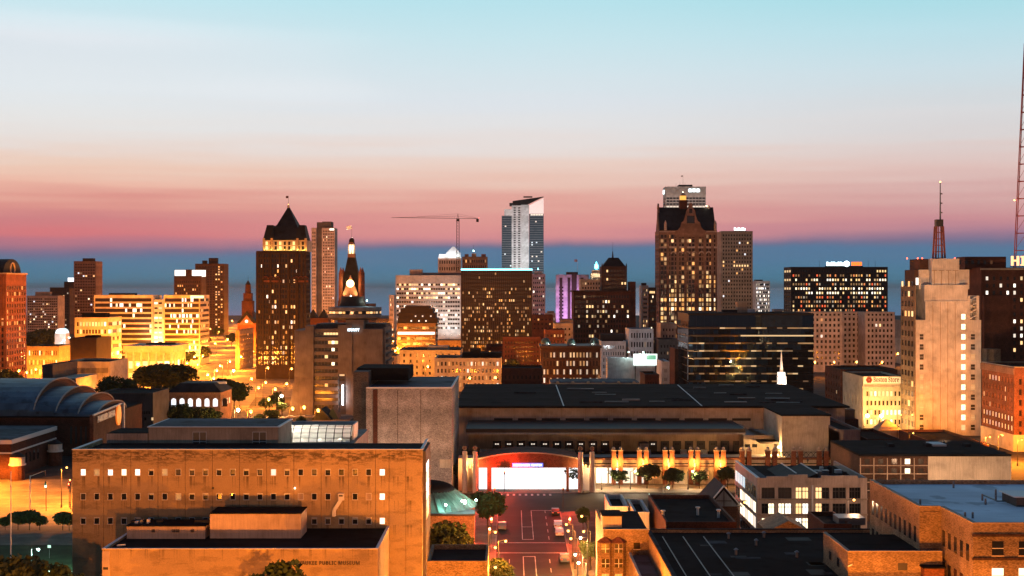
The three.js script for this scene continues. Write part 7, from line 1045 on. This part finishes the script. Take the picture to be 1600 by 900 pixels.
// off-frame lamps nearer the camera that light the museum front and the road
[[-62, 196], [-38, 192], [-14, 190], [14, 205]].forEach(([x, D], i) => streetLamp(x, D, { h: 9, I: [2400, 3200, 5600, 2800][i], label: `tall sodium lamp below the view before the museum, ${['leftmost', 'second', 'third', 'across the road'][i]}`, cut: 0, group: 'lamps on the near street' }));
[[34, 176], [52, 168]].forEach(([x, D], i) => streetLamp(x, D, { h: 10, I: 2800, label: `tall sodium lamp below the view before the brick blocks, ${['left', 'right'][i]}`, cut: 0, group: 'lamps on the near street' }));
// traffic signals
function signal(x, D, h, on, label, RI = 900) {
  const o = thing('traffic_signal', label, 'traffic light', [x, 0.02, -D], 'traffic signals'); mb().cyl(0, 0, 0.1, 0.08, 0, h + 1.1, 6).build('pole', M.darkSteel, o); piece('signal_housing', M.darkSteel, o, -0.2, 0.2, h - 0.6, h + 0.8, 0.08, 0.36);
  ['red', 'amber', 'green'].forEach((c, i) => { const l = new THREE.Mesh(GLOBE, c === on ? (c === 'red' ? LAMP.red : c === 'green' ? LAMP.cyan : LAMP.amberSig) : M.bronze); l.name = c + '_lamp'; l.scale.setScalar(0.62); l.position.set(0, h + 0.55 - i * 0.42, 0.38); o.add(l); if (c === on) { const p = new THREE.PointLight(C(c === 'red' ? [1, 0.06, 0.015] : [0.2, 1, 0.6]), c === 'red' ? RI : 40); p.name = 'signal_light'; p.position.set(0, h + 0.55 - i * 0.42, 0.62); p.castShadow = true; p.shadow.radius = 6; o.add(p); } });
  return o;
}
signal(-4.4, 300, 5, 'red', 'red traffic signal at the left kerb, upper one'); signal(-4.6, 290, 4.6, 'red', 'red traffic signal at the left kerb, nearer one'); signal(12.4, 342, 6, 'red', 'red traffic signal before the tunnel at the right kerb'); signal(-4.2, 341, 6, 'red', 'red traffic signal before the tunnel at the left kerb'); signal(12.3, 300, 5, 'red', 'red traffic signal at the right kerb halfway down the road'); signal(-2, 376, 5.5, 'red', 'signal silhouetted in the bright tunnel mouth');
signal(PX(72, 345), 345, 6.4, 'green', 'green traffic signal on the bright street at left'); signal(PX(108, 350), 350, 5.4, 'red', 'large red signal beside the museum left corner', 60); signal(PX(110, 348), 348, 6.6, 'red', 'second red signal above the one by the museum corner', 60);
// out-of-view lamps placed to light the bright street at the left
[[-112, 350], [-111, 372], [-139, 352], [-147, 388], [-141, 368]].forEach(([x, D], i) => streetLamp(x, D, { h: 10, I: 6000, label: `sodium lamp over the bright street left of the museum, ${['hidden by the museum corner', 'farther one behind the museum corner', 'nearest beyond the left edge', 'farthest beyond the left edge', 'middle one beyond the left edge'][i]}`, group: 'lamps over the bright left street' }));
{ const D = 244, o = thing('flagpole', 'bare white flagpole rising at the left edge', 'flagpole', [PX(17, D), 0, -D]); mb().cyl(0, 0, 0.16, 0.07, 0, PY(738, D), 8).build('pole', M.whitePaint, o); const s = new THREE.Mesh(new THREE.SphereGeometry(0.14, 8, 6), M.coping); s.name = 'finial'; s.position.y = PY(738, D); o.add(s); mb().cyl(0, 0, 0.3, 0.3, 0, 0.5, 8).build('base', M.concrete, o); }
lampAt(60, 859, { h: 5.5, I: 1500, color: [0.5, 1, 0.75], cut: 0, glass: LAMP.green, label: 'lone green white lamp on the dark lawn', group: undefined, heads: 1, dir: 1 });
structure('lawn', M.lawn, (b) => b.box(-110, -67, -0.1, 0.05, -299, -180));
{ const o = thing('lawn_railing', 'pale railing along the lawn beside the museum', 'railing', [-85, 0.05, -266]), m = mb(); for (let i = 0; i < 14; i++) mb().box(-10 + i * 1.9, -9.92 + i * 1.9, 0, 1.2, -0.04, 0.04).build('post', M.whitePaint, o); mb().box(-10, 14.8, 1.14, 1.22, -0.05, 0.05).build('rail', M.whitePaint, o); mb().box(-10, 14.8, 0.1, 0.3, -0.12, 0.12).build('plinth', M.coping, o); }
{ const D = 300, o = thing('street_sign', 'small blank white street sign on a thin post by the lawn', 'sign', [PX(77, 285), 0, -285]); mb().cyl(0, 0, 0.04, 0.04, 0, 2.6, 6).build('post', M.steel, o); piece('panel', M.whitePaint, o, -0.35, 0.35, 2.1, 2.7, 0.04, 0.08); }
{ const D = 340, o = thing('mast_arm', 'long signal mast arm over the bright left street', 'signal mast', [PX(47, D), 0, -D]); mb().cyl(0, 0, 0.16, 0.1, 0, 9.4, 8).bar([0, 9.2, 0], [3.7, 10.6, 0], 0.07).build('arm', M.coping, o); piece('signal_housing', M.darkSteel, o, 3.3, 3.7, 9.3, 10.6, -0.15, 0.2); }
// wide avenue and civic streets
const AV = 'sodium lamps along the wide avenue';
const av = []; for (let i = 0; i < 17; i++) { const D = 690 + i * 26 + i * i * 3.6; for (const s of [0, 0.5, 1]) av.push([lerp(-215, -430, (D - 690) / 1600) + s * lerp(62, 80, i / 17) + (rnd() - 0.5) * 8, D + s * 12]); }
av.forEach(([x, D], i) => streetLamp(x, D, { h: 10, I: 5600 + D * 3.6, glass: LAMP.sodiumFar, label: 'sodium street lamp lining the wide orange avenue', cut: 0, group: AV, dir: i % 2 ? -1 : 1 }));
for (let i = 0; i < 12; i++) { const D = 600 + rnd() * 45, x = lerp(-330, -125, i / 11); streetLamp(x, D, { h: 9, I: 2200, glass: LAMP.sodiumFar, label: 'sodium street lamp on the civic square before the colonnade hall', cut: 0, group: 'lamps on the civic square' }); }
[[440, 617, 1], [420, 622, 0], [392, 641, 0], [372, 639, 1], [430, 606, 0], [415, 596, 0], [448, 598, 0], [393, 590, 0], [365, 578, 1], [404, 604, 0]].forEach(([px, py, w], i) => lampAt(px, py, { h: 9, cut: 0, I: 1500, glass: w ? LAMP.white : LAMP.sodiumFar, color: w ? [1, 0.55, 0.2] : SOD, label: 'sodium lamp at the crossing below the pyramid crowned tower', group: 'lamps at the tower crossing' }));
// foot of the left towers
for (let i = 0; i < 9; i++) streetLamp(PX(4 + i * 13, 770), 765 + (i % 3) * 14, { h: 9, I: 1700, glass: LAMP.sodiumFar, label: 'sodium lamp along the street below the barrel roof tower', cut: 0, group: 'lamps below the barrel roof tower' });
for (let i = 0; i < 8; i++) streetLamp(PX(128 + i * 26, 850), 858 - (i % 2) * 16, { h: 9, I: 2000, glass: LAMP.sodiumFar, label: 'sodium lamp along the street below the ribbon window offices', cut: 0, group: 'lamps below the ribbon offices' });
for (let i = 0; i < 7; i++) streetLamp(PX(110 + i * 34, 950), 950, { h: 9, I: 1900, glass: LAMP.sodiumFar, label: 'sodium lamp on the back street behind the grid office', cut: 0, group: 'lamps behind the grid office' });
// sloping street right of the hotel
for (const [px, D] of [[628, 930], [622, 965], [615, 1010], [618, 1050], [609, 1120], [612, 1180], [605, 1260], [602, 1400], [600, 1550], [603, 1750], [606, 2000]]) { streetLamp(PX(px, D), D, { h: 10, I: 4200, glass: LAMP.sodiumFar, label: 'sodium lamp on the sloping street right of the disc topped hotel', cut: 0, group: 'lamps right of the hotel' }); }
// street grid between the middle blocks: lamps that glow up the facades
const MID = 'street lamps between the downtown blocks';
for (const [px, D, I] of [[640, 800, 2600], [665, 805, 2600], [700, 700, 1500], [730, 702, 1500], [770, 705, 1500], [800, 800, 2400], [812, 745, 1800], [805, 780, 1800], [824, 745, 1500], [850, 905, 2600], [880, 915, 2600], [900, 1030, 2600], [940, 1050, 2600], [980, 1050, 2600], [1010, 1080, 3000], [1040, 1150, 3600], [1070, 1140, 3600], [1100, 1140, 3600], [1140, 1300, 3600], [1170, 1300, 3600], [1240, 1150, 3000], [1290, 1150, 3000], [1340, 1150, 3000], [1380, 1150, 3000], [1270, 850, 1000], [1300, 850, 1000], [1335, 850, 1000], [1375, 850, 1000], [740, 960, 2600], [780, 960, 2600], [820, 960, 2600], [660, 1000, 2600], [640, 1000, 2600], [500, 1500, 5000], [515, 1500, 5000], [640, 1220, 3600], [680, 1220, 3600], [1400, 960, 2600], [860, 1500, 4000], [800, 1700, 6000], [830, 1700, 6000], [700, 1700, 5000], [130, 1400, 5000], [60, 1380, 5000], [95, 1390, 5000], [300, 1400, 5000], [340, 1420, 5000], [1190, 1650, 4000], [480, 770, 1600], [452, 780, 1600], [415, 790, 1600]]) streetLamp(PX(px, D), D, { h: 10, I: D < 1000 ? I * 0.8 : I * 1.5, cut: D < 1000 ? 0 : 1.42, glass: LAMP.sodiumFar, label: 'sodium street lamp between the downtown office blocks', group: MID });
// right side streets
for (const [px, D, I, l] of [[1427, 495, 0, ''], [1540, 440, 3000, 'first'], [1560, 445, 3000, 'second'], [1590, 432, 3600, 'third'], [1610, 436, 3600, 'fourth']]) if (I) streetLamp(PX(px, D), D, { h: 8, I, glass: LAMP.sodiumFar, label: `golden lamp below the brick hotel wing, ${l} from the white tower`, cut: 0, group: 'lamps below the brick hotel' });
lampAt(1427, 677, { h: 9.5, I: 900, glass: LAMP.sodiumFar, label: 'starry orange lamp at the foot of the tall white tower', group: undefined });
for (const px of [1420, 1402]) streetLamp(PX(px, 505), 505, { h: 9, I: 700, glass: LAMP.sodium, label: `street lamp in the gap between store and white tower, ${px > 1410 ? 'nearer the tower' : 'nearer the store'}`, cut: 0, group: 'lamps in the store gap' });
// light for the pavement before the hall and the lot
[[940, 380], [985, 381], [1075, 381]].forEach(([px, D], i) => streetLamp(PX(px, D), D, { h: 5, I: 420, color: WARMW, glass: LAMP.white, label: `pale pavement lamp before the column bays, ${['first', 'second', 'third'][i]} from the tunnel`, group: 'pale pavement lamps', name: 'pavement_lamp' }));
[[1044, 326], [1036, 350]].forEach(([px, D], i) => streetLamp(PX(px, D), D, { h: 5, I: 90, color: [0.75, 1, 0.95], glass: LAMP.green, label: `white lamp in the dark car park, ${i ? 'nearer the hall' : 'among the cars'}`, group: 'car park lamps', name: 'car_park_lamp' }));

// unseen light masts behind the view, placed to wash every west-facing wall
[[-150, -120], [-50, -150], [60, -140], [170, -120]].forEach(([x, D], i) => {
  const o = thing('unseen_mast_light', `unseen light mast behind the view washing the west walls, ${['first', 'second', 'third', 'fourth'][i]} from the north`, 'light mast', [x, 0, -D], 'unseen masts behind the view'); mb().cyl(0, 0, 0.5, 0.2, 0, 34, 8).build('pole', M.steel, o); mb().cyl(0, 0, 1.4, 1.4, 33.2, 33.6, 12).build('lamp_ring', M.darkSteel, o);
  for (let k = 0; k < 4; k++) pointLamp(o, Math.cos(k * 1.571) * 1.6, 33, Math.sin(k * 1.571) * 1.6, [1, 0.38, 0.13], 6500, LAMP.sodium);
});
// added roof floodlights that brighten the pale towers and walls from the front
for (const [sx, sD, sy, tx, tD, ty, I, c, an, l] of [
  [505, 1500, 30, 508, 1650, 80, 26000, [1, 0.74, 0.6], 0.5, 'added wide floodlight on a far roof brightening the pale slab tower'], [806, 1850, 25, 814, 2000, 110, 125000, [0.95, 0.93, 0.9], 0.55, 'added wide floodlight on a far roof brightening the slanted crown tower'],
  [1085, 1900, 60, 1075, 2050, 185, 60000, [1, 0.78, 0.66], 0.4, 'added wide floodlight brightening the truss top tower'], [1150, 1290, 30, 1148, 1400, 75, 9000, [1, 0.6, 0.36], 0.6, 'added roof floodlight brightening the plain tan tower'],
  [650, 1230, 30, 668, 1330, 44, 9000, [1, 0.74, 0.6], 0.6, 'added roof floodlight brightening the wide white office'], [1325, 800, 24, 1327, 905, 24, 12000, [1, 0.56, 0.34], 0.7, 'added roof floodlight brightening the beige old office'],
  [1190, 1650, 30, 1189, 1750, 45, 9000, [1, 0.8, 0.7], 0.5, 'added roof floodlight brightening the small sparkling mid-rise'], [978, 760, 18, 985, 830, 20, 2200, [0.9, 0.97, 1], 0.7, 'added cool roof floodlight brightening the white lofts'],
  [735, 660, 14, 732, 740, 10, 3600, [1, 0.56, 0.3], 0.8, 'added roof floodlight brightening the tan stone block'],
  [1070, 1150, 40, 1079, 1230, 96, 9000, [1, 0.46, 0.16], 0.5, 'added roof floodlight brightening the stepped gables'], [1296, 490, 12, 1335, 562, 12, 7000, [1, 0.5, 0.18], 0.6, 'added amber floodlight brightening the side of the department store'], [640, 790, 12, 660, 850, 8, 3000, [1, 0.42, 0.08], 0.8, 'added golden floodlight brightening the stone corner block'],
]) flood(PX(sx, sD), sy, -sD, PX(tx, tD), ty, -tD, I, c, l, { angle: an, lens: LAMP.sodium });

[[44, 274, 160], [66, 277, 260], [84, 292, 2200], [98, 300, 3000]].forEach(([x, D, I], i) => streetLamp(x, D, { h: 13, I: I * 0.6, color: [1, 0.55, 0.3], cut: 0, label: `unseen yard lamp placed to light the loft and blank wall, ${['first', 'second', 'third', 'fourth'][i]} from the main road`, group: 'unseen yard lamps by the loft', name: 'unseen_yard_lamp', glass: LAMP.sodium }));  // unseen lamps placed to light the loft front and the blank wall
[[-26, 352, 600], [-40, 350, 450]].forEach(([x, D, I], i) => streetLamp(x, D, { h: 10, I, cut: 0, color: [1, 0.62, 0.38], label: `unseen pale lamp behind the museum lighting the windowless hall, ${i ? 'farther from' : 'nearer to'} the road`, group: 'unseen lamps behind the museum', glass: LAMP.white }));  // unseen, placed behind the museum to light the windowless hall

[[452, 560], [470, 566], [492, 552]].forEach(([px, D], i) => streetLamp(PX(px, D), D, { h: 7, I: 900, cut: 0, label: `unseen sodium lamp lighting the splayed foot of the concrete hotel, ${['left', 'middle', 'right'][i]} one`, group: 'lamps at the hotel foot', glass: LAMP.sodium }));  // unseen lamps placed to light the foot of the hotel orange

[[-9, 222, 9000], [13.5, 218, 9000]].forEach(([x, D, I], i) => streetLamp(x, D, { h: 8, I, label: `sodium lamp just below the view on the ${i ? 'right' : 'left'} pavement of the main road`, group: 'lamps below the view', dir: i ? -1 : 1 }));  // out of view, placed to light the bottom of the road orange

streetLamp(47, 249, { h: 11, I: 130, cut: 0, label: 'unseen lamp lighting the triangular pediment', group: undefined, glass: LAMP.sodium, name: 'unseen_pediment_lamp' });  // unseen lamp, placed to light the pediment

// things that look alike and share a label are told apart by their order across the view
{
  const ones = ['', 'first', 'second', 'third', 'fourth', 'fifth', 'sixth', 'seventh', 'eighth', 'ninth', 'tenth', 'eleventh', 'twelfth', 'thirteenth', 'fourteenth', 'fifteenth', 'sixteenth', 'seventeenth', 'eighteenth', 'nineteenth'], tens = ['', '', 'twenty', 'thirty', 'forty', 'fifty', 'sixty'], ord = (n) => n < 20 ? ones[n] : n % 10 ? tens[Math.floor(n / 10)] + '-' + ones[n % 10] : tens[n / 10].replace('y', 'ieth'), same = {};
  for (const o of scene.children) if (o.userData.label) (same[o.userData.label] ??= []).push(o);
  for (const [l, a] of Object.entries(same)) if (a.length > 1) a.sort((p, q) => p.position.x / -p.position.z - q.position.x / -q.position.z).forEach((o, i) => { o.userData.label = `${l}, ${ord(i + 1)} from the left`; o.userData.group ??= l; });
}
scene.traverse((o) => { if (o.isMesh) { o.castShadow = true; o.receiveShadow = true; } });
scene.fog = new THREE.FogExp2(0xf4f2f0, 0.000018);   // thin summer haze over the lake and round the lamps
renderer.render(scene, camera);
